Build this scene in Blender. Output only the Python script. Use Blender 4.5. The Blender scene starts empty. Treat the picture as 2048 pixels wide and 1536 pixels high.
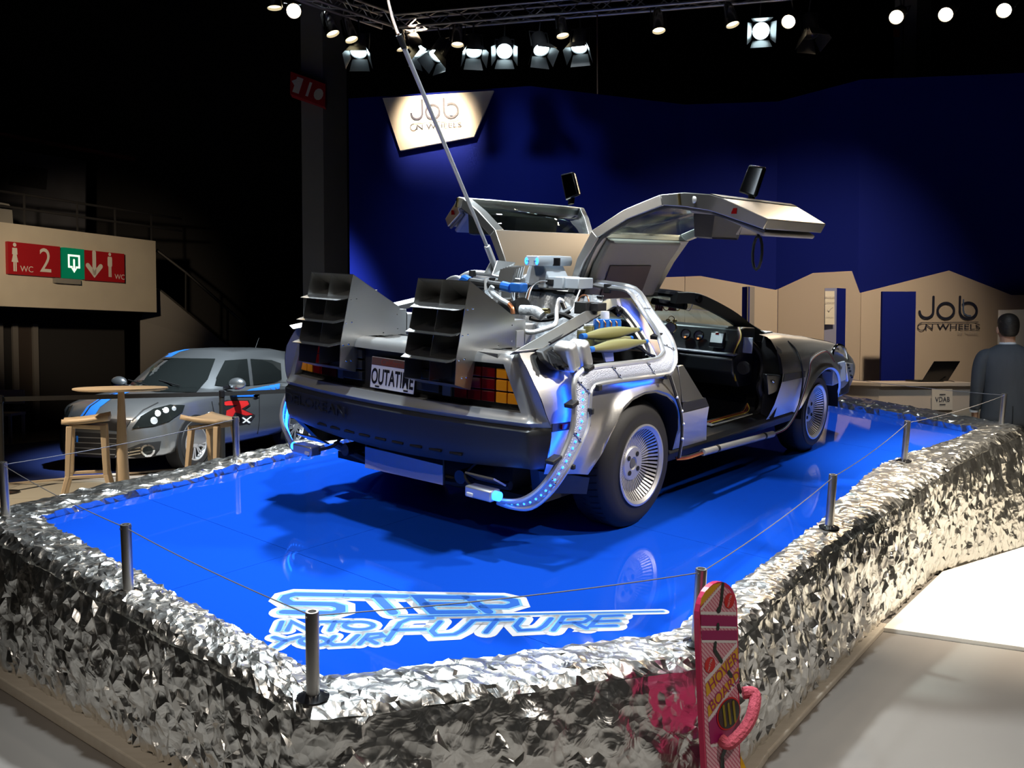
import bpy, bmesh, math, random
from mathutils import Vector, Matrix, Euler
from mathutils.geometry import tessellate_polygon
random.seed(7)
PI = math.pi
scene = bpy.context.scene
COL = scene.collection

# ---------------------------------------------------------------- camera
FPX = 1820.0
PITCH = math.radians(2.35)
HC = 1.55
cam_d = bpy.data.cameras.new('camera')
cam_d.sensor_width = 36.0
cam_d.lens = 36.0 * FPX / 2048.0
cam_d.clip_start = 0.05
cam_d.clip_end = 200
cam = bpy.data.objects.new('camera', cam_d)
COL.objects.link(cam)
cam.location = (0, 0, HC)
cam.rotation_euler = (PI / 2 - PITCH, 0, 0)
scene.camera = cam

# ---------------------------------------------------------------- world, exposure
scene.view_settings.view_transform = 'Standard'
scene.view_settings.look = 'None'
scene.view_settings.gamma = 1.0
scene.view_settings.exposure = 0.0
scene.view_settings.use_curve_mapping = False
world = bpy.data.worlds.new('hall_air')
scene.world = world
world.use_nodes = True
_bg = world.node_tree.nodes['Background']
_bg.inputs[0].default_value = (0.75, 0.82, 1.0, 1)
_bg.inputs[1].default_value = 0.014
scene.cycles.caustics_reflective = False
scene.cycles.caustics_refractive = False
scene.cycles.sample_clamp_indirect = 4.0
scene.cycles.max_bounces = 8

# car / platform frame (x forward, y left, z up) in the hall: the display platform is tilted toward the aisle
PM = Matrix(((0.6311, -0.7753, 0.0235, -0.0533),
             (0.7725, 0.6255, -0.1100, 5.1817),
             (0.0706, 0.0876, 0.9937, 0.7077),
             (0, 0, 0, 1)))
PMI = PM.inverted()
CAMW = Vector((0, 0, HC))

def ray(u, v):
    x = (u - 1024) / FPX
    y = (v - 768) / FPX
    c, s = math.cos(PITCH), math.sin(PITCH)
    return Vector((x, c - y * s, -s - y * c))
def WZ(u, v, z):
    d = ray(u, v)
    return CAMW + d * ((z - HC) / d.z)
def WD(u, v, depth):
    d = ray(u, v)
    return CAMW + d * (depth / d.y)
def _car(u, v, ax, val):
    d = PMI.to_3x3() @ ray(u, v)
    c = PMI @ CAMW
    return c + d * ((val - c[ax]) / d[ax])
def CX(u, v, x): return _car(u, v, 0, x)
def CY(u, v, y): return _car(u, v, 1, y)
def CZ(u, v, z): return _car(u, v, 2, z)

# ---------------------------------------------------------------- lamps
def aim(o, target):
    d = Vector(target) - o.location
    o.rotation_euler = d.to_track_quat('-Z', 'Y').to_euler()
def spot(name, loc, target, power, color, angle=50, blend=0.6, radius=0.10):
    l = bpy.data.lights.new(name, 'SPOT')
    l.energy = power
    l.color = color
    l.spot_size = math.radians(angle)
    l.spot_blend = blend
    l.shadow_soft_size = radius
    o = bpy.data.objects.new(name, l)
    COL.objects.link(o)
    o.location = loc
    aim(o, target)
    return o
COOL = (0.82, 0.93, 1.0)
WARM = (1.0, 0.76, 0.50)
NEUT = (1.0, 0.92, 0.82)
# lamps hanging from the truss rectangle over the booth (near runs above and behind the camera), plus added spots
def PC(x, y, z): return PM @ Vector((x, y, z))
spot('truss_lamp_a', PC(0.9, 1.9, 5.0), PC(0.0, 0, 0.6), 1900, COOL, 66, radius=.16)
spot('truss_lamp_b', PC(-4.2, 0.6, 4.6), PC(-0.8, 0, 0.6), 260, NEUT, 56, radius=.12)
spot('truss_lamp_c', PC(1.6, -4.4, 4.4), PC(-0.45, -0.9, 0.45), 1250, NEUT, 27, .9, radius=.16)
spot('truss_lamp_k', PC(-1.2, -1.0, 5.2), PC(-0.6, -0.5, 0.4), 900, COOL, 60, radius=.16)
spot('truss_lamp_d', (4.9, 5.6, 5.2), (3.75, 5.75, 0.0), 3000, (1.0, .88, .70), 46)
spot('truss_lamp_e', (-1.15, 10.75, 5.35), (-1.02, 12.4, 4.45), 3200, WARM, 40, 1.0)
spot('truss_lamp_f', (4.3, 8.6, 5.2), (3.4, 12.4, 1.2), 800, WARM, 74, 1.0)
spot('truss_lamp_g', (0.2, 9.0, 5.4), (0.1, 12.4, 3.2), 160, COOL, 60, 1.0)
spot('hall_lamp_h', (-2.2, 9.4, 6.4), (-3.7, 12.4, 0.6), 6500, COOL, 43)
spot('hall_lamp_l', (-6.4, 6.4, 5.8), (-4.0, 9.2, 0.8), 2000, WARM, 40)
spot('hall_lamp_i', (-5.6, 9.6, 3.6), (-7.75, 15.9, 2.8), 850, WARM, 34, .8)
spot('truss_lamp_j', (-1.5, -1.0, 5.0), (-1.2, 3.4, 0.2), 110, NEUT, 70)
spot('truss_lamp_m', (3.6, 1.2, 5.0), (1.2, 3.5, 0.2), 420, NEUT, 50)
spot('added_spot_n', (2.2, 4.6, 6.0), (4.5, 8.5, 1.3), 500, COOL, 26)  # unseen spot added to brighten the man's suit
spot('added_spot_o', PC(3.2, -1.6, 5.0), PC(3.3, -1.4, 0.0), 900, COOL, 46, .8, radius=.14)  # unseen spot added to brighten the front half of the platform


# ---------------------------------------------------------------- mesh helpers
class MB:
    def __init__(s):
        s.v = []
        s.f = []
    def add(s, vs, fs):
        n = len(s.v)
        s.v += [tuple(v) for v in vs]
        s.f += [tuple(n + i for i in f) for f in fs]
        return s
    def box(s, c, d, R=None):
        x, y, z = d[0] / 2, d[1] / 2, d[2] / 2
        vs = [Vector((a * x, b * y, e * z)) for a in (-1, 1) for b in (-1, 1) for e in (-1, 1)]
        if R is not None:
            vs = [R @ v for v in vs]
        c = Vector(c)
        return s.add([v + c for v in vs], [(0, 1, 3, 2), (4, 6, 7, 5), (0, 4, 5, 1), (2, 3, 7, 6), (0, 2, 6, 4), (1, 5, 7, 3)])
    def bx(s, x0, x1, y0, y1, z0, z1):
        return s.box(((x0 + x1) / 2, (y0 + y1) / 2, (z0 + z1) / 2), (abs(x1 - x0), abs(y1 - y0), abs(z1 - z0)))
    def poly(s, pts):
        s.add(pts, [tuple(range(len(pts)))])
        return s
    def prism(s, pts, off):
        # closed solid: polygon (any 3D, planar-ish, may be concave) extruded by vector off
        n = len(pts)
        off = Vector(off)
        a = [Vector(p) for p in pts]
        b = [p + off for p in a]
        tris = tessellate_polygon([a])
        fs = [tuple(t) for t in tris] + [tuple(n + i for i in reversed(t)) for t in tris]
        fs += [(i, (i + 1) % n, n + (i + 1) % n, n + i) for i in range(n)]
        return s.add(a + b, fs)
    def tube(s, pts, r, n=8, closed=False, flat=None):
        P = [Vector(p) for p in pts]
        m = len(P)
        rs = r if isinstance(r, (list, tuple)) else [r] * m
        up = None
        rings = []
        for i in range(m):
            if closed:
                t = P[(i + 1) % m] - P[i - 1]
            else:
                t = P[min(i + 1, m - 1)] - P[max(i - 1, 0)]
            if t.length < 1e-9:
                t = Vector((0, 0, 1))
            t.normalize()
            if up is None:
                a = Vector((0, 0, 1)) if abs(t.z) < 0.9 else Vector((1, 0, 0))
                up = (a - t * a.dot(t)).normalized()
            else:
                up = (up - t * up.dot(t))
                if up.length < 1e-6:
                    a = Vector((0, 0, 1)) if abs(t.z) < 0.9 else Vector((1, 0, 0))
                    up = a - t * a.dot(t)
                up.normalize()
            sd = t.cross(up)
            rings.append([P[i] + (up * math.cos(2 * PI * k / n) + sd * math.sin(2 * PI * k / n)) * rs[i] for k in range(n)])
        vs = [v for rg in rings for v in rg]
        fs = []
        for i in range(m if closed else m - 1):
            j = (i + 1) % m
            for k in range(n):
                fs.append((i * n + k, i * n + (k + 1) % n, j * n + (k + 1) % n, j * n + k))
        if not closed:
            fs.append(tuple(reversed(range(n))))
            fs.append(tuple((m - 1) * n + k for k in range(n)))
        return s.add(vs, fs)
    def cyl(s, a, b, r, n=16, r2=None):
        return s.tube([a, b], [r, r if r2 is None else r2], n)
    def lathe(s, prof, n=32, mat=None, closed=False, cap=True):
        # prof: (radius, h) about local z
        vs = []
        m = len(prof)
        for (r, h) in prof:
            for k in range(n):
                a = 2 * PI * k / n
                vs.append(Vector((r * math.cos(a), r * math.sin(a), h)))
        if mat is not None:
            vs = [mat @ v for v in vs]
        fs = []
        for i in range(m if closed else m - 1):
            j = (i + 1) % m
            for k in range(n):
                fs.append((i * n + k, i * n + (k + 1) % n, j * n + (k + 1) % n, j * n + k))
        if not closed and cap:
            if prof[0][0] > 1e-6:
                fs.append(tuple(reversed(range(n))))
            if prof[-1][0] > 1e-6:
                fs.append(tuple((m - 1) * n + k for k in range(n)))
        return s.add(vs, fs)
    def grid(s, rows, close_u=False):
        m = len(rows)
        n = len(rows[0])
        fs = []
        for i in range(m - 1):
            for j in range(n if close_u else n - 1):
                k = (j + 1) % n
                fs.append((i * n + j, i * n + k, (i + 1) * n + k, (i + 1) * n + j))
        return s.add([p for r in rows for p in r], fs)
    def loft(s, rings):
        # closed rings, capped
        n = len(rings[0])
        s.grid(rings, close_u=True)
        base = len(s.v) - n * len(rings)
        s.f.append(tuple(base + k for k in reversed(range(n))))
        s.f.append(tuple(len(s.v) - n + k for k in range(n)))
        return s
    def ball(s, c, r, nu=12, nv=8):
        c = Vector(c)
        rr = r if isinstance(r, (list, tuple, Vector)) else (r, r, r)
        rings = []
        for i in range(nv + 1):
            t = PI * i / nv
            st = max(math.sin(t), 1e-3)
            rings.append([c + Vector((rr[0] * st * math.cos(2 * PI * k / nu), rr[1] * st * math.sin(2 * PI * k / nu), rr[2] * math.cos(t))) for k in range(nu)])
        return s.loft(rings)
    def xf(s, mat):
        s.v = [tuple(mat @ Vector(v)) for v in s.v]
        return s
    def mirror_y(s):
        s.v = [(a, -b, c) for (a, b, c) in s.v]
        s.f = [tuple(reversed(f)) for f in s.f]
        return s
    def build(s, name, mat, parent=None, smooth=35, bevel=0, solid=0, kind=None, label=None, subdiv=0):
        me = bpy.data.meshes.new(name)
        me.from_pydata(s.v, [], s.f)
        me.validate()
        bm = bmesh.new()
        bm.from_mesh(me)
        bmesh.ops.recalc_face_normals(bm, faces=bm.faces)
        bm.to_mesh(me)
        bm.free()
        if smooth:
            for p in me.polygons:
                p.use_smooth = True
            me.set_sharp_from_angle(angle=math.radians(smooth))
        me.materials.append(mat)
        o = bpy.data.objects.new(name, me)
        COL.objects.link(o)
        if parent is not None:
            o.parent = parent
        if solid:
            md = o.modifiers.new('solid', 'SOLIDIFY')
            md.thickness = solid
            md.offset = 0
        if bevel:
            md = o.modifiers.new('bevel', 'BEVEL')
            md.width = bevel
            md.segments = 2
            md.limit_method = 'ANGLE'
            md.angle_limit = math.radians(40)
        if subdiv:
            md = o.modifiers.new('sub', 'SUBSURF')
            md.levels = subdiv
            md.render_levels = subdiv
        if kind:
            o['kind'] = kind
        if label:
            o['label'] = label
        return o

def empty(name, loc=(0, 0, 0), rz=0, mat=None):
    o = bpy.data.objects.new(name, None)
    o.empty_display_size = 0.1
    COL.objects.link(o)
    if mat is not None:
        o.matrix_world = mat
    else:
        o.location = loc
        o.rotation_euler = (0, 0, rz)
    return o
def tag(o, label=None, cat=None, group=None, kind=None):
    if label: o['label'] = label
    if cat: o['category'] = cat
    if group: o['group'] = group
    if kind: o['kind'] = kind
    return o
def copy_tree(o, parent=None):
    c = o.copy()
    COL.objects.link(c)
    if parent is not None:
        c.parent = parent
    for ch in [k for k in o.children]:
        copy_tree(ch, c)
    return c
def arc(c, r, a0, a1, n, f):
    return [f(c[0] + r * math.cos(a0 + (a1 - a0) * i / n), c[1] + r * math.sin(a0 + (a1 - a0) * i / n)) for i in range(n + 1)]
def smooth_path(pts, k=6):
    # Catmull-Rom through pts
    P = [Vector(p) for p in pts]
    out = []
    m = len(P)
    for i in range(m - 1):
        p0, p1, p2, p3 = P[max(i - 1, 0)], P[i], P[i + 1], P[min(i + 2, m - 1)]
        for j in range(k):
            t = j / k
            out.append(0.5 * ((2 * p1) + (p2 - p0) * t + (2 * p0 - 5 * p1 + 4 * p2 - p3) * t * t + (3 * p1 - p0 - 3 * p2 + p3) * t ** 3))
    out.append(P[-1])
    return out
def interp(tab, x):
    if x <= tab[0][0]: return tab[0][1]
    for (a, b), (c, d) in zip(tab, tab[1:]):
        if x <= c:
            return b + (d - b) * (x - a) / (c - a)
    return tab[-1][1]
def sstep(x):
    x = max(0, min(1, x))
    return x * x * (3 - 2 * x)

# flat lettering ------------------------------------------------------
def text_mb(body, size=1.0, xscale=1.0, shear=0.0, depth=0.0, offset=0.0, align='CENTER'):
    cu = bpy.data.curves.new('lettering', 'FONT')
    cu.body = body
    cu.size = size
    cu.shear = shear
    cu.extrude = depth
    cu.offset = offset
    cu.align_x = align
    cu.align_y = 'CENTER'
    cu.resolution_u = 4
    o = bpy.data.objects.new('lettering', cu)
    COL.objects.link(o)
    dg = bpy.context.evaluated_depsgraph_get()
    me = bpy.data.meshes.new_from_object(o.evaluated_get(dg))
    mb = MB()
    mb.add([(v.co.x * xscale, v.co.y, v.co.z) for v in me.vertices], [tuple(p.vertices) for p in me.polygons])
    bpy.data.objects.remove(o)
    bpy.data.curves.remove(cu)
    bpy.data.meshes.remove(me)
    return mb
def frame(o, ex, ey):
    # 4x4: local x->ex, y->ey, z->ex x ey
    ex = Vector(ex).normalized()
    ey = Vector(ey)
    ey = (ey - ex * ey.dot(ex)).normalized()
    ez = ex.cross(ey)
    return Matrix(((ex.x, ey.x, ez.x, o[0]), (ex.y, ey.y, ez.y, o[1]), (ex.z, ey.z, ez.z, o[2]), (0, 0, 0, 1)))
def ribbon(mb, pts, w, z=0.0, closed=False):
    # flat mitred stroke of width w through 2D pts, rounded ends
    P = [Vector((p[0], p[1])) for p in pts]
    m = len(P)
    L, R = [], []
    for i in range(m):
        if closed:
            a = (P[i] - P[i - 1]).normalized(); b = (P[(i + 1) % m] - P[i]).normalized()
        else:
            a = (P[i] - P[i - 1]).normalized() if i > 0 else (P[1] - P[0]).normalized()
            b = (P[i + 1] - P[i]).normalized() if i < m - 1 else a
        na, nb = Vector((-a.y, a.x)), Vector((-b.y, b.x))
        n = (na + nb)
        if n.length < 1e-6: n = na
        n.normalize()
        k = 1 / max(0.5, n.dot(na))
        L.append(P[i] + n * (w / 2 * k)); R.append(P[i] - n * (w / 2 * k))
    vs = [(p.x, p.y, z) for p in L] + [(p.x, p.y, z) for p in R]
    fs = [(i, i + 1 if i + 1 < m else 0, m + (i + 1) % m, m + i) for i in range(m if closed else m - 1)]
    mb.add(vs, fs)
    if not closed:
        for e, d in ((P[0], (P[0] - P[1]).normalized()), (P[-1], (P[-1] - P[-2]).normalized())):
            a0 = math.atan2(d.y, d.x)
            mb.poly([(e.x + w / 2 * math.cos(a0 - PI / 2 + PI * k / 8), e.y + w / 2 * math.sin(a0 - PI / 2 + PI * k / 8), z) for k in range(9)])
    return mb

# ---------------------------------------------------------------- materials
def mat(name, col, rough=0.5, metal=0.0, spec=0.5, emit=None, estr=0.0, trans=0.0, ior=1.45, coat=0.0, bump=None, alpha=1.0, var=None, aniso=0.0):
    m = bpy.data.materials.new(name)
    m.use_nodes = True
    nt = m.node_tree
    b = nt.nodes['Principled BSDF']
    b.inputs['Base Color'].default_value = (*col, 1)
    b.inputs['Roughness'].default_value = rough
    b.inputs['Metallic'].default_value = metal
    b.inputs['Specular IOR Level'].default_value = spec
    b.inputs['IOR'].default_value = ior
    b.inputs['Transmission Weight'].default_value = trans
    b.inputs['Coat Weight'].default_value = coat
    b.inputs['Coat Roughness'].default_value = 0.05
    b.inputs['Alpha'].default_value = alpha
    if aniso:
        b.inputs['Anisotropic'].default_value = aniso
    if emit:
        b.inputs['Emission Color'].default_value = (*emit, 1)
        b.inputs['Emission Strength'].default_value = estr
    if bump or var:
        tc = nt.nodes.new('ShaderNodeTexCoord')
        mp = nt.nodes.new('ShaderNodeMapping')
        nt.links.new(tc.outputs['Object'], mp.inputs[0])
    if bump:
        # (kind, scale xyz, strength, distance)
        kind, sc, st, di = bump
        mp.inputs['Scale'].default_value = sc
        if kind == 'noise':
            tx = nt.nodes.new('ShaderNodeTexNoise'); tx.inputs['Scale'].default_value = 1; tx.inputs['Detail'].default_value = 4
            out = tx.outputs[0]
        else:
            tx = nt.nodes.new('ShaderNodeTexVoronoi'); tx.inputs['Scale'].default_value = 1
            out = tx.outputs['Distance']
        nt.links.new(mp.outputs[0], tx.inputs[0])
        bp = nt.nodes.new('ShaderNodeBump')
        bp.inputs['Strength'].default_value = st
        bp.inputs['Distance'].default_value = di
        nt.links.new(out, bp.inputs['Height'])
        nt.links.new(bp.outputs[0], b.inputs['Normal'])
    if var:
        # (scale, colour b, contrast)  noise colour variation
        sc, c2, amt = var
        mp2 = nt.nodes.new('ShaderNodeMapping')
        nt.links.new(tc.outputs['Object'], mp2.inputs[0])
        mp2.inputs['Scale'].default_value = sc if isinstance(sc, tuple) else (sc, sc, sc)
        nz = nt.nodes.new('ShaderNodeTexNoise'); nz.inputs['Scale'].default_value = 1; nz.inputs['Detail'].default_value = 5
        nt.links.new(mp2.outputs[0], nz.inputs[0])
        rp = nt.nodes.new('ShaderNodeValToRGB')
        rp.color_ramp.elements[0].position = 0.5 - amt / 2
        rp.color_ramp.elements[1].position = 0.5 + amt / 2
        rp.color_ramp.elements[0].color = (*col, 1)
        rp.color_ramp.elements[1].color = (*c2, 1)
        nt.links.new(nz.outputs[0], rp.inputs[0])
        nt.links.new(rp.outputs[0], b.inputs['Base Color'])
    return m

MT = {}
MT['steel'] = mat('brushed_steel', (0.60, 0.59, 0.57), 0.37, 1.0, bump=('noise', (6, 60, 260), 0.10, 0.002))
MT['steel_roof'] = mat('brushed_steel_roof', (0.56, 0.54, 0.51), 0.42, 1.0, bump=('noise', (6, 260, 60), 0.10, 0.002))
MT['sheet'] = mat('sheet_aluminium', (0.62, 0.62, 0.61), 0.30, 1.0, bump=('noise', (9, 9, 9), 0.06, 0.01))
MT['alu'] = mat('aluminium', (0.76, 0.78, 0.80), 0.42, 0.9)
MT['chrome'] = mat('chrome', (0.85, 0.86, 0.88), 0.07, 1.0)
MT['greyplast'] = mat('silver_grey_fascia', (0.27, 0.275, 0.28), 0.34, 0.30, coat=0.3)
MT['bumper'] = mat('dark_bumper', (0.016, 0.017, 0.019), 0.40, 0.0, spec=0.6)
MT['black'] = mat('black_rubber', (0.012, 0.012, 0.013), 0.55)
MT['blackgloss'] = mat('black_gloss', (0.010, 0.010, 0.012), 0.18)
MT['tyre'] = mat('tyre_rubber', (0.016, 0.015, 0.015), 0.62, bump=('noise', (40, 40, 40), 0.1, 0.003))
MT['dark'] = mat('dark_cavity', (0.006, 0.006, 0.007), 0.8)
MT['rim'] = mat('alloy_rim', (0.74, 0.73, 0.72), 0.42, 0.85)
MT['amber'] = mat('amber_lens', (0.85, 0.30, 0.01), 0.22, bump=('noise', (20, 400, 20), 0.3, 0.002))
MT['redlens'] = mat('red_lens', (0.13, 0.003, 0.004), 0.2)  # red darkened to hold the shade cast by the vent boxes
MT['grey'] = mat('grey_paint', (0.42, 0.46, 0.52), 0.4)
MT['palegrey'] = mat('pale_grey_paint', (0.60, 0.66, 0.72), 0.38)
MT['silverfoil'] = mat('silver_quilt', (0.62, 0.67, 0.72), 0.40, 0.35, bump=('noise', (14, 14, 14), 0.7, 0.03))
MT['blueplast'] = mat('blue_plastic', (0.02, 0.14, 0.55), 0.3)
MT['olive'] = mat('olive_paint', (0.20, 0.19, 0.075), 0.5)
MT['brass'] = mat('brass', (0.72, 0.58, 0.28), 0.2, 1.0)
MT['copper'] = mat('copper', (0.75, 0.30, 0.14), 0.3, 1.0)
MT['white'] = mat('white_paint', (0.80, 0.80, 0.80), 0.5)
MT['led'] = mat('blue_led', (0.05, 0.2, 1.0), 0.4, emit=(0.02, 0.16, 1.0), estr=6.0)
MT['ledsoft'] = mat('blue_led_strip', (0.05, 0.2, 1.0), 0.4, emit=(0.005, 0.09, 1.0), estr=22.0)
MT['wireorange'] = mat('orange_wire', (0.28, 0.09, 0.015), 0.5)
MT['wirered'] = mat('red_wire', (0.16, 0.012, 0.012), 0.5)
MT['wireyellow'] = mat('yellow_wire', (0.40, 0.28, 0.03), 0.5)
MT['beige'] = mat('beige_vinyl', (0.50, 0.47, 0.42), 0.5)
MT['greyvinyl'] = mat('grey_vinyl', (0.10, 0.10, 0.10), 0.5)
MT['glass'] = mat('tinted_glass', (0.75, 0.8, 0.78), 0.02, trans=1.0, ior=1.02, spec=0.9)
def thin_glass(name, tint, rough=0.02):
    m = bpy.data.materials.new(name); m.use_nodes = True
    nt = m.node_tree; nt.nodes.clear()
    o = nt.nodes.new('ShaderNodeOutputMaterial')
    mx = nt.nodes.new('ShaderNodeMixShader'); lw = nt.nodes.new('ShaderNodeLayerWeight'); pw = nt.nodes.new('ShaderNodeMath'); pw.operation = 'POWER'; pw.inputs[1].default_value = 5
    fr = nt.nodes.new('ShaderNodeMath'); fr.operation = 'MULTIPLY_ADD'; fr.inputs[1].default_value = .92; fr.inputs[2].default_value = .05; lw.inputs[0].default_value = .5
    nt.links.new(lw.outputs['Facing'], pw.inputs[0]); nt.links.new(pw.outputs[0], fr.inputs[0])
    t = nt.nodes.new('ShaderNodeBsdfTransparent'); t.inputs[0].default_value = (*tint, 1)
    g = nt.nodes.new('ShaderNodeBsdfGlossy'); g.inputs['Roughness'].default_value = rough
    nt.links.new(fr.outputs[0], mx.inputs[0]); nt.links.new(t.outputs[0], mx.inputs[1]); nt.links.new(g.outputs[0], mx.inputs[2]); nt.links.new(mx.outputs[0], o.inputs[0])
    return m
MT['thin'] = thin_glass('window_glass', (0.80, 0.86, 0.84))
MT['thindark'] = thin_glass('dark_window_glass', (0.10, 0.11, 0.12))
# ================================================================ SETTING
from mathutils import noise as MN
MT['floor'] = mat('hall_floor', (0.20, 0.175, 0.155), 0.55, var=(1.5, (0.23, 0.205, 0.18), 0.6))
MT['floorwhite'] = mat('white_floor', (0.82, 0.78, 0.70), 0.5)
MT['tile'] = mat('pale_floor_tile', (0.42, 0.42, 0.38), 0.45)
MT['carpetblue'] = mat('blue_carpet', (0.004, 0.018, 0.12), 0.9)
MT['wood'] = mat('pale_wood', (0.55, 0.47, 0.37), 0.5, var=((2, 30, 30), (0.62, 0.54, 0.44), 0.5))
MT['concrete'] = mat('dim_concrete', (0.22, 0.22, 0.21), 0.9, var=(1.2, (0.27, 0.265, 0.25), 0.5))
MT['darkwall'] = mat('dark_wall', (0.022, 0.022, 0.024), 0.95)
MT['boothblue'] = mat('booth_blue', (0.004, 0.012, 0.20), 0.8, spec=0.15)
MT['boothwhite'] = mat('booth_white', (0.60, 0.53, 0.47), 0.7)
MT['band'] = mat('cream_render', (0.62, 0.58, 0.48), 0.9, var=(3, (0.56, 0.52, 0.44), 0.6))
MT['floorgloss'] = mat('glossy_blue_panel', (0.006, 0.072, 0.58), 0.035, spec=0.28, bump=('noise', (1.2, 1.2, 1.2), 0.02, 0.01))

# ---- hall floor
mb = MB(); mb.bx(-16, 16, -4, 24, -0.10, 0.0)
floor = mb.build('floor', MT['floor'], smooth=0); tag(floor, kind='structure')
# ---- pale tiles behind the platform on the left
tiles = empty('floor_tiling', (0, 0, 0)); tag(tiles, 'pale square floor tiles between the platform and the blue carpet', 'tiling')
me_t = None
ang = math.radians(8)
Rz = Matrix.Rotation(ang, 3, 'Z')
for i in range(5):
    for j in range(4):
        c = Vector((-8.6 + i * 1.22, 6.2 + j * 1.22, 0.006))
        mb = MB(); mb.box((0, 0, 0), (1.212, 1.212, 0.012))
        if me_t is None:
            t = mb.build('floor_tile', MT['tile'], tiles, smooth=0); me_t = t.data
        else:
            t = bpy.data.objects.new('floor_tile', me_t); COL.objects.link(t); t.parent = tiles
        p = Rz @ (c - Vector((-4.5, 10.6, 0))) + Vector((-4.5, 10.6, 0)); t.location = p; t.rotation_euler = (0, 0, ang)
mb = MB()
cp = [WZ(-60, 972, 0.013), WZ(250, 948, 0.013), WZ(420, 930, 0.013), Vector((-2.2, 13.0, 0.013)), Vector((-2.8, 17.4, 0.013)), Vector((-6.0, 17.2, 0.013)), Vector((-8.4, 13.2, 0.013)), Vector((-8.6, 10.9, 0.013))]
mb.prism(cp, (0, 0, 0.012))
tag(mb.build('carpet', MT['carpetblue'], smooth=0), 'dark blue carpet under the silver hatchback', 'carpet')
mb = MB(); a, b = WZ(-60, 975, 0.012), WZ(420, 932, 0.012); d = (b - a).normalized(); nrm = Vector((-d.y, d.x, 0))
mb.prism([a, b, b - nrm * 0.09, a - nrm * 0.09], (0, 0, 0.016))
tag(mb.build('trim_3', MT['wood'], smooth=0), kind='structure')
# ---- white raised floor panel on the right
mb = MB()
mb.prism([WZ(1757, 1262, 0), WZ(2048, 1303, 0), Vector((4.6, 3.9, 0)), Vector((8.5, 6.5, 0)), Vector((8.5, 9.0, 0)), Vector((4.75, 7.75, 0)), Vector((4.06, 7.02, 0)), Vector((2.93, 6.14, 0)), Vector((2.08, 4.98, 0))], (0, 0, 0.022))
tag(mb.build('floor_panel', MT['floorwhite'], smooth=0, bevel=0.004), 'white raised floor sheet beside the right side of the platform', 'floor sheet')
# ---- battens at the foot of the platform
def batten(name, pts, w, h):
    m_ = MB()
    for a, b in zip(pts, pts[1:]):
        a, b = Vector(a), Vector(b); d = (b - a).normalized(); n_ = Vector((d.y, -d.x, 0))
        m_.prism([a, b, b + n_ * w, a + n_ * w], (0, 0, h))
    return tag(m_.build(name, MT['wood'], smooth=0, bevel=0.006), kind='structure')
batten('trim_1', [(-4.2, 5.86, 0), (-2.56, 4.44, 0), (-1.22, 3.28, 0), (-0.50, 2.62, 0)], 0.13, 0.055)
batten('trim_2', [(0.66, 3.00, 0), (0.90, 3.40, 0), (2.00, 4.99, 0)], 0.075, 0.03)

# ---- hall shell
mb = MB(); mb.bx(-16, 16, 21.0, 21.3, 0, 10); tag(mb.build('wall_far', MT['darkwall'], smooth=0), kind='structure')
mb = MB(); mb.bx(-16.3, -16, -4, 21.3, 0, 10); tag(mb.build('wall_left', MT['darkwall'], smooth=0), kind='structure')
mb = MB(); mb.bx(16, 16.3, -4, 21.3, 0, 10); tag(mb.build('wall_right', MT['darkwall'], smooth=0), kind='structure')
mb = MB(); mb.bx(-16.3, 16.3, -4.3, -4, 0, 10); tag(mb.build('wall_near', MT['darkwall'], smooth=0), kind='structure')
mb = MB(); mb.bx(-16.3, 16.3, -4.3, 21.3, 10, 10.2); tag(mb.build('ceiling', MT['darkwall'], smooth=0), kind='structure')

# ---- concrete columns
def column(u0, u1, um, depth, label):
    a, b, c = WD(u0, 693, depth), WD(um, 693, depth - 0.02), WD(u1, 693, depth + 0.45)
    r = empty('concrete_column', (b.x, b.y, 0)); tag(r, label, 'column')
    m_ = MB(); P = [Vector((p.x, p.y, 0)) - Vector((b.x, b.y, 0)) for p in (a, b, c)]
    P.append(P[0] + P[2])
    m_.prism(P, (0, 0, 9.9)); m_.build('shaft', MT['concrete'], r, smooth=0)
    return r
c1 = column(607, 697, 650, 14.2, 'tall grey concrete column behind the blue booth wall, left of the slanted logo panel')
c2 = column(1778, 1850, 1822, 14.5, 'grey column rising above the right end of the blue wall')
# joint and small orange sticker on the right column
q = WD(1793, 66, 14.42); m_ = MB(); m_.box((0, 0, 0), (0.10, 0.01, 0.13))
s_ = m_.build('sticker', mat('orange_sticker', (0.5, 0.12, 0.02), 0.6), c2, smooth=0); s_.location = q - c2.location
q = WD(1806, 100, 14.44); m_ = MB(); m_.box((0, 0, 0), (0.012, 0.012, 3.0))
s_ = m_.build('conduit', MT['darkwall'], c2, smooth=0); s_.location = q - c2.location

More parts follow.
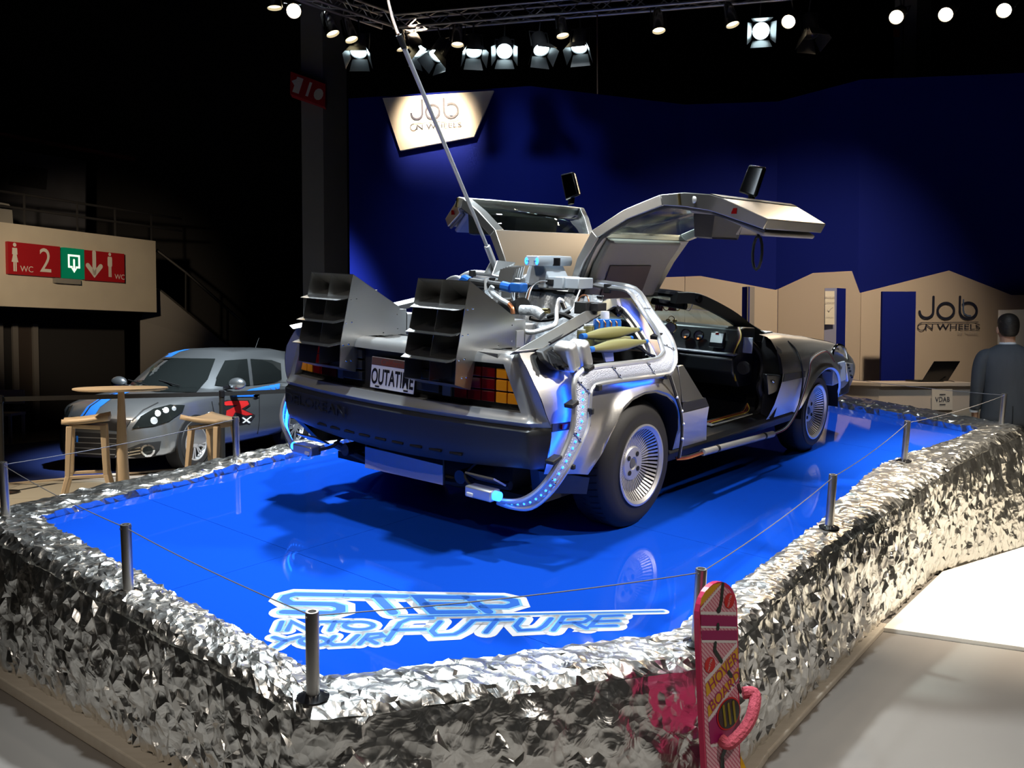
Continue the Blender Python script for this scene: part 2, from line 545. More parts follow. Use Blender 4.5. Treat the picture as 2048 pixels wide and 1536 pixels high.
# red hydrant sign on the left column
def flat_sign(name, px, depth_l, depth_r, thick, m_, label=None, cat=None, parent=None):
    # px: TL, TR, BR, BL ; vertical board
    P = [WD(*px[0], depth_l), WD(*px[1], depth_r), WD(*px[2], depth_r), WD(*px[3], depth_l)]
    ex = (P[1] - P[0]).normalized(); ez = Vector((0, 0, 1)); n = ez.cross(ex) * -1
    if n.y < 0: n = -n
    mb_ = MB(); mb_.prism(P, n * thick)
    o = mb_.build(name, m_, parent, smooth=0)
    if label: tag(o, label, cat)
    return o, P
def on_quad(P, u, v, off=0.004):
    a = P[0].lerp(P[1], u); b = P[3].lerp(P[2], u); p = a.lerp(b, v)
    n = (P[1] - P[0]).cross(P[3] - P[0]).normalized()
    if n.dot(CAMW - p) < 0: n = -n
    return p + n * off
def print_on(P, name, mbx, m_, u, v, w=None, parent=None, off=0.006, h=None):
    # place a flat MB (local xy, metres) on a quad at (u,v)
    ex = (P[1] - P[0]); ey = (P[0] - P[3])
    fr_ = frame(on_quad(P, u, v, off), ex, ey)
    mbx.xf(fr_)
    return mbx.build(name, m_, parent, smooth=0)
MT['signred'] = mat('sign_red', (0.42, 0.012, 0.02), 0.5)
MT['signwhite'] = mat('sign_white', (0.75, 0.74, 0.68), 0.5)
hyd = empty('fire_sign', (0, 0, 0)); tag(hyd, 'small red fire equipment sign on the concrete column', 'sign')
_, P = flat_sign('board', [(581, 143), (651, 168), (650, 214), (580, 187)], 14.0, 14.05, 0.22, MT['signred'], parent=hyd)
mb = MB(); mb.add([(-.05, -.12, 0), (.05, -.12, 0), (.05, .12, 0), (-.05, .12, 0)], [(0, 1, 2, 3)]); mb.add([(-.11, .03, 0), (-.05, -.02, 0), (-.05, .08, 0)], [(0, 1, 2)])
print_on(P, 'hydrant_mark', mb, MT['signwhite'], 0.22, 0.5, parent=hyd)
mb = MB(); mb.add([(-.02, -.11, 0), (.02, -.11, 0), (.02, .11, 0), (-.02, .11, 0)], [(0, 1, 2, 3)])
print_on(P, 'bar_mark', mb, MT['signwhite'], 0.53, 0.5, parent=hyd)
mb = MB(); mb.poly([(.07 * math.cos(t * PI / 6), -.02 + .09 * math.sin(t * PI / 6), 0) for t in range(12)])
print_on(P, 'hand_mark', mb, MT['signwhite'], 0.82, 0.5, parent=hyd)

# ---- booth wall: folded panels, blue above, cream below
wall = empty('wall_back', (0, 0, 0)); tag(wall, kind='structure')
top = [(697, 197, 12.6), (1060, 172, 12.25), (1370, 209, 12.9), (1556, 203, 12.9), (1722, 159, 12.3), (2090, 144, 12.0)]
low = {697: 900, 1060: 560}
cream_top = [(697, 860), (1059, 860), (1060, 575), (1289, 556), (1401, 552), (1552, 580), (1626, 546), (1703, 542), (1719, 586), (1898, 541), (2023, 590), (2090, 590)]
def depth_at(u):
    for (a, _, da), (b, _, db) in zip(top, top[1:]):
        if a <= u <= b:
            # straight panel in plan
            A, B = WD(a, 693, da), WD(b, 693, db); d = ray(u, 693)
            # solve CAM + s d on line AB
            den = d.x * (B.y - A.y) - d.y * (B.x - A.x)
            s = (A.x * (B.y - A.y) - A.y * (B.x - A.x)) / den
            return s * d.y
    return top[-1][2]
for (a, va, da), (b, vb, db) in zip(top, top[1:]):
    A, B = WD(a, va, da), WD(b, vb, db)
    n = Vector((-(B.y - A.y), B.x - A.x, 0)).normalized()
    mids = []
    if b == 2090: pass
    P = [A, B, Vector((B.x, B.y, 0)), Vector((A.x, A.y, 0))]
    mb = MB(); mb.prism(P, n * 0.06); mb.build('blue_panel', MT['boothblue'], wall, smooth=0)
    ct = [(u, v) for (u, v) in cream_top if a < u < b]
    def vtop(u): return interp(cream_top, u)
    pts = [(a + 0.5, vtop(a))] + ct + [(b - 0.5, vtop(b))]
    Q = [WD(u, v, depth_at(min(max(u, a), b)) - 0.05) for (u, v) in pts]
    Q += [Vector((Q[-1].x, Q[-1].y, 0)), Vector((Q[0].x, Q[0].y, 0))]
    mb = MB(); mb.prism(Q, n * 0.03); mb.build('cream_panel', MT['boothwhite'], wall, smooth=0)

# slanted logo panel high on the blue wall
MT['logonavy'] = mat('logo_navy', (0.012, 0.018, 0.05), 0.5)
MT['logoblue'] = mat('logo_blue', (0.10, 0.16, 0.32), 0.5)
MT['logogrey'] = mat('logo_grey', (0.42, 0.40, 0.40), 0.6)
def job_logo(fr_, s, parent, sub=True):
    # "Job" over "ON WHEELS", strokes in units of cap height; s scales to metres
    mb = MB()
    def A(cx, cy, r, a0, a1, n=16): return [(cx + r * math.cos(math.radians(a0 + (a1 - a0) * i / n)), cy + r * math.sin(math.radians(a0 + (a1 - a0) * i / n))) for i in range(n + 1)]
    w = 0.105
    ribbon(mb, [(0.62, 1.0)] + [(0.62, 0.4)] + A(0.32, 0.33, 0.30, 0, -180, 14), w)
    ribbon(mb, A(1.17, 0.36, 0.36, 0, 345, 28), w, closed=True)
    ribbon(mb, [(1.78, 1.0), (1.78, 0.42)] + A(2.15, 0.36, 0.37, 170, 490, 26), w)
    mb.xf(fr_ @ Matrix.Scale(s, 4)).build('logo_word', MT['logonavy'], parent, smooth=0)
    mb = MB(); ribbon(mb, [(1.93, 0.86), (1.93, 0.40), (1.98, 0.22), (2.12, 0.13), (2.25, 0.12)], 0.07, 0.004)
    mb.xf(fr_ @ Matrix.Scale(s, 4)).build('logo_stroke', MT['logoblue'], parent, smooth=0)
    mb = MB(); ribbon(mb, A(0.12, -0.38, 0.17, 90, 360, 14), 0.035); ribbon(mb, [(0.1, -0.20), (2.6, -0.16)], 0.03)
    t = text_mb('N WHEELS', 0.36, 1.42); t.xf(Matrix.Translation((1.48, -0.40, 0))); mb.add(t.v, t.f)
    mb.xf(fr_ @ Matrix.Scale(s, 4)).build('logo_line', MT['logonavy'], parent, smooth=0)
    if sub:
        t = text_mb('by Febiac', 0.20, 1.2); t.xf(Matrix.Translation((2.15, -0.68, 0)))
        t.xf(fr_ @ Matrix.Scale(s, 4)).build('logo_byline', MT['logogrey'], parent, smooth=0)
lp = empty('logo_panel', (0, 0, 0)); tag(lp, 'slanted cream panel with dark lettering high on the blue wall, lit by a spot', 'sign panel')
P = [WD(u, v, depth_at(u) - 0.10) for (u, v) in [(765, 196), (987, 181), (948, 273), (800, 301)]]
n = (P[1] - P[0]).cross(P[3] - P[0]).normalized()
if n.y < 0: n = -n
mb = MB(); mb.prism(P, n * 0.05); mb.build('board', mat('logo_panel_white', (0.80, 0.76, 0.68), 0.6), lp, smooth=0)
o = WD(822, 240, depth_at(822) - 0.115); ex = WD(917, 234, depth_at(917) - 0.115) - o
job_logo(frame(o, ex, (0, 0, 1)), ex.length / 2.55, lp, sub=False)
# logo on the cream wall, right
lg = empty('wall_logo', (0, 0, 0)); tag(lg, 'large dark blue logo lettering on the cream wall beside the tall blue board', 'logo')
o = WD(1838, 637, depth_at(1838) - 0.07); ex = WD(1953, 637, depth_at(1953) - 0.07) - o
job_logo(frame(o, ex, (0, 0, 1)), ex.length / 2.52, lg)

# ---- slim blue pillars and panel in front of the cream wall
MT['lilac'] = mat('lilac_print', (0.32, 0.33, 0.46), 0.6, var=((0.6, 0.6, 0.9), (0.12, 0.18, 0.45), 0.7))
def pillar(us, depth, vtop, mats, label, name='slim_pillar'):
    r = empty(name, (WD(us[1], 693, depth).x, depth, 0)); tag(r, label, 'pillar')
    a, b, c = [WD(u, 693, depth + dd) for u, dd in zip(us, (0.10 if mats[0] == 'boothblue' else 0.03, 0.0, 0.10))]
    z = WD(us[1], vtop, depth).z
    org = Vector((r.location.x, r.location.y, 0))
    for (p, q_, mm, nm) in ((a, b, mats[0], 'left_face'), (b, c, mats[1], 'right_face')):
        p0, q0 = Vector((p.x, p.y, 0)) - org, Vector((q_.x, q_.y, 0)) - org
        d = q0 - p0; nn = Vector((-d.y, d.x, 0)).normalized() * 0.02
        mb = MB(); mb.prism([p0, q0, q0 + nn, p0 + nn], (0, 0, z)); mb.build(nm, MT[mm], r, smooth=0)
    return r
MT['pillargrey'] = mat('pillar_grey', (0.30, 0.29, 0.30), 0.6)
pillar((1483, 1496, 1508), 11.6, 573, ('boothblue', 'pillargrey'), 'slim blue and grey pillar seen just past the windscreen of the car')
pr = pillar((1648, 1672, 1690), 11.3, 576, ('lilac', 'boothblue'), 'slim pillar with a white poster above the front wheel')
mb = MB(); a, b = WD(1650, 582, 11.28), WD(1669, 582, 11.265); c, d = WD(1669, 649, 11.265), WD(1650, 649, 11.28)
org = Vector(pr.location); Q = [p - org for p in (a, b, c, d)]
mb.prism(Q, (0, 0.012, 0)); po = mb.build('poster', MT['signwhite'], pr, smooth=0)
def put_text(body, size, xs, P4, u, v, m_, parent, name='lettering', shear=0, org=Vector((0, 0, 0))):
    t = text_mb(body, size, xs, shear)
    ex = (P4[1] - P4[0]); ey = (P4[0] - P4[3])
    p = on_quad(P4, u, v, 0.006)
    t.xf(Matrix.Translation(-org) @ frame(p, ex, ey))
    return t.build(name, m_, parent, smooth=0)
P4 = [a, b, c, d]
put_text('BRUXELLES', 0.036, 0.62, P4, 0.5, 0.20, MT['logogrey'], po, org=org)
put_text('FORMATION', 0.036, 0.62, P4, 0.5, 0.36, MT['logogrey'], po, org=org)
put_text('former pour', 0.028, 0.62, P4, 0.5, 0.78, MT['logogrey'], po, org=org)
mb = MB(); ribbon(mb, [(-.03, .0), (-.01, -.02), (.01, .012), (.035, .03)], 0.006); mb.xf(Matrix.Translation(-org) @ frame(on_quad(P4, 0.5, 0.56, 0.006), b - a, a - d)); mb.build('emblem', MT['logogrey'], po, smooth=0)
# tall blue panel
mb = MB(); a, b = WD(1765, 583, 11.4), WD(1832, 583, 11.35); mb.prism([a, b, Vector((b.x, b.y, 0)), Vector((a.x, a.y, 0))], (0, 0.05, 0))
tag(mb.build('blue_board', MT['boothblue'], smooth=0), 'tall dark blue board standing left of the large wall lettering', 'board')
# white screen behind the man
mb = MB(); a, b = WD(2000, 620, 11.0), WD(2095, 618, 11.0); mb.prism([a, b, Vector((b.x, b.y, 1.2)), Vector((a.x, a.y, 1.2))], (0, 0.04, 0))
tag(mb.build('white_screen', mat('screen_white', (0.75, 0.80, 0.86), 0.5), smooth=0), 'pale screen on the wall behind the man in the suit', 'screen')

# ---- reception counter, laptop
cz = 1.14
ct = empty('reception_counter', (3.9, 10.5, 0)); tag(ct, 'cream reception counter with a training office logo', 'counter')
A0, A1, A2 = WD(1640, 765, 10.9), WD(1762, 765, 10.35), WD(1945, 765, 10.45)
org = Vector((3.9, 10.5, 0))
def cpt(p, z): return Vector((p.x, p.y, z)) - org
back = Vector((0, 0.55, 0))
mb = MB(); mb.prism([cpt(A0, cz - .045), cpt(A1, cz - .045), cpt(A2, cz - .045), cpt(A2 + back, cz - .045), cpt(A1 + back, cz - .045), cpt(A0 + back, cz - .045)], (0, 0, 0.045)); mb.build('worktop', MT['boothwhite'], ct, smooth=0, bevel=0.006)
ins = Vector((0, 0.05, 0))
for p, q_ in ((A0, A1), (A1, A2)):
    mb = MB(); mb.prism([cpt(p + ins, 0), cpt(q_ + ins, 0), cpt(q_ + ins, cz - .045), cpt(p + ins, cz - .045)], (0, 0.03, 0)); mb.build('front_board', MT['boothwhite'], ct, smooth=0)
P4 = [WD(1864, 778, 10.40), WD(1905, 778, 10.41), WD(1905, 820, 10.41), WD(1864, 820, 10.40)]
mb = MB(); mb.prism([p - org for p in P4], (0, 0.01, 0)); po = mb.build('logo_plate', mat('plate_cream', (0.72, 0.66, 0.58), 0.6), ct, smooth=0)
put_text('VDAB', 0.078, 0.85, P4, 0.5, 0.50, MT['logonavy'], po, org=org)
for v in (0.26, 0.74):
    mb = MB(); mb.add([(-.035, -.005, 0), (.035, -.005, 0), (.035, .005, 0), (-.035, .005, 0)], [(0, 1, 2, 3)]); mb.xf(Matrix.Translation(-org) @ frame(on_quad(P4, 0.5, v, .006), P4[1] - P4[0], P4[0] - P4[3])); mb.build('rule', MT['logonavy'], po, smooth=0)
lt = empty('laptop', WD(1860, 764, 10.6)); lt.location.z = cz; tag(lt, 'open black laptop seen from behind on the counter', 'laptop')
lt.rotation_euler = (0, 0, math.radians(12))
mb = MB(); mb.bx(-.17, .17, -.02, .22, 0.002, .022); mb.build('keyboard_base', MT['blackgloss'], lt, smooth=0, bevel=.004)
mb = MB(); mb.box((0.045, -.075, .125), (.34, .012, .25), Matrix.Rotation(math.radians(22), 3, 'X') @ Matrix.Rotation(math.radians(0), 3, 'Y'))
mb.v = [(x + (z - 0.02) * 0.38, y, z) for x, y, z in mb.v]
mb.build('lid', MT['blackgloss'], lt, smooth=0, bevel=.003)
mb = MB(); mb.tube(smooth_path([(.1, -.04, .01), (.2, -.10, .012), (.26, -.14, -.03), (.24, -.145, -.12)], 5), .004, 5); mb.build('cable', MT['black'], lt)

# ---- gallery on the far left: cream parapet with signs, doors below
g0, g1 = WD(-260, 600, 13.2), WD(313, 600, 17.6)
dirg = Vector((g1.x - g0.x, g1.y - g0.y, 0)).normalized(); ng = Vector((-dirg.y, dirg.x, 0))
def GP(u, z, off=0.0):
    # point on the vertical gallery plane under image column u
    d = ray(u, 600); A = g0; B = g1
    den = d.x * (B.y - A.y) - d.y * (B.x - A.x)
    s = (A.x * (B.y - A.y) - A.y * (B.x - A.x)) / den
    return Vector((s * d.x, s * d.y, z)) - ng * off
def GZ(u, v):
    p = GP(u, 0); d = ray(u, v); return HC + d.z * (p.y / d.y)
zb, zt = (GZ(20, 612.5) + GZ(300, 624.5)) / 2, (GZ(20, 445.5) + GZ(300, 481)) / 2
mb = MB(); mb.prism([GP(-240, zb), GP(313, zb), GP(313, zt), GP(-240, zt)], ng * 0.2)
par = mb.build('wall_gallery', MT['band'], smooth=0); tag(par, kind='structure')
# soffit and recessed wall with door leaves
mb = MB(); mb.prism([GP(-240, zb) + ng * .2, GP(313, zb) + ng * .2, GP(313, zb) + ng * 1.3, GP(-240, zb) + ng * 1.3], (0, 0, 0.1)); tag(mb.build('ceiling_gallery', MT['darkwall'], smooth=0), kind='structure')
mb = MB(); mb.prism([GP(-240, 0) + ng * 1.2, GP(330, 0) + ng * 1.2, GP(330, zb) + ng * 1.2, GP(-240, zb) + ng * 1.2], ng * 0.1); tag(mb.build('wall_recess', MT['darkwall'], smooth=0), kind='structure')
MT['doorgrey'] = mat('dim_grey_paint', (0.16, 0.155, 0.15), 0.6)
for i, (u0, u1) in enumerate(((-20, 26), (47, 90), (120, 160))):
    a, b = GP(u0 - 12, 0) + ng * 1.15, GP(u1 - 12, 0) + ng * 1.15
    z = zb - 0.25
    mb = MB(); mb.prism([a, b, b + Vector((0, 0, z)), a + Vector((0, 0, z))], ng * 0.04)
    d_ = mb.build('door_%d' % (i + 1), mat('door_brown', (0.05, 0.04, 0.035), 0.5), smooth=0); tag(d_, kind='structure')
    for p in (a, b):
        mb = MB(); mb.prism([p - dirg * .05, p + dirg * .05, p + dirg * .05 + Vector((0, 0, z)), p - dirg * .05 + Vector((0, 0, z))], -ng * 0.05); mb.build('door_post', MT['doorgrey'], d_, smooth=0)
# staircase falling to the right behind
st = empty('staircase', (0, 0, 0)); tag(st, 'dim white stair flank sloping down beside the gallery', 'staircase')
s0 = [WD(313, 576, 17.9), WD(465, 700, 18.2), Vector((WD(463, 770, 18.2).x, 18.2, 0)), Vector((WD(280, 800, 17.9).x, 17.9, 0)), WD(280, 640, 17.9)]
mb = MB(); mb.prism(s0, (0.02, 0.12, 0)); mb.build('stringer', MT['doorgrey'], st, smooth=0)
mb = MB(); mb.tube([WD(313, 500, 17.8), WD(372, 545, 17.9), WD(480, 640, 18.1), WD(500, 670, 18.1)], .03, 6); mb.tube([WD(372, 545, 17.9), WD(372, 620, 17.9)], .025, 6); mb.tube([WD(455, 620, 18.0), WD(455, 690, 18.0)], .025, 6)
mb.build('handrail', MT['black'], st)
# gallery railing and dim poster above
rl = empty('gallery_railing', (0, 0, 0)); tag(rl, 'thin dark railing above the cream gallery wall', 'railing')
for dz in (0.28, 0.52):
    mb = MB(); mb.tube([GP(-200, zt + dz, -.1), GP(372, zt + dz, -.1)], .022, 6); mb.build('rail', MT['darkwall'], rl)
for u in (-40, 60, 165, 240, 312):
    mb = MB(); mb.tube([GP(u, zt, -.1), GP(u, zt + .54, -.1)], .02, 6); mb.build('post', MT['darkwall'], rl)
P4 = [WD(-40, 288, 18.2), WD(171, 322, 19.0), WD(170, 470, 19.0), WD(-40, 470, 18.2)]
bn = empty('hall_banner', (0, 0, 0)); tag(bn, 'large dim printed banner hanging high on the left', 'banner')
mb = MB(); mb.prism(P4, (0, 0.05, 0)); mb.build('cloth', mat('banner_print', (0.075, 0.08, 0.10), 0.8, var=(1.3, (0.035, 0.037, 0.05), 0.35)), bn, smooth=0)
for u_, v_, s_ in ((.45, .30, 0.42), (.1, .75, .3)):
    mb = MB(); mb.box((0, 0, 0), (s_ * 1.6, s_, .005)); mb.xf(frame(on_quad(P4, u_, v_, .01), P4[1] - P4[0], P4[0] - P4[3])); mb.build('print_block', MT['darkwall'], bn, smooth=0)
mb = MB(); mb.tube([WD(-30, 262, 18), WD(270, 318, 19)], .05, 6); tag(mb.build('red_beam', mat('red_beam_paint', (0.10, 0.004, 0.004), 0.6)), 'thin dark red beam high on the left', 'beam')
# white box standing on the gallery
mb = MB(); mb.prism([GP(-60, zt, -.3), GP(52, zt, -.3), GP(50, zt + .30, -.3), GP(44, zt + .36, -.3), GP(-60, zt + .40, -.3)], ng * .3); tag(mb.build('counter_box', MT['concrete'], smooth=0), 'pale box standing on the gallery behind the railing', 'box')

# signs on the parapet
MT['signgreen'] = mat('exit_green', (0.0, 0.13, 0.06), 0.5, emit=(0.0, 0.16, 0.075), estr=0.55)
MT['signlit'] = mat('exit_white', (0.8, 0.9, 0.75), 0.5, emit=(0.85, 1.0, 0.75), estr=1.3)
def gsign(name, u0, u1, v0, v1, m_, label, cat, thick=0.07):
    # vertical extent taken at the left edge
    z0, z1 = GZ(u0, v1), GZ(u0, v0)
    r = empty(name, (0, 0, 0)); tag(r, label, cat)
    mb = MB(); P = [GP(u0, z1, thick), GP(u1, z1, thick), GP(u1, z0, thick), GP(u0, z0, thick)]
    mb.prism(P, ng * thick); mb.build('board', m_, r, smooth=0)
    return r, P
def sym_woman(k):
    mb = MB(); mb.poly([(0.022 * math.cos(t * PI / 6), .155 + .024 * math.sin(t * PI / 6), 0) for t in range(12)])
    mb.add([(-.03, .118, 0), (.03, .118, 0), (.034, .04, 0), (.022, .04, 0), (.042, -.05, 0), (-.042, -.05, 0), (-.022, .04, 0), (-.034, .04, 0)], [tuple(range(8))])
    for x in (-.012, .012): mb.add([(x - .009, -.05, 0), (x + .009, -.05, 0), (x + .009, -.16, 0), (x - .009, -.16, 0)], [(0, 1, 2, 3)])
    mb.v = [(x * k, y * k, z) for x, y, z in mb.v]; return mb
def sym_man(k):
    mb = MB(); mb.poly([(0.022 * math.cos(t * PI / 6), .155 + .024 * math.sin(t * PI / 6), 0) for t in range(12)])
    mb.add([(-.03, .122, 0), (.03, .122, 0), (.036, .1, 0), (.036, .0, 0), (.024, -.02, 0), (-.024, -.02, 0), (-.036, 0, 0), (-.036, .1, 0)], [tuple(range(8))])
    for x in (-.013, .013): mb.add([(x - .01, -.02, 0), (x + .01, -.02, 0), (x + .01, -.16, 0), (x - .01, -.16, 0)], [(0, 1, 2, 3)])
    mb.v = [(x * k, y * k, z) for x, y, z in mb.v]; return mb
g, P = gsign('toilet_sign', 13, 117, 483, 548, MT['signred'], 'red sign with woman symbol, WC and the number 2', 'sign')
def gp(mbx, name, m_, u, v, r, P): 
    mbx.xf(frame(on_quad(P, u, v, .006), P[1] - P[0], P[0] - P[3])); mbx.build(name, m_, r, smooth=0)
k = 1.38
gp(sym_woman(k), 'woman_symbol', MT['signwhite'], .12, .49, g, P)
gp(text_mb('WC', .14, .95), 'lettering', MT['signwhite'], .34, .82, g, P)
gp(text_mb('2', .58, .82), 'number', MT['signwhite'], .70, .53, g, P)
g, P = gsign('exit_sign', 123.5, 165, 495, 556, MT['signgreen'], 'lit green emergency exit sign between the red toilet signs', 'sign')
mb = MB(); ribbon(mb, [(-.045, -.08), (-.10, -.08), (-.10, .12), (.10, .12), (.10, -.08), (.045, -.08)], .032); ribbon(mb, [(0, .045), (0, -.10)], .034); mb.add([(-.055, -.10, .001), (.055, -.10, .001), (0, -.18, .001)], [(0, 1, 2)])
gp(mb, 'exit_symbol', MT['signlit'], .49, .47, g, P)
g, P = gsign('toilet_sign', 165.5, 245, 500, 560, MT['signred'], 'red sign with down arrow and man symbol on the right end', 'sign')
mb = MB(); ribbon(mb, [(0, .22), (0, -.15)], .075); ribbon(mb, [(-.13, -.02), (0, -.17), (.13, -.02)], .085)
gp(mb, 'arrow', MT['signwhite'], .23, .47, g, P)
gp(sym_man(1.3), 'man_symbol', MT['signwhite'], .62, .45, g, P)
gp(text_mb('WC', .13, .95), 'lettering', MT['signwhite'], .87, .82, g, P)
mb = MB(); mb.prism([GP(106, GZ(106, 566), .09), GP(156, GZ(106, 566), .09), GP(156, GZ(106, 556), .09), GP(106, GZ(106, 556), .09)], ng * .09)
tag(mb.build('emergency_lamp', MT['concrete'], smooth=0), 'small grey lamp housing under the exit sign', 'lamp')

# ================================================================ PLATFORM
INN = [(-2.00, 1.33), (-2.14, -1.03), (-1.08, -1.70), (-.06, -1.64), (.68, -1.585), (1.46, -1.48), (2.10, -1.41), (2.70, -1.44), (3.26, -1.54), (4.00, -1.62), (5.30, 2.20), (-.20, 1.56)]
OUT = [(-2.24, 1.58), (-2.32, -1.19), (-1.17, -1.92), (-.06, -1.80), (.68, -1.78), (1.46, -1.78), (2.10, -1.77), (2.70, -1.77), (3.26, -1.80), (4.35, -1.90), (5.60, 2.50), (-.12, 1.81)]
RZ = [.045, .035, .035, .035, .035, .035, .037, .04, .045, .07, .085, .05]
NV = len(INN)
plat = empty('display_platform', (0, 0, 0)); plat.matrix_world = PM
tag(plat, 'tilted display platform with glossy blue floor and crumpled foil edges', 'platform')
def clip(poly, a, b):
    # keep the side left of a->b
    out = []
    def sd(p): return (b[0] - a[0]) * (p[1] - a[1]) - (b[1] - a[1]) * (p[0] - a[0])
    for i in range(len(poly)):
        p, q_ = poly[i], poly[(i + 1) % len(poly)]
        sp, sq = sd(p), sd(q_)
        if sp >= 0: out.append(p)
        if sp * sq < 0:
            t = sp / (sp - sq); out.append((p[0] + (q_[0] - p[0]) * t, p[1] + (q_[1] - p[1]) * t))
    return out
MIDL = [(-2.10, 1.45), (-2.23, -1.10), (-1.12, -1.78), (4.20, -1.72), (5.45, 2.35)]
xs = [-2.4, -1.42, 0.0, 1.42, 2.84, 5.6]
ys = [-2.1, 0.05, 2.6]
for i in range(5):
    for j in range(2):
        g_ = 0.0012
        poly = [(xs[i] + g_, ys[j] + g_), (xs[i + 1] - g_, ys[j] + g_), (xs[i + 1] - g_, ys[j + 1] - g_), (xs[i] + g_, ys[j + 1] - g_)]
        for k in range(5):
            poly = clip(poly, MIDL[k], MIDL[(k + 1) % 5])
            if len(poly) < 3: break
        if len(poly) >= 3:
            mb = MB(); mb.prism([(x, y, 0) for x, y in poly], (0, 0, -0.02)); mb.build('floor_panel', MT['floorgloss'], plat, smooth=0)
mb = MB(); mb.prism([(x, y, -0.021) for x, y in MIDL], (0, 0, -0.12)); mb.build('deck', MT['dark'], plat, smooth=0)

# crumpled foil
def foil_mat(name, fine):
    m = bpy.data.materials.new(name); m.use_nodes = True
    nt = m.node_tree; b = nt.nodes['Principled BSDF']
    b.inputs['Base Color'].default_value = (0.86, 0.84, 0.80, 1); b.inputs['Metallic'].default_value = 1.0; b.inputs['Roughness'].default_value = 0.28
    tc = nt.nodes.new('ShaderNodeTexCoord')
    v1 = nt.nodes.new('ShaderNodeTexVoronoi'); v1.inputs['Scale'].default_value = fine; v1.feature = 'F1'
    nz = nt.nodes.new('ShaderNodeTexNoise'); nz.inputs['Scale'].default_value = fine * 0.6; nz.inputs['Detail'].default_value = 2; nz.inputs['Distortion'].default_value = 1.5
    ad = nt.nodes.new('ShaderNodeMath'); ad.operation = 'ADD'
    bp = nt.nodes.new('ShaderNodeBump'); bp.inputs['Strength'].default_value = 0.30; bp.inputs['Distance'].default_value = 0.02
    nt.links.new(tc.outputs['Object'], v1.inputs['Vector']); nt.links.new(tc.outputs['Object'], nz.inputs['Vector'])
    nt.links.new(v1.outputs['Distance'], ad.inputs[0]); nt.links.new(nz.outputs[0], ad.inputs[1])
    nt.links.new(ad.outputs[0], bp.inputs['Height']); nt.links.new(bp.outputs[0], b.inputs['Normal'])
    return m
MT['foil'] = foil_mat('crumpled_foil', 22)
def crumple(p, amp):
    a = MN.noise(p * 4.3); b = MN.noise(p * 11.0 + Vector((7, 3, 1))); c = MN.noise(p * 26.0 + Vector((1, 9, 4)))
    return amp * (0.9 * a + 1.15 * (abs(b) * 2 - 0.45) + 0.7 * (abs(c) * 2 - 0.4))
def seg_pts(a, b, step):
    n = max(1, int((Vector(b) - Vector(a)).length / step)); return [Vector(a).lerp(Vector(b), i / n) for i in range(n)]
STEP = 0.015
BZ = 0.035
# top border: for each side a strip from inner loop to outer loop
def border(i, step):
    j = (i + 1) % NV
    a0, a1 = Vector((*INN[i], 0)), Vector((*INN[j], 0)); b0, b1 = Vector((*OUT[i], 0)), Vector((*OUT[j], 0))
    n = max(2, int((b1 - b0).length / step)); m = int((b0 - a0).length / step) + 1
    rows = []
    for r in range(m + 3):
        tt = min(max((r - 1) / m, 0), 1)
        row = []
        for c in range(n + 1):
            s = c / n
            pa, pb = a0.lerp(a1, s), b0.lerp(b1, s)
            p = pa.lerp(pb, tt)
            d = (pb - pa).normalized()
            p = p + d * (0.016 * MN.noise(p * 2.1)) * (1 if tt < .5 else 0.3)
            bz = RZ[i] * (1 - s) + RZ[j] * s
            rnd = math.cos(max(0, tt - .8) / .2 * PI / 2) if tt > .8 else (.72 + .28 * sstep(tt * 4))
            z = bz * (.10 + .90 * rnd) + crumple(p, 0.009)
            if r == 0: z = 0.001
            if r == m + 2: z = -0.035; p = p + d * 0.006
            j_ = 0 if r in (0, m + 2) or c in (0, n) else step * .4
            row.append((p.x + random.uniform(-j_, j_), p.y + random.uniform(-j_, j_), z))
        rows.append(row)
    mb = MB(); mb.grid(rows)
    mb.f = [t for f in mb.f for t in ((f[0], f[1], f[2]), (f[0], f[2], f[3]))]
    return mb
near_rim, far_rim = MB(), MB()
for i in range(NV):
    b_ = border(i, 0.021 if i < 8 else 0.03)
    (near_rim if i < 9 else far_rim).add(b_.v, b_.f)
near_rim.build('foil_rim', MT['foil'], plat, smooth=24); far_rim.build('foil_rim', MT['foil'], plat, smooth=24)
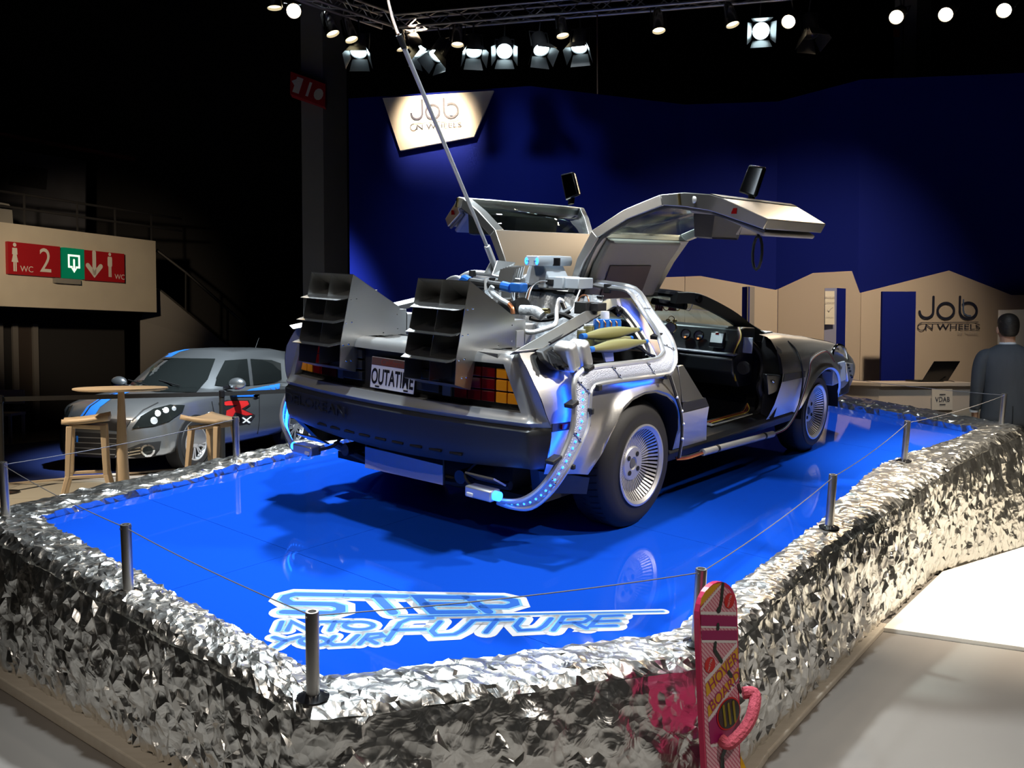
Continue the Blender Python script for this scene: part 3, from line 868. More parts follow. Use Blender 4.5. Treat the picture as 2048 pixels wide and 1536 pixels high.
# sides: world top loop to floor
TOPW = [PM @ Vector((x, y, 0.0)) for x, y in OUT]
def side(top_pts, bot_pts, step, name='foil_skirt', amp=0.020, smooth=26, vs=1.5, hf=1.0):
    def walk(P, n):
        L = [0]
        for a, b in zip(P, P[1:]): L.append(L[-1] + (Vector(b) - Vector(a)).length)
        out = []
        for i in range(n + 1):
            d = L[-1] * i / n
            for k in range(len(P) - 1):
                if d <= L[k + 1] + 1e-9:
                    out.append(Vector(P[k]).lerp(Vector(P[k + 1]), (d - L[k]) / max(1e-9, L[k + 1] - L[k]))); break
        return out
    n = int((Vector(top_pts[-1]) - Vector(top_pts[0])).length / step)
    T, Bt = walk(top_pts, n), walk(bot_pts, n)
    m = int(0.62 / (step * vs))
    rows = []
    for r in range(m + 1):
        t = r / m
        row = []
        for c in range(n + 1):
            p = T[c].lerp(Bt[c], t)
            tg = (T[min(c + 1, n)] - T[max(c - 1, 0)]); nn = Vector((tg.y, -tg.x, 0)).normalized()
            e = min(1, c * step / .05, (n - c) * step / .05)
            q = Vector((p.x, p.y, p.z * 0.5)) * hf
            d = (crumple(q, amp) * (0.45 + 0.55 * math.sin(PI * t)) + 0.030 * math.sin(PI * t) ** .6 + .010) * e
            p = p + nn * d
            j = step * 0.36
            if 0 < r < m: p = p + Vector((random.uniform(-j, j), random.uniform(-j, j), random.uniform(-j, j) * vs)) * (e if e > .01 else 0)
            if r == m: p.z = 0.004
            row.append(p)
        rows.append(row)
    mb = MB(); mb.grid(rows)
    mb.f = [t for k_, f in enumerate(mb.f) for t in (((f[0], f[1], f[2]), (f[0], f[2], f[3])) if (k_ % 2) else ((f[0], f[1], f[3]), (f[1], f[2], f[3])))]
    mb.xf(PMI)
    return mb.build(name, MT['foil'], plat, smooth=smooth)
def fl(x, y): return Vector((x, y, 0.003))
side([TOPW[0], TOPW[1]], [fl(-2.62, 4.42), fl(-1.24, 3.25), fl(-0.56, 2.66)], 0.023)
side([TOPW[1], TOPW[2]], [fl(-0.56, 2.66), fl(0.68, 3.06)], 0.034, amp=.016, smooth=50, hf=.75)
side(TOPW[2:10], [fl(0.68, 3.06), fl(1.98, 4.93), fl(2.86, 6.12), fl(4.02, 7.02), fl(4.20, 7.34)], 0.024)
side([TOPW[9], TOPW[10]], [fl(4.20, 7.34), fl(TOPW[10].x, TOPW[10].y)], 0.06)
side([TOPW[10], TOPW[11], TOPW[0]], [fl(TOPW[10].x, TOPW[10].y), fl(TOPW[11].x, TOPW[11].y), fl(-2.62, 4.42)], 0.05)

# floor lettering STEP INTO YOUR FUTURE
MT['decalwhite'] = mat('decal_white', (0.62, 0.64, 0.68), 0.5, spec=0.2)
MT['decallight'] = mat('decal_light_blue', (0.16, 0.42, 0.80), 0.5, spec=0.2)
MT['decalblue'] = mat('decal_blue', (0.03, 0.13, 0.55), 0.5, spec=0.2)
def D(x, y):
    p = CZ(540 + x / 2.56, 760 + y / 2.56, 0); return (p.x, p.y)
def ell(cx, cy, rx, ry, a0=0, a1=360, n=18): return [(cx + rx * math.cos(math.radians(a0 + (a1 - a0) * i / n)), cy + ry * math.sin(math.radians(a0 + (a1 - a0) * i / n))) for i in range(n + 1)]
BIG = [[(360, 1103), (130, 1099), (85, 1110), (72, 1126), (105, 1146), (320, 1150), (362, 1163), (362, 1184), (320, 1197), (70, 1190)],
       [(395, 1104), (690, 1110)], [(545, 1108), (632, 1195)],
       [(1000, 1116), (752, 1112), (836, 1192), (1042, 1190)], [(800, 1150), (990, 1150)],
       [(1120, 1190), (1015, 1117), (1185, 1118), (1248, 1132), (1255, 1150), (1210, 1163), (1090, 1163)]]
MID = [[(600, 1335), (668, 1245), (715, 1226), (830, 1222)], [(640, 1283), (790, 1279)],
       [(872, 1240), (828, 1288), (850, 1310), (945, 1305), (985, 1285), (1040, 1235)],
       [(1060, 1232), (1240, 1229)], [(1160, 1231), (1105, 1295)],
       [(1290, 1225), (1258, 1262), (1280, 1285), (1375, 1280), (1405, 1262), (1440, 1224)],
       [(1450, 1285), (1505, 1215), (1620, 1211), (1640, 1225), (1610, 1242), (1490, 1247)], [(1560, 1246), (1620, 1274)],
       [(1800, 1208), (1690, 1212), (1640, 1264), (1770, 1260)], [(1665, 1239), (1780, 1235)]]
LINE = [[(660, 1214), (1300, 1202), (2012, 1187)]]
SML = [[(62, 1240), (42, 1285)], [(88, 1285), (112, 1240), (200, 1285), (226, 1240)], [(262, 1240), (400, 1240)], [(332, 1240), (308, 1285)], ell(455, 1260, 75, 20)[:-1],
       [(20, 1320), (78, 1338)], [(150, 1318), (78, 1338), (32, 1370)], ell(225, 1341, 70, 21)[:-1], [(330, 1315), (300, 1345), (325, 1359), (400, 1355), (450, 1310)], [(458, 1355), (505, 1305), (565, 1301), (580, 1314), (500, 1330), (545, 1351)]]
dec = empty('floor_lettering', (0, 0, 0)); dec.matrix_world = PM
tag(dec, 'white and blue slogan lettering stuck on the glossy blue floor', 'lettering')
halo = MB(); lite = MB(); deep = MB()
for grp, wh, wl, wd in ((BIG, .112, .058, .036), (MID, .088, .034, .020), (LINE, .050, .020, .008), (SML, .066, .030, .019)):
    for st_ in grp:
        cl = len(st_) > 15
        P2 = [D(*p) for p in st_]
        ribbon(halo, P2, wh, .0012, cl); ribbon(lite, P2, wl, .0020, cl); ribbon(deep, P2, wd, .0028, cl)
for mb, nm, mm in ((halo, 'letter_outline', 'decalwhite'), (lite, 'letter_edge', 'decallight'), (deep, 'letter_fill', 'decalblue')):
    mb.build(nm, MT[mm], dec, smooth=0)

# barrier posts and wire
POST = [((12, 1034), 'leftmost, at the frame edge'), ((257, 1185), 'second from the left, on the near left edge'), ((626, 1395), 'at the near corner in front of the slogan'), ((1394, 1287), 'beside the pink hoverboard'), ((1658, 1055), 'on the right edge level with the front wheel reflection'), ((1808, 922), 'on the right edge, farther back'), ((2002, 854), 'at the far right corner in front of the man'), ((473, 920), 'on the left edge in front of the silver hatchback')]
post0 = None
tops = []
MT['poststeel'] = mat('post_steel', (0.55, 0.53, 0.51), 0.34, 1.0)
for i, ((u, v), wh) in enumerate(POST):
    p = CZ(u, v, 0.034)
    if post0 is None:
        r = empty('barrier_post'); post0 = r
        mb = MB(); mb.lathe([(.0205, 0.004), (.0205, .272), (.019, .276), (.013, .276), (.012, .262)], 20); mb.build('tube', MT['poststeel'], r)
        mb = MB(); mb.lathe([(.05, .0), (.05, .004), (.03, .012), (.0215, .014)], 20); mb.build('base_plate', MT['blackgloss'], r)
        mb = MB(); mb.cyl((-.024, 0, .262), (.024, 0, .262), .003, 8); mb.build('pin', MT['chrome'], r)
    else:
        r = copy_tree(post0)
    r.matrix_world = PM @ Matrix.Translation(p)
    tag(r, 'short steel barrier post ' + wh, 'post', 'steel barrier posts round the platform')
    tops.append(PM @ (p + Vector((0, 0, .262))))
MT['wire'] = mat('grey_wire', (0.16, 0.15, 0.15), 0.5)
WL = ['from the left edge to the near left post', 'along the near left edge to the near corner post', 'across the slogan to the post by the hoverboard', 'along the right edge near the front', 'along the right edge, farther back', 'to the far right corner post', 'along the far edge behind the car', 'along the left edge in front of the hatchback']
far = PM @ Vector((4.55, 0.6, .29))
for (a, b), w in zip(((tops[0], tops[1]), (tops[1], tops[2]), (tops[2], tops[3]), (tops[3], tops[4]), (tops[4], tops[5]), (tops[5], tops[6]), (tops[6], far), (tops[0], tops[7])), WL):
    mb = MB(); pts = []
    for k in range(13):
        t = k / 12; q = a.lerp(b, t); q.z -= 0.03 * (b - a).length / 1.5 * 4 * t * (1 - t) * .5; pts.append(q)
    mb.tube(pts, .0022, 5); tag(mb.build('barrier_wire', MT['wire']), 'thin barrier wire ' + w, 'wire', 'barrier wires')
# ================================================================ GULLWING CAR
car = empty('gullwing_car'); car.matrix_world = PM
tag(car, 'brushed steel gullwing sports car with raised doors and rear exhaust vents on the blue platform', 'car')
def both(fn):
    for s in (1, -1): fn(s)
def S(p, s): return Vector((p[0], p[1] * s, p[2]))        # s=1 keeps the right side (y<0), s=-1 mirrors
SYT = [(.30, .855), (.36, .885), (.45, .912), (.58, .93), (.66, .93), (.75, .912), (.82, .885), (.88, .845), (.96, .775)]
def sy(x, z):
    w = interp(SYT, z)
    if x < -.5: w -= .03 * ((-.5 - x) / .4) ** 2
    if x > 2.6: w -= .05 * ((x - 2.6) / .6) ** 2
    return w
SEAM = [(.43, -.80), (.63, -.790), (.675, -.815), (.83, -.852), (.93, -.846), (.96, -.835)]
def seam(z): return interp(SEAM, z)

# ---- quarter panels with flared arches
ARCH_R = [(1188, 950), (1207, 904), (1222, 860), (1240, 822), (1263, 800), (1288, 788), (1309, 785), (1330, 793), (1345, 808), (1353, 829), (1357, 860)]
arch_r = [(lambda p: (p.x, p.z))(CY(u, v, -.935)) for u, v in ARCH_R]
arch_r = [(-.462, .345)] + arch_r + [(.325, .345)]
def arch_dist(arch, x, z):
    best = 9
    for (a, b), (c, d) in zip(arch, arch[1:]):
        L = (c - a) ** 2 + (d - b) ** 2
        t = max(0, min(1, ((x - a) * (c - a) + (z - b) * (d - b)) / max(L, 1e-9)))
        best = min(best, math.hypot(x - a - t * (c - a), z - b - t * (d - b)))
    return best
ZH = [(-.93, .953), (-.78, .962), (-.62, .935), (-.47, .868), (-.36, .832), (.40, .80)]
def quarter(s):
    rows = []
    NX, NZ = 56, 16
    cols = []
    for i in range(NX + 1):
        f = i / NX
        x0 = -.80 + f * (.325 + .80)
        zl = .35 if x0 < arch_r[0][0] or x0 > .32 else max(.35, interp(arch_r, x0))
        if x0 < -.462: zl = .362 + .06 * (-.462 - x0) / .34
        zh = interp(ZH, x0)
        col = []
        for j in range(NZ + 1):
            z = zl + (zh - zl) * j / NZ
            xx = x0 + (seam(z) + .80) * (1 - f) ** 3
            d = arch_dist(arch_r, xx, z)
            fl_ = .030 * (1 - sstep(d / .085)) + .012 * (1 - sstep(abs(d - .09) / .05)) * 0
            y = sy(xx, z) + fl_
            if d < .012: y -= .012
            col.append(S((xx, -y, z), s))
        cols.append(col)
    mb = MB(); mb.grid(cols)
    # inward return lip of the arch
    lip = [[S((x, -(sy(x, z) + .018), z), s) for x, z in arch_r], [S((x, -.82, z), s) for x, z in arch_r]]
    mb.build('quarter_panel', MT['steel'], car, smooth=40)
    mb = MB(); mb.grid(lip)
    mb.grid([[S((x, -.82, z), s) for x, z in arch_r], [S((x, -.58, z), s) for x, z in arch_r]])
    mb.build('wheel_well', MT['dark'], car)
    # lower panel between wheel and door
    mb = MB()
    P = [(.345, .345), (.752, .335), (.66, .475), (.655, .55), (.345, .55)]
    mb.prism([S((x, -sy(x, z) - .006, z), s) for x, z in P], S((0, .02, 0), s)); mb.build('lower_side_panel', MT['steel'], car, bevel=.003)
    mb = MB(); P = [(.345, .61), (.592, .595), (.40, .80), (.345, .80)]
    mb.prism([S((x, -sy(x, z) - .002, z), s) for x, z in P], S((0, .02, 0), s)); mb.build('upper_side_panel', MT['steel'], car, bevel=.003)
    mb = MB(); P = [(.345, .553), (.653, .553), (.60, .605), (.345, .607)]
    mb.prism([S((x, -sy(x, z) - .004, z), s) for x, z in P], S((0, .02, 0), s)); mb.build('rub_strip', MT['black'], car)
    for (x0, x1) in ((-.79, -.52), (-.41, -.27)):
        if x1 > -.3: continue
        mb = MB(); mb.prism([S((x0, -sy(x0, .60) - .004, .612), s), S((x1, -sy(x1, .60) - .006, .602), s), S((x1, -sy(x1, .60) - .006, .637), s), S((x0, -sy(x0, .60) - .004, .648), s)], S((0, .015, 0), s)); mb.build('rub_strip', MT['black'], car)
    mb = MB(); mb.prism([S((-.735, -sy(-.7, .6) - .008, .618), s), S((-.66, -sy(-.66, .6) - .010, .615), s), S((-.66, -sy(-.66, .6) - .010, .636), s), S((-.735, -sy(-.7, .6) - .008, .64), s)], S((0, .012, 0), s)); mb.build('side_marker', MT['redlens'], car)
    # black closing panel under the fender
    mb = MB(); mb.prism([S((-.80, -.86, .43), s), S((-.46, -.90, .345), s), S((-.45, -.88, .26), s), S((-.70, -.80, .30), s)], S((0, .05, 0), s)); mb.build('under_fender', MT['bumper'], car)
both(quarter)

# ---- sail panel and rear door pillar
def px(lst): return [CY(u, v, y) for u, v, y in lst]
SAIL = px([(1028, 703, -.775), (1120, 650, -.665), (1216, 597, -.56), (1240, 596, -.53), (1243, 613, -.575), (1228, 613, -.595), (1150, 659, -.70), (1085, 697, -.795)])
BPIL = px([(1240, 596, -.53), (1262, 600, -.55), (1292, 640, -.65), (1322, 690, -.78), (1332, 716, -.85), (1316, 716, -.86), (1303, 691, -.80), (1275, 645, -.69), (1252, 618, -.60), (1243, 613, -.575)])
def sail(s):
    mb = MB(); mb.prism([S(p, s) for p in SAIL], S((0, .035, -.02), s)); mb.build('sail_panel', MT['steel'], car, bevel=.004)
    mb = MB(); mb.prism([S(p, s) for p in BPIL], S((-.01, .05, -.01), s)); mb.build('door_pillar', MT['steel'], car, bevel=.004)
    # rubber edge of the side opening
    op = px([(1106, 686, -.785), (1150, 661, -.71), (1228, 615, -.60), (1241, 616, -.58), (1252, 621, -.605), (1275, 648, -.69), (1301, 692, -.80), (1300, 712, -.83)])
    mb = MB(); mb.tube([S(p + Vector((0, .02, -.004)), s) for p in smooth_path(op, 4)], .010, 6); mb.build('opening_seal', MT['black'], car)
both(sail)

# ---- rear fascia (silver grey) with recess
def xr(y): return -.925 + .075 * (abs(y) / .78) ** 2
ZR = [.628, .648, .660, .686, .77, .84, .893, .918, .936, .944]
def redge(z): return interp([(.60, .80), (.65, .80), (.686, .788), (.893, .695), (.944, .672)], z)
def xoff(z): return interp([(.628, -.012), (.648, -.026), (.660, -.010), (.686, .0), (.893, .004), (.918, .012), (.936, .030), (.944, .075)], z)
def fascia_row(z, s):
    e = redge(z); o = xoff(z); row = []
    for f in (0, .2, .4, .6, .8, 1.0):
        y = e * f; row.append(S((xr(y) + o, -y, z), s))
    for dy, dx in ((.030, .004), (.048, .014), (.058, .032)):
        row.append(S((xr(e) + o + dx, -(e + dy), z), s))
    xs_, ys_ = seam(z), sy(seam(z), z) - .003
    for f in (.5, 1.0):
        a = row[8]; row.append(Vector((a.x + (xs_ - a.x) * f, a.y + (-ys_ * s - a.y) * f, z)))
    return row
def fascia(s):
    rows = [fascia_row(z, s) for z in ZR]
    mb = MB()
    n = len(rows[0])
    vs = [p for r in rows for p in r]; fs = []
    for i in range(len(rows) - 1):
        for j in range(n - 1):
            if 3 <= i <= 5 and j < 5: continue
            fs.append((i * n + j, i * n + j + 1, (i + 1) * n + j + 1, (i + 1) * n + j))
    mb.add(vs, fs)
    # recess walls
    ins = Vector((.05, 0, 0))
    for i in (3, 6):
        mb.grid([rows[i][:6], [p + ins for p in rows[i][:6]]])
    mb.grid([[rows[i][5] for i in range(3, 7)], [rows[i][5] + ins + Vector((0, .01 * s, 0)) for i in range(3, 7)]])
    mb.build('rear_fascia', MT['greyplast'], car, smooth=35)
    mb = MB(); mb.grid([[p + Vector((.046, 0, 0)) for p in rows[i][:6]] for i in range(3, 7)]); mb.build('recess_panel', MT['black'], car)
    # lamp cells
    def cell(y0, y1, z0, z1, m_, slope=0.0):
        q = []
        for (y, z) in ((y0, z0), (y1, z0), (y1 - slope, z1), (y0, z1)):
            q.append(S((xr(y) + .030, -y, z), s))
        mb = MB(); mb.prism(q, (.014, 0, 0)); mb.build('lens', m_, car, smooth=0, bevel=.003)
    for k, (z0, z1) in enumerate(((.714, .762), (.769, .817), (.824, .868))):
        cell(.700, (.762, .741, .716)[k], z0, z1, MT['amber'], (.020, .024, .010)[k])
        cell(.640, .694, z0, z1, MT['amber'])
        cell(.565, .632, z0, z1, MT['redlens'])
        cell(.490, .559, z0, z1, MT['redlens'])
    cell(.415, .484, .714, .762, MT['redlens'])
    cell(.345, .395, .714, .77, MT['greyvinyl'])
    # grille slats beside the plate
    for k in range(3):
        mb = MB(); mb.bx(-.895, -.87, -.335 * s, -.19 * s, .725 + k * .055, .77 + k * .055); mb.build('recess_block', MT['bumper'], car, smooth=0, bevel=.004)
both(fascia)
# lower black bumper
def bump(s):
    ZB = [.402, .412, .44, .52, .59, .610, .619, .627]
    xo = [.045, .012, -.004, -.016, -.018, -.020, -.006, .004]
    rows = []
    for z, o in zip(ZB, xo):
        row = []
        for f in (0, .2, .4, .6, .8, 1.0):
            y = .80 * f; row.append(S((xr(y) + o - .012, -y, z + (.030 * f * f if z < .45 else 0)), s))
        for dy, dx in ((.034, .004), (.052, .016), (.062, .036)):
            row.append(S((xr(.80) + o + dx - .012, -(.80 + dy), z + (.030 if z < .45 else 0)), s))
        ys_ = sy(-.79, z) + .002
        for f in (.5, 1.0):
            a = row[8]; row.append(Vector((a.x + (-.792 - a.x) * f, a.y + (-ys_ * s - a.y) * f, z + (.034 if z < .45 else 0))))
        rows.append(row)
    # underside
    rows.insert(0, [p + Vector((.16, 0, -.035)) for p in rows[0][:9]] + [rows[0][9] + Vector((.05, .04 * s, -.03)), rows[0][10] + Vector((.03, .05 * s, -.03))])
    mb = MB(); mb.grid(rows); mb.build('rear_bumper', MT['bumper'], car, smooth=40)
both(bump)
me_s = None
for k in range(9):
    y = .47 - k * .1175
    mb = MB(); mb.box((0, 0, 0), (.012, .075, .011))
    o = mb.build('bumper_slot', MT['dark'], car, smooth=0, bevel=.003); o.location = (xr(y) - .019, y, .464)
t = text_mb('DELOREAN', .075, 1.55, 0, .002)
t.xf(frame((xr(.535) - .0305, .535, .560), (-.132, -1, 0), (0, 0, 1))); t.build('raised_lettering', MT['bumper'], car, smooth=0)
# deck behind the engine
mb = MB(); mb.prism([(-.86, -.66, .935), (-.86, .66, .935), (-.55, .72, .925), (-.55, -.72, .925)], (0, 0, -.02)); mb.build('rear_deck', MT['sheet'], car, smooth=0)
mb = MB(); mb.prism([(-.56, -.74, .80), (-.56, .74, .80), (.32, .74, .80), (.32, -.74, .80)], (0, 0, -.03)); mb.build('engine_tray', MT['black'], car, smooth=0)
mb = MB(); mb.bx(-.56, -.54, -.72, .72, .80, .93); mb.build('tray_wall', MT['black'], car, smooth=0)

# licence plate
pl = CX(793, 745, -.868)
PL = frame((-.900, -.037, .778), (-.01, -1, 0), (.10, 0, 1))
mb = MB(); mb.box((0, 0, 0), (.305, .152, .004)); 
plate = mb.xf(PL).build('licence_plate', mat('plate_white', (.78, .79, .80), .4), car, smooth=0, bevel=.0015)
MT['plateblack'] = mat('plate_ink', (.012, .012, .014), .4)
mb = text_mb('OUTATIME', .100, .60, 0, 0, .0022); mb.v = [(x, y * 1.05 - .022, z + .0035) for x, y, z in mb.v]; mb.xf(PL).build('plate_number', MT['plateblack'], plate, smooth=0)
mb = MB(); mb.add([(-.15, .036, .003), (.15, .036, .003), (.15, .074, .003), (-.15, .074, .003)], [(0, 1, 2, 3)]); mb.xf(PL).build('plate_band', mat('plate_brown', (.14, .07, .05), .5), plate, smooth=0)
mb = text_mb('California', .04, 1.1, .2); mb.v = [(x, y + .054, z + .004) for x, y, z in mb.v]; mb.xf(PL).build('plate_state', mat('plate_red', (.30, .05, .03), .5), plate, smooth=0)
for x in (-.10, .10):
    mb = MB(); mb.box((x, -.066, .004), (.028, .007, .002)); mb.xf(PL).build('plate_slot', MT['plateblack'], plate, smooth=0)
# lower blank plate under the bumper
P4 = [CX(730, 893, -.80), CX(885, 931, -.80), CX(885, 970, -.80), CX(730, 935, -.80)]
mb = MB(); mb.prism(P4, (.006, 0, 0)); mb.build('blank_plate', mat('plate_dimmed', (.55, .55, .66), .45), car, smooth=0)  # white plate; its dim bluish light is put into the colour
for a, b in ((P4[0], P4[3]), (P4[1], P4[2])):
    mb = MB(); mb.tube([a + Vector((.01, 0, .03)), b + Vector((.01, 0, 0))], .006, 6); mb.build('plate_bracket', MT['black'], car)

# ---- rear vent boxes
BOXP = [(-.920, 1.250), (-.604, 1.078), (-.598, .935), (-.837, .942), (-.877, .885), (-.905, .765), (-1.008, .797), (-1.000, .921)]
def vent(s, yc=.3835, hw=.1595):
    def pt(x, y, z): return Vector((x, y, z))
    ya, yb = s * (yc - hw), s * (yc + hw)
    mb = MB()
    for y in (ya, yb):
        mb.prism([pt(x, y, z) for x, z in BOXP], (0, .003 * (1 if y == ya else -1) * s, 0))
    mb.prism([pt(-.920, ya, 1.250), pt(-.920, yb, 1.250), pt(-.604, yb, 1.078), pt(-.604, ya, 1.078)], (0, 0, -.003))
    mb.prism([pt(-1.008, ya, .797), pt(-1.008, yb, .797), pt(-.905, yb, .765), pt(-.905, ya, .765)], (0, 0, .003))
    v = mb.build('vent_box', MT['sheet'], car, smooth=0)
    mb = MB(); yq, yw = ya + .006 * s, yb - .006 * s; mb.prism([pt(-.70, yq, 1.12), pt(-.70, yw, 1.12), pt(-.80, yw, .80), pt(-.80, yq, .80)], (.004, 0, 0)); mb.build('back_plate', MT['dark'], v, smooth=0)
    mb = MB(); ym = (ya + yb) / 2
    mb.prism([pt(-.922, ym, 1.246), pt(-.72, ym, 1.13), pt(-.80, ym, .80), pt(-1.004, ym, .80), pt(-.998, ym, .921)], (0, .003, 0)); mb.build('divider', MT['sheet'], v, smooth=0)
    for k, (xe, z) in enumerate(((-.946, 1.135), (-.972, 1.025), (-1.000, .912))):
        mb = MB(); o_ = s
        mb.prism([pt(xe + .19, ya + .004 * s, z + .035), pt(xe, ya + .004 * s, z), pt(xe - .055, ya + .028 * s, z - .012), pt(xe - .055, yb - .012 * s, z - .012), pt(xe - .03, yb + .0 * s, z - .008), pt(xe, yb - .004 * s, z), pt(xe + .19, yb - .004 * s, z + .035)], (0, 0, -.003)); mb.build('shelf', MT['sheet'], v, smooth=0)
    mb = MB()
    for y in (ya, yb):
        sg = 1 if (y == yb) == (s > 0) else -1
        for (x, z) in ((-.935, 1.125), (-.90, 1.128), (-.965, 1.012), (-.93, 1.015), (-.985, .905), (-.95, .908), (-.965, .825), (-.935, .825), (-.62, .965), (-.72, .95), (-.625, 1.04)):
            mb.ball((x, y + .002 * sg, z), .0042, 6, 4)
    mb.build('rivets', MT['chrome'], v, kind='stuff')
    # small junction box behind
    mb = MB(); mb.bx(-.598, -.50, s * .28, s * .53, .90, 1.06); j = mb.build('junction_box', MT['sheet'], car, smooth=0, bevel=.003)
    mb = MB(); mb.bx(-.575, -.52, s * .531, s * .536, .93, 1.01); mb.build('cover_plate', MT['alu'], j, smooth=0)
    mb = MB(); mb.bx(-.50, -.475, s * .30, s * .50, .90, 1.04); mb.build('gasket', MT['black'], j, smooth=0)
    mb = MB(); mb.bx(-.475, -.36, s * .32, s * .48, .93, 1.03); mb.build('connector_box', MT['alu'], j, smooth=0, bevel=.004)
vent(1); vent(-1)

# ---- wheels
def wheel(x, s, R, W, rr, face):
    yo = -s * face
    wm = frame((x, yo, R - .006), (1, 0, 0), (0, 0, 1))           # local z -> -y (right side)
    if s < 0: wm = frame((x, yo, R - .006), (-1, 0, 0), (0, 0, 1))
    wd = W
    prof = [(rr - .004, .012), (rr + .018, .006), (rr + .045, .010), (R - .055, .006), (R - .030, -.012), (R - .010, -.030), (R, -.052), (R, -wd + .052), (R - .010, -wd + .03), (R - .05, -wd), (rr, -wd + .02), (rr - .02, -wd * .5)]
    mb = MB(); mb.lathe([(a, b - .012) for a, b in prof], 64, wm, cap=False)
    ty = mb.build('tyre', MT['tyre'], car)
    # tread grooves
    mb = MB()
    for k in range(56):
        a = 2 * PI * k / 56
        for h0, h1, sk in ((-.02, -.085, .035), (-.095, -wd * .5 - .02, -.035)):
            p = [Vector(((R + .0015) * math.cos(a + d), (R + .0015) * math.sin(a + d), h)) for d, h in ((0, h0 - .03), (.016, h0 - .03), (.016 + sk, h1 - .02), (sk, h1 - .02))]
            mb.add([wm @ q for q in p], [(0, 1, 2, 3)])
    mb.build('tread', MT['dark'], ty, smooth=0, kind='stuff')
    mb = MB(); mb.lathe([(rr, -.006), (rr + .002, .004), (rr - .008, .005), (rr - .024, -.006), (rr - .022, -.016)], 64, wm, cap=False)
    mb.build('rim', MT['rim'], ty)
    mb = MB(); mb.lathe([(rr - .021, -.012), (rr - .014, -.04), (rr - .012, -.11)], 48, wm, cap=False); mb.build('rim_barrel', MT['black'], ty)  # barrel coloured black to put shade into the gaps between spokes
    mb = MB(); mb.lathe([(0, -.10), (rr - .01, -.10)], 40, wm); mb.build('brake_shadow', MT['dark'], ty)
    hr = .082 * rr / .208
    mb = MB(); mb.lathe([(hr + .012, -.080), (hr + .006, -.056), (hr, -.050), (.034, -.050), (.030, -.058), (0, -.060)], 40, wm, cap=False); mb.build('hub', MT['rim'], ty)
    mb = MB(); mb.lathe([(.026, -.0585), (.024, -.052), (0, -.050)], 24, wm); mb.build('hub_cap', MT['greyvinyl'], ty)
    mb = MB()
    for k in range(4):
        a = PI / 4 + k * PI / 2 + .15
        c = wm @ Vector((.056 * math.cos(a), .056 * math.sin(a), -.049)); mb.cyl(c, wm @ Vector((.056 * math.cos(a), .056 * math.sin(a), -.046)), .013, 12)
    mb.build('nut_recess', MT['dark'], ty, kind='stuff')
    mb = MB(); N = 52
    for k in range(N):
        a = 2 * PI * k / N
        ca, sa = math.cos(a), math.sin(a)
        def q(r, w, h): return wm @ Vector((r * ca - w * sa, r * sa + w * ca, h))
        r0, r1, r2 = hr + .002, (hr + rr) / 2, rr - .019
        w0, w1, w2 = .0032, .0044, .0062
        mb.add([q(r0, -w0, -.060), q(r0, w0, -.060), q(r1, w1, -.048), q(r1, -w1, -.048), q(r2, w2, -.010), q(r2, -w2, -.010),
                q(r0, -w0, -.085), q(r0, w0, -.085), q(r1, w1, -.075), q(r1, -w1, -.075), q(r2, w2, -.045), q(r2, -w2, -.045)],
               [(0, 1, 2, 3), (3, 2, 4, 5), (0, 3, 9, 6), (3, 5, 11, 9), (1, 7, 8, 2), (2, 8, 10, 4)])
    mb.build('spokes', MT['rim'], ty, smooth=0, kind='stuff')
for s in (1, -1):
    wheel(0.0, s, .3315, .235, .208, .905)
    wheel(2.413, s, .296, .195, .196, .885)

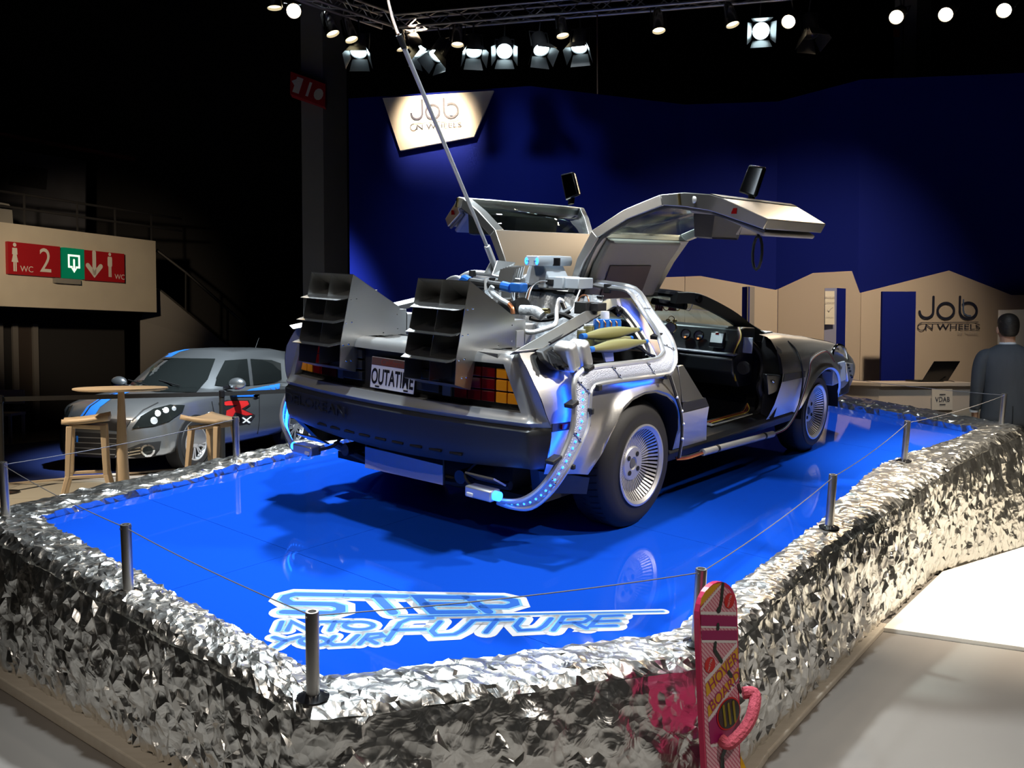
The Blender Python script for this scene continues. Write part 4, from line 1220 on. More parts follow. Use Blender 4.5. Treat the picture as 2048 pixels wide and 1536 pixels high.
# ---- doors (swung up)
PHI = math.radians(72); HY, HZ = -.19, 1.145
DR = {'h0': (-.19, 1.145, .30, 1.26), 'h1': (-.40, 1.138, .285, 1.30), 'h2': (-.575, 1.105, .295, 1.34), 'g1': (-.735, .975, .335, 1.53), 'b': (-.870, .825, .40, 1.73), 'm': (-.915, .73, .47, 1.70), 'w': (-.940, .635, .57, 1.66), 'w2': (-.940, .585, .605, 1.645), 'l': (-.905, .345, .735, 1.565)}
def opened(p, s):
    dy, dz = p[1] - HY, p[2] - HZ
    c, sn = math.cos(PHI), math.sin(PHI)
    return S((p[0], HY + dy * c + dz * sn, HZ - dy * sn + dz * c), s)
def door(s):
    order = ['h0', 'h1', 'h2', 'g1', 'b', 'm', 'w', 'w2', 'l']
    P2 = [(DR[k][0], DR[k][1]) for k in order]
    nrm = []
    for i in range(len(P2)):
        a, b = P2[max(i - 1, 0)], P2[min(i + 1, len(P2) - 1)]
        d = Vector((b[0] - a[0], b[1] - a[1])).normalized(); nrm.append(Vector((-d.y, d.x)))   # points inward
    def inn(i, t): 
        y, z = P2[i]; n_ = nrm[i]
        if n_.dot(Vector((-HY - .1 - y, .6 - z))) < 0: n_ = -n_
        return (y + n_.x * t, z + n_.y * t)
    def ring(i, x0, x1, t, tx=0.0, t0=0.0):
        (y, z) = inn(i, t0); yi, zi = inn(i, t)
        return [opened((x0, y, z), s), opened((x1, y, z), s), opened((x1 - tx, yi, zi), s), opened((x0 + tx, yi, zi), s)]
    th = [.035, .05, .055, .055, .06, .075, .085, .085, .06]
    mb = MB(); mb.loft([ring(i, DR[order[i]][2], DR[order[i]][3], th[i]) for i in (0, 1, 2)]); d_ = mb.build('door_roof', MT['steel_roof'], car, smooth=30, bevel=.004)
    mb = MB(); mb.loft([ring(i, DR[order[i]][2], DR[order[i]][3], th[i]) for i in (4, 5, 6, 7, 8)]); lo = mb.build('door_lower', MT['steel'], car, smooth=25, bevel=.004)
    for nm, f in (('rear', lambda k: (DR[k][2], DR[k][2] + .085)), ('front', lambda k: (DR[k][3] - .055, DR[k][3]))):
        mb = MB(); mb.loft([ring(i, *f(order[i]), th[i]) for i in (2, 3, 4)]); mb.build('door_frame', MT['steel'] , car, smooth=30, bevel=.004)
    mb = MB(); mb.grid([[opened((DR[order[i]][2] + .08, *inn(i, .02)), s), opened((DR[order[i]][3] - .05, *inn(i, .02)), s)] for i in (2, 3, 4)]); mb.build('door_window', MT['thin'], car, solid=.004)
    # rubber seal along the inner rear edge
    mb = MB(); mb.tube(smooth_path([opened((DR[k][2] + .03, *inn(i, th[i] + .004)), s) for i, k in enumerate(order)], 3), .012, 6); mb.build('door_seal', MT['greyvinyl'], car)
    # inner trim: head lining with tray, lower card, arm rest, pull strap
    def slab(idx, m0, m1, t0, t1, m_, nm, bev=.012):
        mb = MB(); mb.loft([ring(i, DR[order[i]][2] + m0, DR[order[i]][3] - m1, t1, .015, t0) for i in idx]); return mb.build(nm, m_, car, smooth=30, bevel=bev)
    slab((0, 1, 2), .09, .12, th[1] - .002, th[1] + .035, MT['beige'], 'head_lining')
    mb = MB(); mb.loft([[opened((x0, y, z), s) for x0, y, z in ((.50, *a), (.95, *a), (.95, *b), (.50, *b))] for a, b in ((inn(0, .088), inn(0, .094)), (inn(1, .088), inn(1, .094)))])
    mb.v = [v for v in mb.v]; mb.build('lining_tray', mat('tray_brown', (.17, .12, .11), .6), car)
    slab((5, 6, 7, 8), .05, .05, th[6] - .004, th[6] + .02, MT['beige'], 'door_card')
    slab((5, 6, 7), .10, .62, th[6] + .015, th[6] + .15, MT['greyvinyl'], 'arm_rest', .03)
    slab((5, 6, 7), .42, .14, th[6] + .015, th[6] + .12, MT['beige'], 'map_pocket', .02)
    # latch marks on the rear edge
    def edge_pt(i, f, t): 
        a = inn(i, t); b = inn(i + 1, t); x = DR[order[i]][2] * (1 - f) + DR[order[i + 1]][2] * f
        return opened((x - .003, a[0] + (b[0] - a[0]) * f, a[1] + (b[1] - a[1]) * f), s)
    mb = MB(); p = edge_pt(7, .35, .035); mb.box(p, (.006, .03, .03)); mb.build('door_marker', MT['redlens'], car, smooth=0)
    mb = MB(); p = edge_pt(5, .4, .035); mb.ball(p, (.006, .02, .02), 10, 6); mb.build('latch', MT['alu'], car)
    mb = MB(); p = edge_pt(4, .8, .035); mb.cyl(p + Vector((-.006, 0, .03)), p + Vector((-.006, -.01 * s, -.03)), .008, 8); mb.build('striker', MT['brass'], car)
    # strap
    b0 = opened((1.28, *inn(7, th[6] + .10)), s); pts = []
    for k in range(13):
        a = 2 * PI * k / 12; pts.append(b0 + Vector((.012 * math.sin(a), .035 * math.sin(a) * (1 if k < 7 else 1), -.10 + .10 * math.cos(a) - .02)))
    mb = MB(); mb.tube(pts, .009, 6); mb.tube([b0 + Vector((0, 0, .03)), b0 + Vector((0, 0, -.03))], .008, 6); mb.build('pull_strap', MT['black'], car)
    # rub strip and handle
    mb = MB(); mb.loft([ring(i, DR[order[i]][2] + .005, DR[order[i]][3] - .005, .004, 0, -.004) for i in (6, 7)]); mb.build('door_rub_strip', MT['black'], car, smooth=0)
    # mirror
    base = (1.55, -.885, .825)
    def mp(dx, dy, dz): return opened((base[0] + dx, base[1] + dy, base[2] + dz), s)
    mb = MB(); mb.loft([[mp(-.02, .0, 0), mp(.02, 0, 0), mp(.02, -.0, .03), mp(-.02, 0, .03)], [mp(-.02, -.05, .02), mp(.02, -.05, .02), mp(.02, -.05, .05), mp(-.02, -.05, .05)]]); mb.build('mirror_arm', MT['blackgloss'], car)
    R_ = []
    for (dx, k) in ((-.028, 1.08), (-.015, 1.15), (.02, 1.0), (.045, .7)):
        R_.append([mp(dx + yy * .0, -.045 - .085 + yy * k, .055 + zz * k) for yy, zz in ((-.085, -.05), (.085, -.055), (.085, .05), (-.07, .045))])
    mb = MB(); mb.loft(R_); mr = mb.build('mirror', MT['blackgloss'], car, bevel=.006)
    mb = MB(); mb.poly([mp(-.0295, -.13 + yy, .055 + zz) for yy, zz in ((-.082, -.045), (.082, -.05), (.082, .045), (-.07, .04))]); mb.build('mirror_glass', MT['chrome'], mr, smooth=0)
    # gas strut
    mb = MB(); mb.cyl(S((.50, -.16, 1.13), s), opened((.52, *inn(1, .03)), s), .010, 8); mb.build('door_strut', MT['blackgloss'], car)
both(door)

# ---- roof frame, pillars, glass
mb = MB(); mb.loft([[Vector((x, y, z)) for y, z in ((-.19, 1.135), (-.19, 1.10), (.19, 1.10), (.19, 1.135), (0, 1.145))] for x in (.20, .6, 1.0, 1.33)]); mb.build('roof_spine', MT['steel_roof'], car, bevel=.004)
def hoop(pts, r, name, m_='blackgloss', n=8):
    mb = MB(); mb.tube(smooth_path(pts, 5), r, n); return mb.build(name, MT[m_], car)
hoop([(.22, -.60, 1.065), (.22, -.50, 1.105), (.20, -.2, 1.125), (.20, .2, 1.125), (.22, .50, 1.105), (.22, .60, 1.065)], .026, 'rear_header')
hoop([(1.31, -.50, 1.10), (1.335, -.3, 1.12), (1.345, 0, 1.13), (1.335, .3, 1.12), (1.31, .50, 1.10)], .026, 'windscreen_header')
def pillar_s(s):
    Ao = [(.25, -.20, 1.130), (.8, -.205, 1.132), (1.22, -.30, 1.125)]
    path = px([(1399, 594, -.48), (1462, 625, -.59), (1505, 657, -.66), (1535, 676, -.73)])
    mb = MB()
    rings = []
    for p in smooth_path([Vector((1.20, -.40, 1.12))] + path + [Vector((2.0, -.76, .80))], 4):
        rings.append([S(p + Vector(o), s) for o in ((-.01, -.012, .018), (.02, .015, .022), (.0, .05, -.01), (-.035, .03, -.045), (-.035, -.005, -.05))])
    mb.loft(rings); mb.build('windscreen_pillar', MT['black'], car)
    # door opening seal: A pillar foot down to the sill and back
    pts = px([(1480, 668, -.66), (1505, 690, -.72), (1522, 712, -.78), (1526, 740, -.82), (1518, 772, -.82), (1524, 800, -.82), (1518, 822, -.81), (1500, 832, -.80), (1424, 853, -.80)])
    mb = MB(); mb.tube([S(p, s) for p in smooth_path(pts, 5)], .020, 8); mb.build('opening_seal', MT['black'], car)
    # hinge post panel between opening and fender
    mb = MB(); Q = px([(1530, 668, -.74), (1552, 680, -.80), (1562, 700, -.86), (1572, 757, -.91), (1546, 840, -.90), (1522, 828, -.84), (1530, 740, -.84), (1522, 700, -.78)])
    mb.prism([S(p, s) for p in Q], S((.05, .03, 0), s)); mb.build('hinge_post', MT['black'], car)
    mb = MB(); Q = px([(1553, 692, -.87), (1563, 700, -.88), (1570, 745, -.915), (1562, 748, -.91)])
    mb.prism([S(p, s) for p in Q], S((-.008, .0, 0), s)); mb.build('jamb_cover', MT['greyvinyl'], car, bevel=.003)
    mb = MB(); Q = px([(1537, 748, -.89), (1566, 750, -.915), (1561, 782, -.915), (1540, 790, -.88)])
    mb.prism([S(p + Vector((-.03, 0, 0)), s) for p in Q], S((.03, .04, 0), s)); jb = mb.build('jamb_block', MT['bumper'], car, bevel=.006)
    mb = MB(); mb.ball(S(px([(1550, 762, -.905)])[0] + Vector((-.035, -.002, 0)), s), .010, 8, 6); mb.build('latch_pin', MT['chrome'], jb)
    # sill
    mb = MB(); mb.loft([[S((x, y, z), s) for y, z in ((-.885, .325), (-.86, .275), (-.70, .265), (-.70, .36), (-.80, .375), (-.87, .355))] for x in (.32, .8, 1.2, 1.62, 2.05)]); mb.build('sill', MT['black'], car, bevel=.005)
    mb = MB(); mb.prism([S(p, s) for p in ((.93, -.815, .382), (1.50, -.815, .378), (1.50, -.735, .383), (.93, -.735, .387))], (0, 0, .006)); mb.build('sill_plate', MT['alu'], car, smooth=0)
both(pillar_s)
for k, (c_, dy) in enumerate((('wireyellow', 0), ('wirered', .014), ('wireorange', .028), ('black', .04))):
    mb = MB(); mb.tube(smooth_path([(.97, -.795 + dy, .394), (1.1, -.80 + dy, .397), (1.25, -.79 + dy, .394), (1.42, -.80 + dy, .396), (1.50, -.79 + dy, .41), (1.53, -.76, .44)], 5), .0035, 5); mb.build('sill_wire', MT[c_], car)
# sill conduit with wire loom on the outside (right) and its twin
def conduit(s):
    a, b = CY(1405, 905, -.93), CY(1545, 868, -.93)
    mb = MB(); mb.cyl(S(a, s), S(b, s), .020, 14); mb.build('sill_conduit', mat('conduit_grey', (.42, .40, .37), .5, .3), car)
    for f in (.18, .86):
        p = a.lerp(b, f); d = (b - a).normalized(); mb = MB(); mb.cyl(S(p - d * .012, s), S(p + d * .012, s), .0225, 14); mb.build('conduit_clamp', MT['black'], car)
    for k in range(3):
        o = Vector((0, .004 * (k - 1), .006 * (k - 1)))
        mb = MB(); mb.tube([S(p + o, s) for p in smooth_path(px([(1352, 917, -.93), (1375, 915, -.95), (1405, 905, -.93)]), 5)], .004, 5); mb.build('loom_wire', MT[('wireorange', 'wirered', 'black')[k]], car)
        mb = MB(); mb.tube([S(p + o, s) for p in smooth_path(px([(1545, 868, -.93), (1572, 855, -.94), (1592, 825, -.95), (1607, 785, -.96), (1618, 745, -.965), (1622, 720, -.965), (1640, 705, -.955), (1655, 703, -.955), (1668, 722, -.955)]), 5)], .0032, 5); mb.build('loom_wire', MT[('wirered', 'grey', 'black')[k]], car)
        o = Vector((.004 * (k - 1), 0, 0))
        mb = MB(); mb.tube([S(p + o, s) for p in smooth_path(px([(1340, 752, -.955), (1352, 790, -.96), (1362, 825, -.96), (1364, 870, -.955), (1358, 915, -.94)]), 5)], .007, 5); mb.build('loom_wire', MT[('black', 'black', 'alu')[k]], car)
    for u, v in ((1354, 795), (1364, 822), (1367, 848), (1365, 878)):
        mb = MB(); mb.ball(S(CY(u, v, -.965), s), .008, 8, 6); mb.build('loom_clip', MT['white'], car)
conduit(1)
mb = MB(); mb.tube(smooth_path(px([(1575, 682, -.83), (1592, 700, -.885), (1603, 730, -.935), (1606, 760, -.94), (1600, 800, -.935), (1592, 830, -.925)]), 5), .006, 6); mb.build('fender_cable', MT['black'], car)

# windscreen
gl = [px([(1399, 593, -.47), (1462, 624, -.57), (1535, 675, -.71)])]
R_, L_ = [Vector((1.335, -.48, 1.115)), Vector((1.60, -.58, 1.01)), Vector((1.96, -.72, .835))], None
rows = []
for p in R_:
    rows.append([Vector((p.x + .10 * (1 - (k / 4 - 1) ** 2), p.y * (1 - k / 4), p.z + .02 * (1 - (k / 4 - 1) ** 2))) for k in range(9)])
mb = MB(); mb.grid(rows); mb.build('windscreen', MT['thin'], car, solid=.004)

# ---- front: fenders, hood, bumper
ARCH_F = [(1590, 850), (1597, 815), (1606, 785), (1616, 763), (1628, 750), (1642, 744), (1655, 748), (1665, 765), (1669, 790)]
arch_f = [(lambda p: (p.x, p.z))(CY(u, v, -.935)) for u, v in ARCH_F]
cxf = 2.413
arch_f = [(cxf + .352 * math.cos(a), .285 + .315 * math.sin(a)) for a in [PI - PI * k / 20 for k in range(21)]]
def front(s):
    cols = []
    for i in range(61):
        x = 1.64 + (3.22 - 1.64) * i / 60
        zl = .335 - .05 * 0
        if arch_f[0][0] < x < arch_f[-1][0]: zl = max(.335, interp(arch_f, x))
        zh = interp([(1.64, .845), (1.9, .84), (2.4, .79), (2.8, .735), (3.05, .69), (3.22, .64)], x)
        col = []
        for j in range(15):
            t = j / 14
            z = zl + (zh - zl) * t
            d = arch_dist(arch_f, x, z)
            w = interp([(.30, .855), (.36, .885), (.45, .912), (.58, .93), (.66, .93), (.74, .905), (.79, .87), (.85, .82)], z + (.86 - zh) * .75 * t)
            if x > 2.75: w -= .06 * ((x - 2.75) / .47) ** 2
            w += .028 * (1 - sstep(d / .075)) - (.012 if d < .010 else 0)
            xx = x
            if i == 0: xx = 1.64 + interp([(.335, -.07), (.60, .02), (.66, .02), (.85, .06)], z)
            if i == 1: xx = 1.666 + interp([(.335, -.06), (.60, .02), (.66, .02), (.85, .06)], z) * .8
            col.append(S((xx, -w, z), s))
        # roll over to the hood edge
        p = col[-1]
        col.append(Vector((p.x, p.y * .965, p.z + .018))); col.append(Vector((p.x, p.y * .90, p.z + .028)))
        cols.append(col)
    mb = MB(); mb.grid(cols); mb.build('front_fender', MT['steel'], car, smooth=40)
    mb = MB(); mb.grid([[S((x, -.915, z), s) for x, z in arch_f], [S((x, -.60, z), s) for x, z in arch_f]]); mb.build('wheel_well', MT['dark'], car)
    mb = MB(); mb.prism([S((x, -.935, z), s) for x, z in ((1.67, .585), (2.03, .58), (2.03, .622), (1.68, .635))], S((0, .012, 0), s)); mb.build('rub_strip', MT['black'], car)
    # bumper end
    mb = MB(); mb.loft([[S((x, y, z), s) for x, y in ((2.83, -.905), (3.02, -.90), (3.22, -.84), (3.32, -.70), (3.36, -.40), (3.37, 0), (3.10, 0), (3.05, -.5), (2.85, -.75))] for z in (.36, .42, .57, .60)]); mb.build('front_bumper', MT['bumper'], car, bevel=.006)
    mb = MB(); mb.prism([S(p, s) for p in ((3.02, -.845, .60), (3.20, -.80, .60), (3.30, -.68, .60), (3.33, -.2, .60), (3.33, 0, .60), (3.20, 0, .60), (3.1, -.6, .60))], (0, 0, .075)); mb.build('nose_panel', MT['greyplast'], car, bevel=.006)
both(front)
rows = []
for x, z in ((1.98, .845), (2.2, .835), (2.5, .80), (2.8, .757), (3.05, .715), (3.26, .665)):
    w = interp([(1.98, .74), (2.75, .815), (3.05, .78), (3.26, .70)], x)
    rows.append([Vector((x + (.02 if x > 3 else 0) * (1 - (k / 5 - 1) ** 2), -w + 2 * w * k / 10, z + .03 * (1 - (k / 5 - 1) ** 2))) for k in range(11)])
mb = MB(); mb.grid(rows); mb.build('hood', MT['steel_roof'], car, smooth=40)
mb = MB(); mb.prism([(1.82, -.74, .83), (2.0, -.74, .848), (2.0, .74, .848), (1.82, .74, .83)], (0, 0, -.03)); mb.build('cowl', MT['black'], car)
mb = MB(); mb.box((2.0, -.60, .862), (.10, .16, .012)); mb.build('cowl_vent', MT['alu'], car, bevel=.004)
# steel hoop and lamp box on the nose corner (both sides)
def nose_gear(s):
    pts = px([(1664, 722, -.90), (1666, 702, -.90), (1675, 690, -.90), (1685, 693, -.90), (1692, 705, -.90), (1694, 722, -.90)])
    mb = MB(); mb.tube([S(p, s) for p in smooth_path(pts, 5)], .011, 8); mb.build('nose_hoop', MT['chrome'], car)
    mb = MB(); mb.prism([S(p + Vector((0, .03, 0)), s) for p in px([(1666, 722, -.90), (1668, 702, -.90), (1677, 694, -.90), (1686, 697, -.90), (1691, 722, -.90)])], S((0, .05, 0), s)); mb.build('hoop_infill', mat('brown_panel', (.10, .08, .07), .5), car)
    a = CY(1672, 748, -.93); b = CY(1706, 742, -.93)
    mb = MB(); mb.prism([S(p, s) for p in px([(1668, 726, -.93), (1691, 722, -.93), (1693, 760, -.93), (1666, 772, -.93)])], S((0, .09, 0), s)); mb.build('nose_box', MT['palegrey'], car, bevel=.008)
    mb = MB(); mb.prism([S(p, s) for p in px([(1692, 725, -.93), (1707, 727, -.93), (1707, 748, -.93), (1696, 764, -.93)])], S((0, .08, 0), s)); nb = mb.build('nose_lamp', MT['alu'], car, bevel=.006)
    for k in range(5):
        p = px([(1696 + 2 * k, 730 + 6 * k if k < 3 else 742 + 3 * k, -.935)])[0]
        mb = MB(); mb.ball(S(p, s), .010, 8, 6); mb.build('bolt', MT['blackgloss'], nb)
both(nose_gear)
# underside
mb = MB(); mb.bx(-.62, 3.1, -.70, .70, .20, .24); mb.build('floor_pan', MT['dark'], car, smooth=0)
mb = MB(); mb.bx(-.60, .30, -.55, .55, .24, .50); mb.build('engine_block', MT['dark'], car, smooth=0)
for s in (1, -1):
    mb = MB(); mb.tube([(-.55, .40 * s, .33), (-.82, .41 * s, .325)], .034, 12); mb.build('tail_pipe', MT['blackgloss'], car)
mb = MB(); mb.tube([(-.70, .62, .30), (-.74, .3, .27), (-.74, -.3, .27), (-.70, -.62, .30)], .022, 8); mb.build('cross_tube', MT['black'], car)
mb = MB(); mb.ball((-.52, .32, .28), (.10, .13, .09), 14, 10); mb.build('silencer', MT['black'], car)
# ---------------------------------------------------------------- glow bands along the flanks
TA = [(1157, 564, -.20), (1216, 575, -.42), (1255, 581, -.56), (1274, 603, -.62), (1294, 634, -.70), (1313, 663, -.79), (1321, 685, -.85), (1327, 704, -.90),
      (1313, 718, -.93), (1255, 726, -.945), (1196, 733, -.945), (1165, 740, -.945),
      (1151, 755, -.95), (1148, 775, -.955), (1149, 804, -.965), (1147, 843, -.975), (1141, 869, -.975), (1132, 893, -.97), (1116, 926, -.96), (1095, 959, -.93), (1069, 986, -.87), (1040, 1001, -.80), (1010, 1002, -.72), (992, 997, -.66)]
TB = [(1165, 558, -.20), (1216, 566, -.40), (1255, 572, -.55), (1278, 583, -.61), (1300, 617, -.68), (1321, 646, -.77), (1341, 675, -.85), (1350, 700, -.91), (1351, 724, -.945),
      (1341, 745, -.955), (1325, 750, -.955), (1274, 757, -.96), (1216, 765, -.96), (1192, 770, -.96),
      (1181, 781, -.965), (1178, 814, -.97), (1175, 853, -.98), (1165, 877, -.98), (1149, 912, -.975), (1130, 945, -.965), (1104, 981, -.93), (1075, 1008, -.87), (1052, 1017, -.82), (1020, 1013, -.74), (996, 1005, -.67)]
pa, pb = px(TA), px(TB)
def resample(P, n):
    L = [0]
    for a, b in zip(P, P[1:]): L.append(L[-1] + (b - a).length)
    out = []
    k = 0
    for i in range(n + 1):
        d = L[-1] * i / n
        while k < len(P) - 2 and d > L[k + 1]: k += 1
        out.append(P[k].lerp(P[k + 1], (d - L[k]) / max(1e-9, L[k + 1] - L[k])))
    return out
MT['perf'] = mat('perforated_plate', (0.60, 0.64, 0.76), 0.48, 0.45, bump=('voronoi', (190, 190, 190), 0.8, 0.003))
MT['bandtube'] = mat('band_tube', (0.80, 0.82, 0.85), 0.36, 0.85)
SEGS = [(smooth_path(pa[0:8], 4), smooth_path(pb[0:9], 4), 26), (smooth_path(pa[7:12], 4), smooth_path(pb[8:14], 4), 22), (smooth_path(pa[11:], 4), smooth_path(pb[13:], 4), 34)]
RA, RB = [], []
for a, b, n in SEGS:
    RA += resample(a, n)[(1 if RA else 0):]; RB += resample(b, n)[(1 if RB else 0):]
def band(s):
    out = Vector((0, -.004, .002))
    rows = [[S(p, s) for p in (a + (b - a) * .05, a.lerp(b, .33) + out, a.lerp(b, .67) + out, a + (b - a) * .95)] for a, b in zip(RA, RB)]
    mb = MB(); mb.grid(rows); pl_ = mb.build('glow_band', MT['perf'], car, smooth=60, solid=.004)
    mb = MB(); mb.tube([S(p, s) for p in RA], .0125, 8); mb.build('band_tube', MT['bandtube'], pl_)
    mb = MB(); mb.tube([S(p, s) for p in RB], .0125, 8); mb.build('band_tube', MT['bandtube'], pl_)
    # cross straps with bolts
    for i in range(6, len(RA), 9):
        a, b = RA[i], RB[i]; d = (RA[min(i + 1, len(RA) - 1)] - RA[i - 1]).normalized()
        mb = MB(); mb.tube([S(a + out * 2, s), S(b + out * 2, s)], .003, 5); st_ = mb.build('band_strap', MT['grey'], pl_)
        for f in (.28, .72):
            mb = MB(); mb.ball(S(a.lerp(b, f) + out * 2.5, s), .006, 7, 5); mb.build('bolt', MT['chrome'], pl_)
    # visible LEDs along the lower run and a strip lighting the panel behind
    i0 = 52
    run = list(range(i0, len(RA) - 2))
    c_ = [RA[i].lerp(RB[i], .50) + out * 1.9 for i in run]
    for p in resample(c_, 22):
        mb = MB(); mb.ball(S(p, s), .0058, 8, 5); mb.build('led', MT['led'], pl_)
    mb = MB()
    bk = Vector((0, .018, 0))
    seg = [RA[i].lerp(RB[i], .30) + bk for i in range(10, 24)]; mb.tube([S(p, s) for p in seg], .006, 5)
    seg = [RA[i].lerp(RB[i], .94) + bk + Vector((0, 0, -.012)) for i in range(30, 40)]; mb.tube([S(p, s) for p in seg], .0045, 5)
    seg = [RA[i].lerp(RB[i], .40) + bk * 1.2 for i in range(50, len(RA) - 6)]; mb.tube([S(p, s) for p in seg], .006, 5)
    mb.build('led_strip', MT['ledsoft'], pl_, kind='stuff')
    # black stand-off clamps
    for (u, v, y, w, h) in ((1143, 808, -.968, .055, .020), (1178, 822, -.975, .018, .028), (1107, 919, -.955, .070, .018), (1141, 933, -.97, .020, .022), (1215, 577, -.42, .016, .050), (1313, 672, -.80, .060, .022), (1175, 736, -.955, .050, .020), (1193, 775, -.968, .030, .028), (1329, 753, -.958, .030, .022)):
        if s < 0 and w > .05 and v > 700: continue
        p = CY(u, v, y); mb = MB(); mb.box(S(p, s), (w, .045, h), Matrix.Rotation((-.25 if w > .03 else 0), 3, 'Y')); mb.build('clamp', MT['black'], car, bevel=.004)
    # emitter under the bumper
    e = CX(965, 985, -.90); 
    mb = MB(); mb.box(S((e.x, e.y, e.z), s), (.07, .155, .052)); em = mb.build('emitter_box', MT['alu'], car, bevel=.008)
    mb = MB(); mb.box(S((e.x + .03, e.y + .01, e.z + .055), s), (.10, .17, .008), Matrix.Rotation(.5, 3, 'Y')); mb.build('emitter_shield', MT['sheet'], em)
    mb = MB(); mb.cyl(S((e.x - .005, e.y - .075, e.z + .002), s), S((e.x - .005, e.y - .105, e.z + .002), s), .022, 14); mb.build('emitter_lens', MT['led'], em)
    mb = MB(); mb.box(S((e.x - .033, e.y + .045, e.z - .012), s), (.012, .04, .022)); mb.build('emitter_tip', MT['white'], em, bevel=.005)
    mb = MB(); mb.tube([S(q, s) for q in smooth_path([(e.x + .02, e.y + .07, e.z), (e.x + .06, e.y + .16, e.z + .04), (e.x + .14, e.y + .14, e.z + .10), (e.x + .2, e.y + .08, e.z + .12)], 5)], .008, 6); mb.build('emitter_cable', MT['black'], em)
both(band)

# ---------------------------------------------------------------- engine bay kit
rows = []
for i in range(9):
    z = .84 + .315 * i / 8; x = .03 + .13 * i / 8
    rows.append([(x + .018 * math.sin(k * 1.1 + i * .25) + .008 * math.sin(k * 2.7), -.52 + k * 1.0 / 40, z) for k in range(41)])
mb = MB(); mb.grid(rows); mb.build('quilted_firewall', MT['silverfoil'], car)
mb = MB(); mb.tube([(.165, -.52, 1.145), (.155, 0, 1.166), (.165, .52, 1.145)], .010, 6); mb.build('trim_bar', MT['blackgloss'], car)
def cxp(lst, x): return [CX(u, v, x) for u, v in lst]
def obox(name, u0, u1, v0, v1, x, dx, m_, bev=.005, parent=None):
    P = cxp([(u0, v0), (u1, v0), (u1, v1), (u0, v1)], x)
    ya, yb = (P[0].y + P[3].y) / 2, (P[1].y + P[2].y) / 2; za, zb_ = (P[2].z + P[3].z) / 2, (P[0].z + P[1].z) / 2
    mb = MB(); mb.bx(x, x + dx, ya, yb, za, zb_); return mb.build(name, MT[m_], parent or car, bevel=bev)
# grey boxes on the roof edge
obox('grey_module', 1076, 1126, 553, 577, .08, .16, 'palegrey')
obox('grey_module', 1127, 1157, 556, 578, .10, .14, 'palegrey')
obox('grey_module', 1052, 1074, 552, 578, .12, .16, 'palegrey')
b_ = obox('wire_socket', 1091, 1104, 559, 569, .065, .02, 'black', .002)
mb = MB(); mb.bx(.06, .30, -.13, .13, 1.195, 1.205); mb.build('perforated_strip', MT['palegrey'], car, smooth=0)
mb = MB()
for k in range(9): mb.box((.066, .115 - k * .028, 1.2055), (.012, .008, .002))
mb.build('strip_holes', MT['black'], car, smooth=0, kind='stuff')
# angled block and lit sensor bar
p = CX(1090, 540, .16)
mb = MB(); zs_ = CX(1068, 522, .02).z - .022; mb.prism([(.08, p.y - .12, 1.195), (.08, p.y + .09, 1.195), (.08, p.y + .05, zs_), (.08, p.y - .05, zs_)], (.18, 0, 0)); mb.build('sensor_mount', MT['palegrey'], car, bevel=.005)
p = CX(1068, 522, .02)
ring = lambda x, k: [Vector((x, p.y + yy * k, p.z + zz * k)) for yy, zz in ((-.05, -.012), (-.044, -.026), (.044, -.026), (.05, -.012), (.05, .014), (.042, .028), (-.042, .028), (-.05, .014))]
mb = MB(); mb.loft([ring(.0, .9), ring(.012, 1), ring(.20, 1), ring(.30, 1), ring(.315, .85)]); sb = mb.build('sensor_bar', MT['palegrey'], car, smooth=50)
mb = MB(); mb.bx(.13, .19, p.y - .052, p.y - .03, p.z - .025, p.z + .018); mb.build('sensor_window', MT['blackgloss'], sb, smooth=0)
for yy in (-.036, .036):
    mb = MB(); mb.ball((-.001, p.y + yy, p.z), (.003, .012, .020), 10, 6); mb.build('sensor_light', MT['led'], sb)
for yy in (-.02, .02, -.03, .03):
    mb = MB(); mb.ball((-.003, p.y + yy, p.z), .0035, 6, 4); mb.build('sensor_dot', MT['black'], sb)
# pole socket with brackets
b0, b1 = CY(996, 548, .14), CY(974, 492, .14)
mb = MB(); mb.cyl(b0, b1, .0175, 16); ps = mb.build('pole_socket', MT['alu'], car)
mb = MB(); mb.lathe([(.0175, 0), (.014, .003)], 16, frame(b1, (0, 1, 0), (b1 - b0).cross(Vector((0, 1, 0)))), cap=False); mb.build('socket_rim', MT['alu'], ps)
mb = MB(); mb.prism([CY(967, 548, .16), CY(980, 524, .16), CY(990, 522, .16), CY(1003, 548, .16)], (0, -.006, 0)); mb.prism([CY(995, 522, .12), CY(1031, 526, .06), CY(1012, 556, .04), CY(985, 550, .10)], (0, .004, .004)); mb.build('socket_bracket', MT['sheet'], car, smooth=0)
for k in range(5):
    q = CX(1012 + 5 * k, 552 - 2 * k, -.02 + .03 * k); mb = MB(); mb.box(q, (.006, .10, .075), Matrix.Rotation(.35, 3, 'Y')); mb.build('cooling_fin', MT['sheet'], car, smooth=0)
obox('fin_block', 1002, 1040, 556, 598, .02, .05, 'sheet')
def ptube(name, pts, r, m_, x=None, n=10, sm=5):
    P = [CX(u, v, xx) for u, v, xx in pts]
    mb = MB(); mb.tube(smooth_path(P, sm) if len(P) > 2 else P, r, n); return mb.build(name, MT[m_], car)
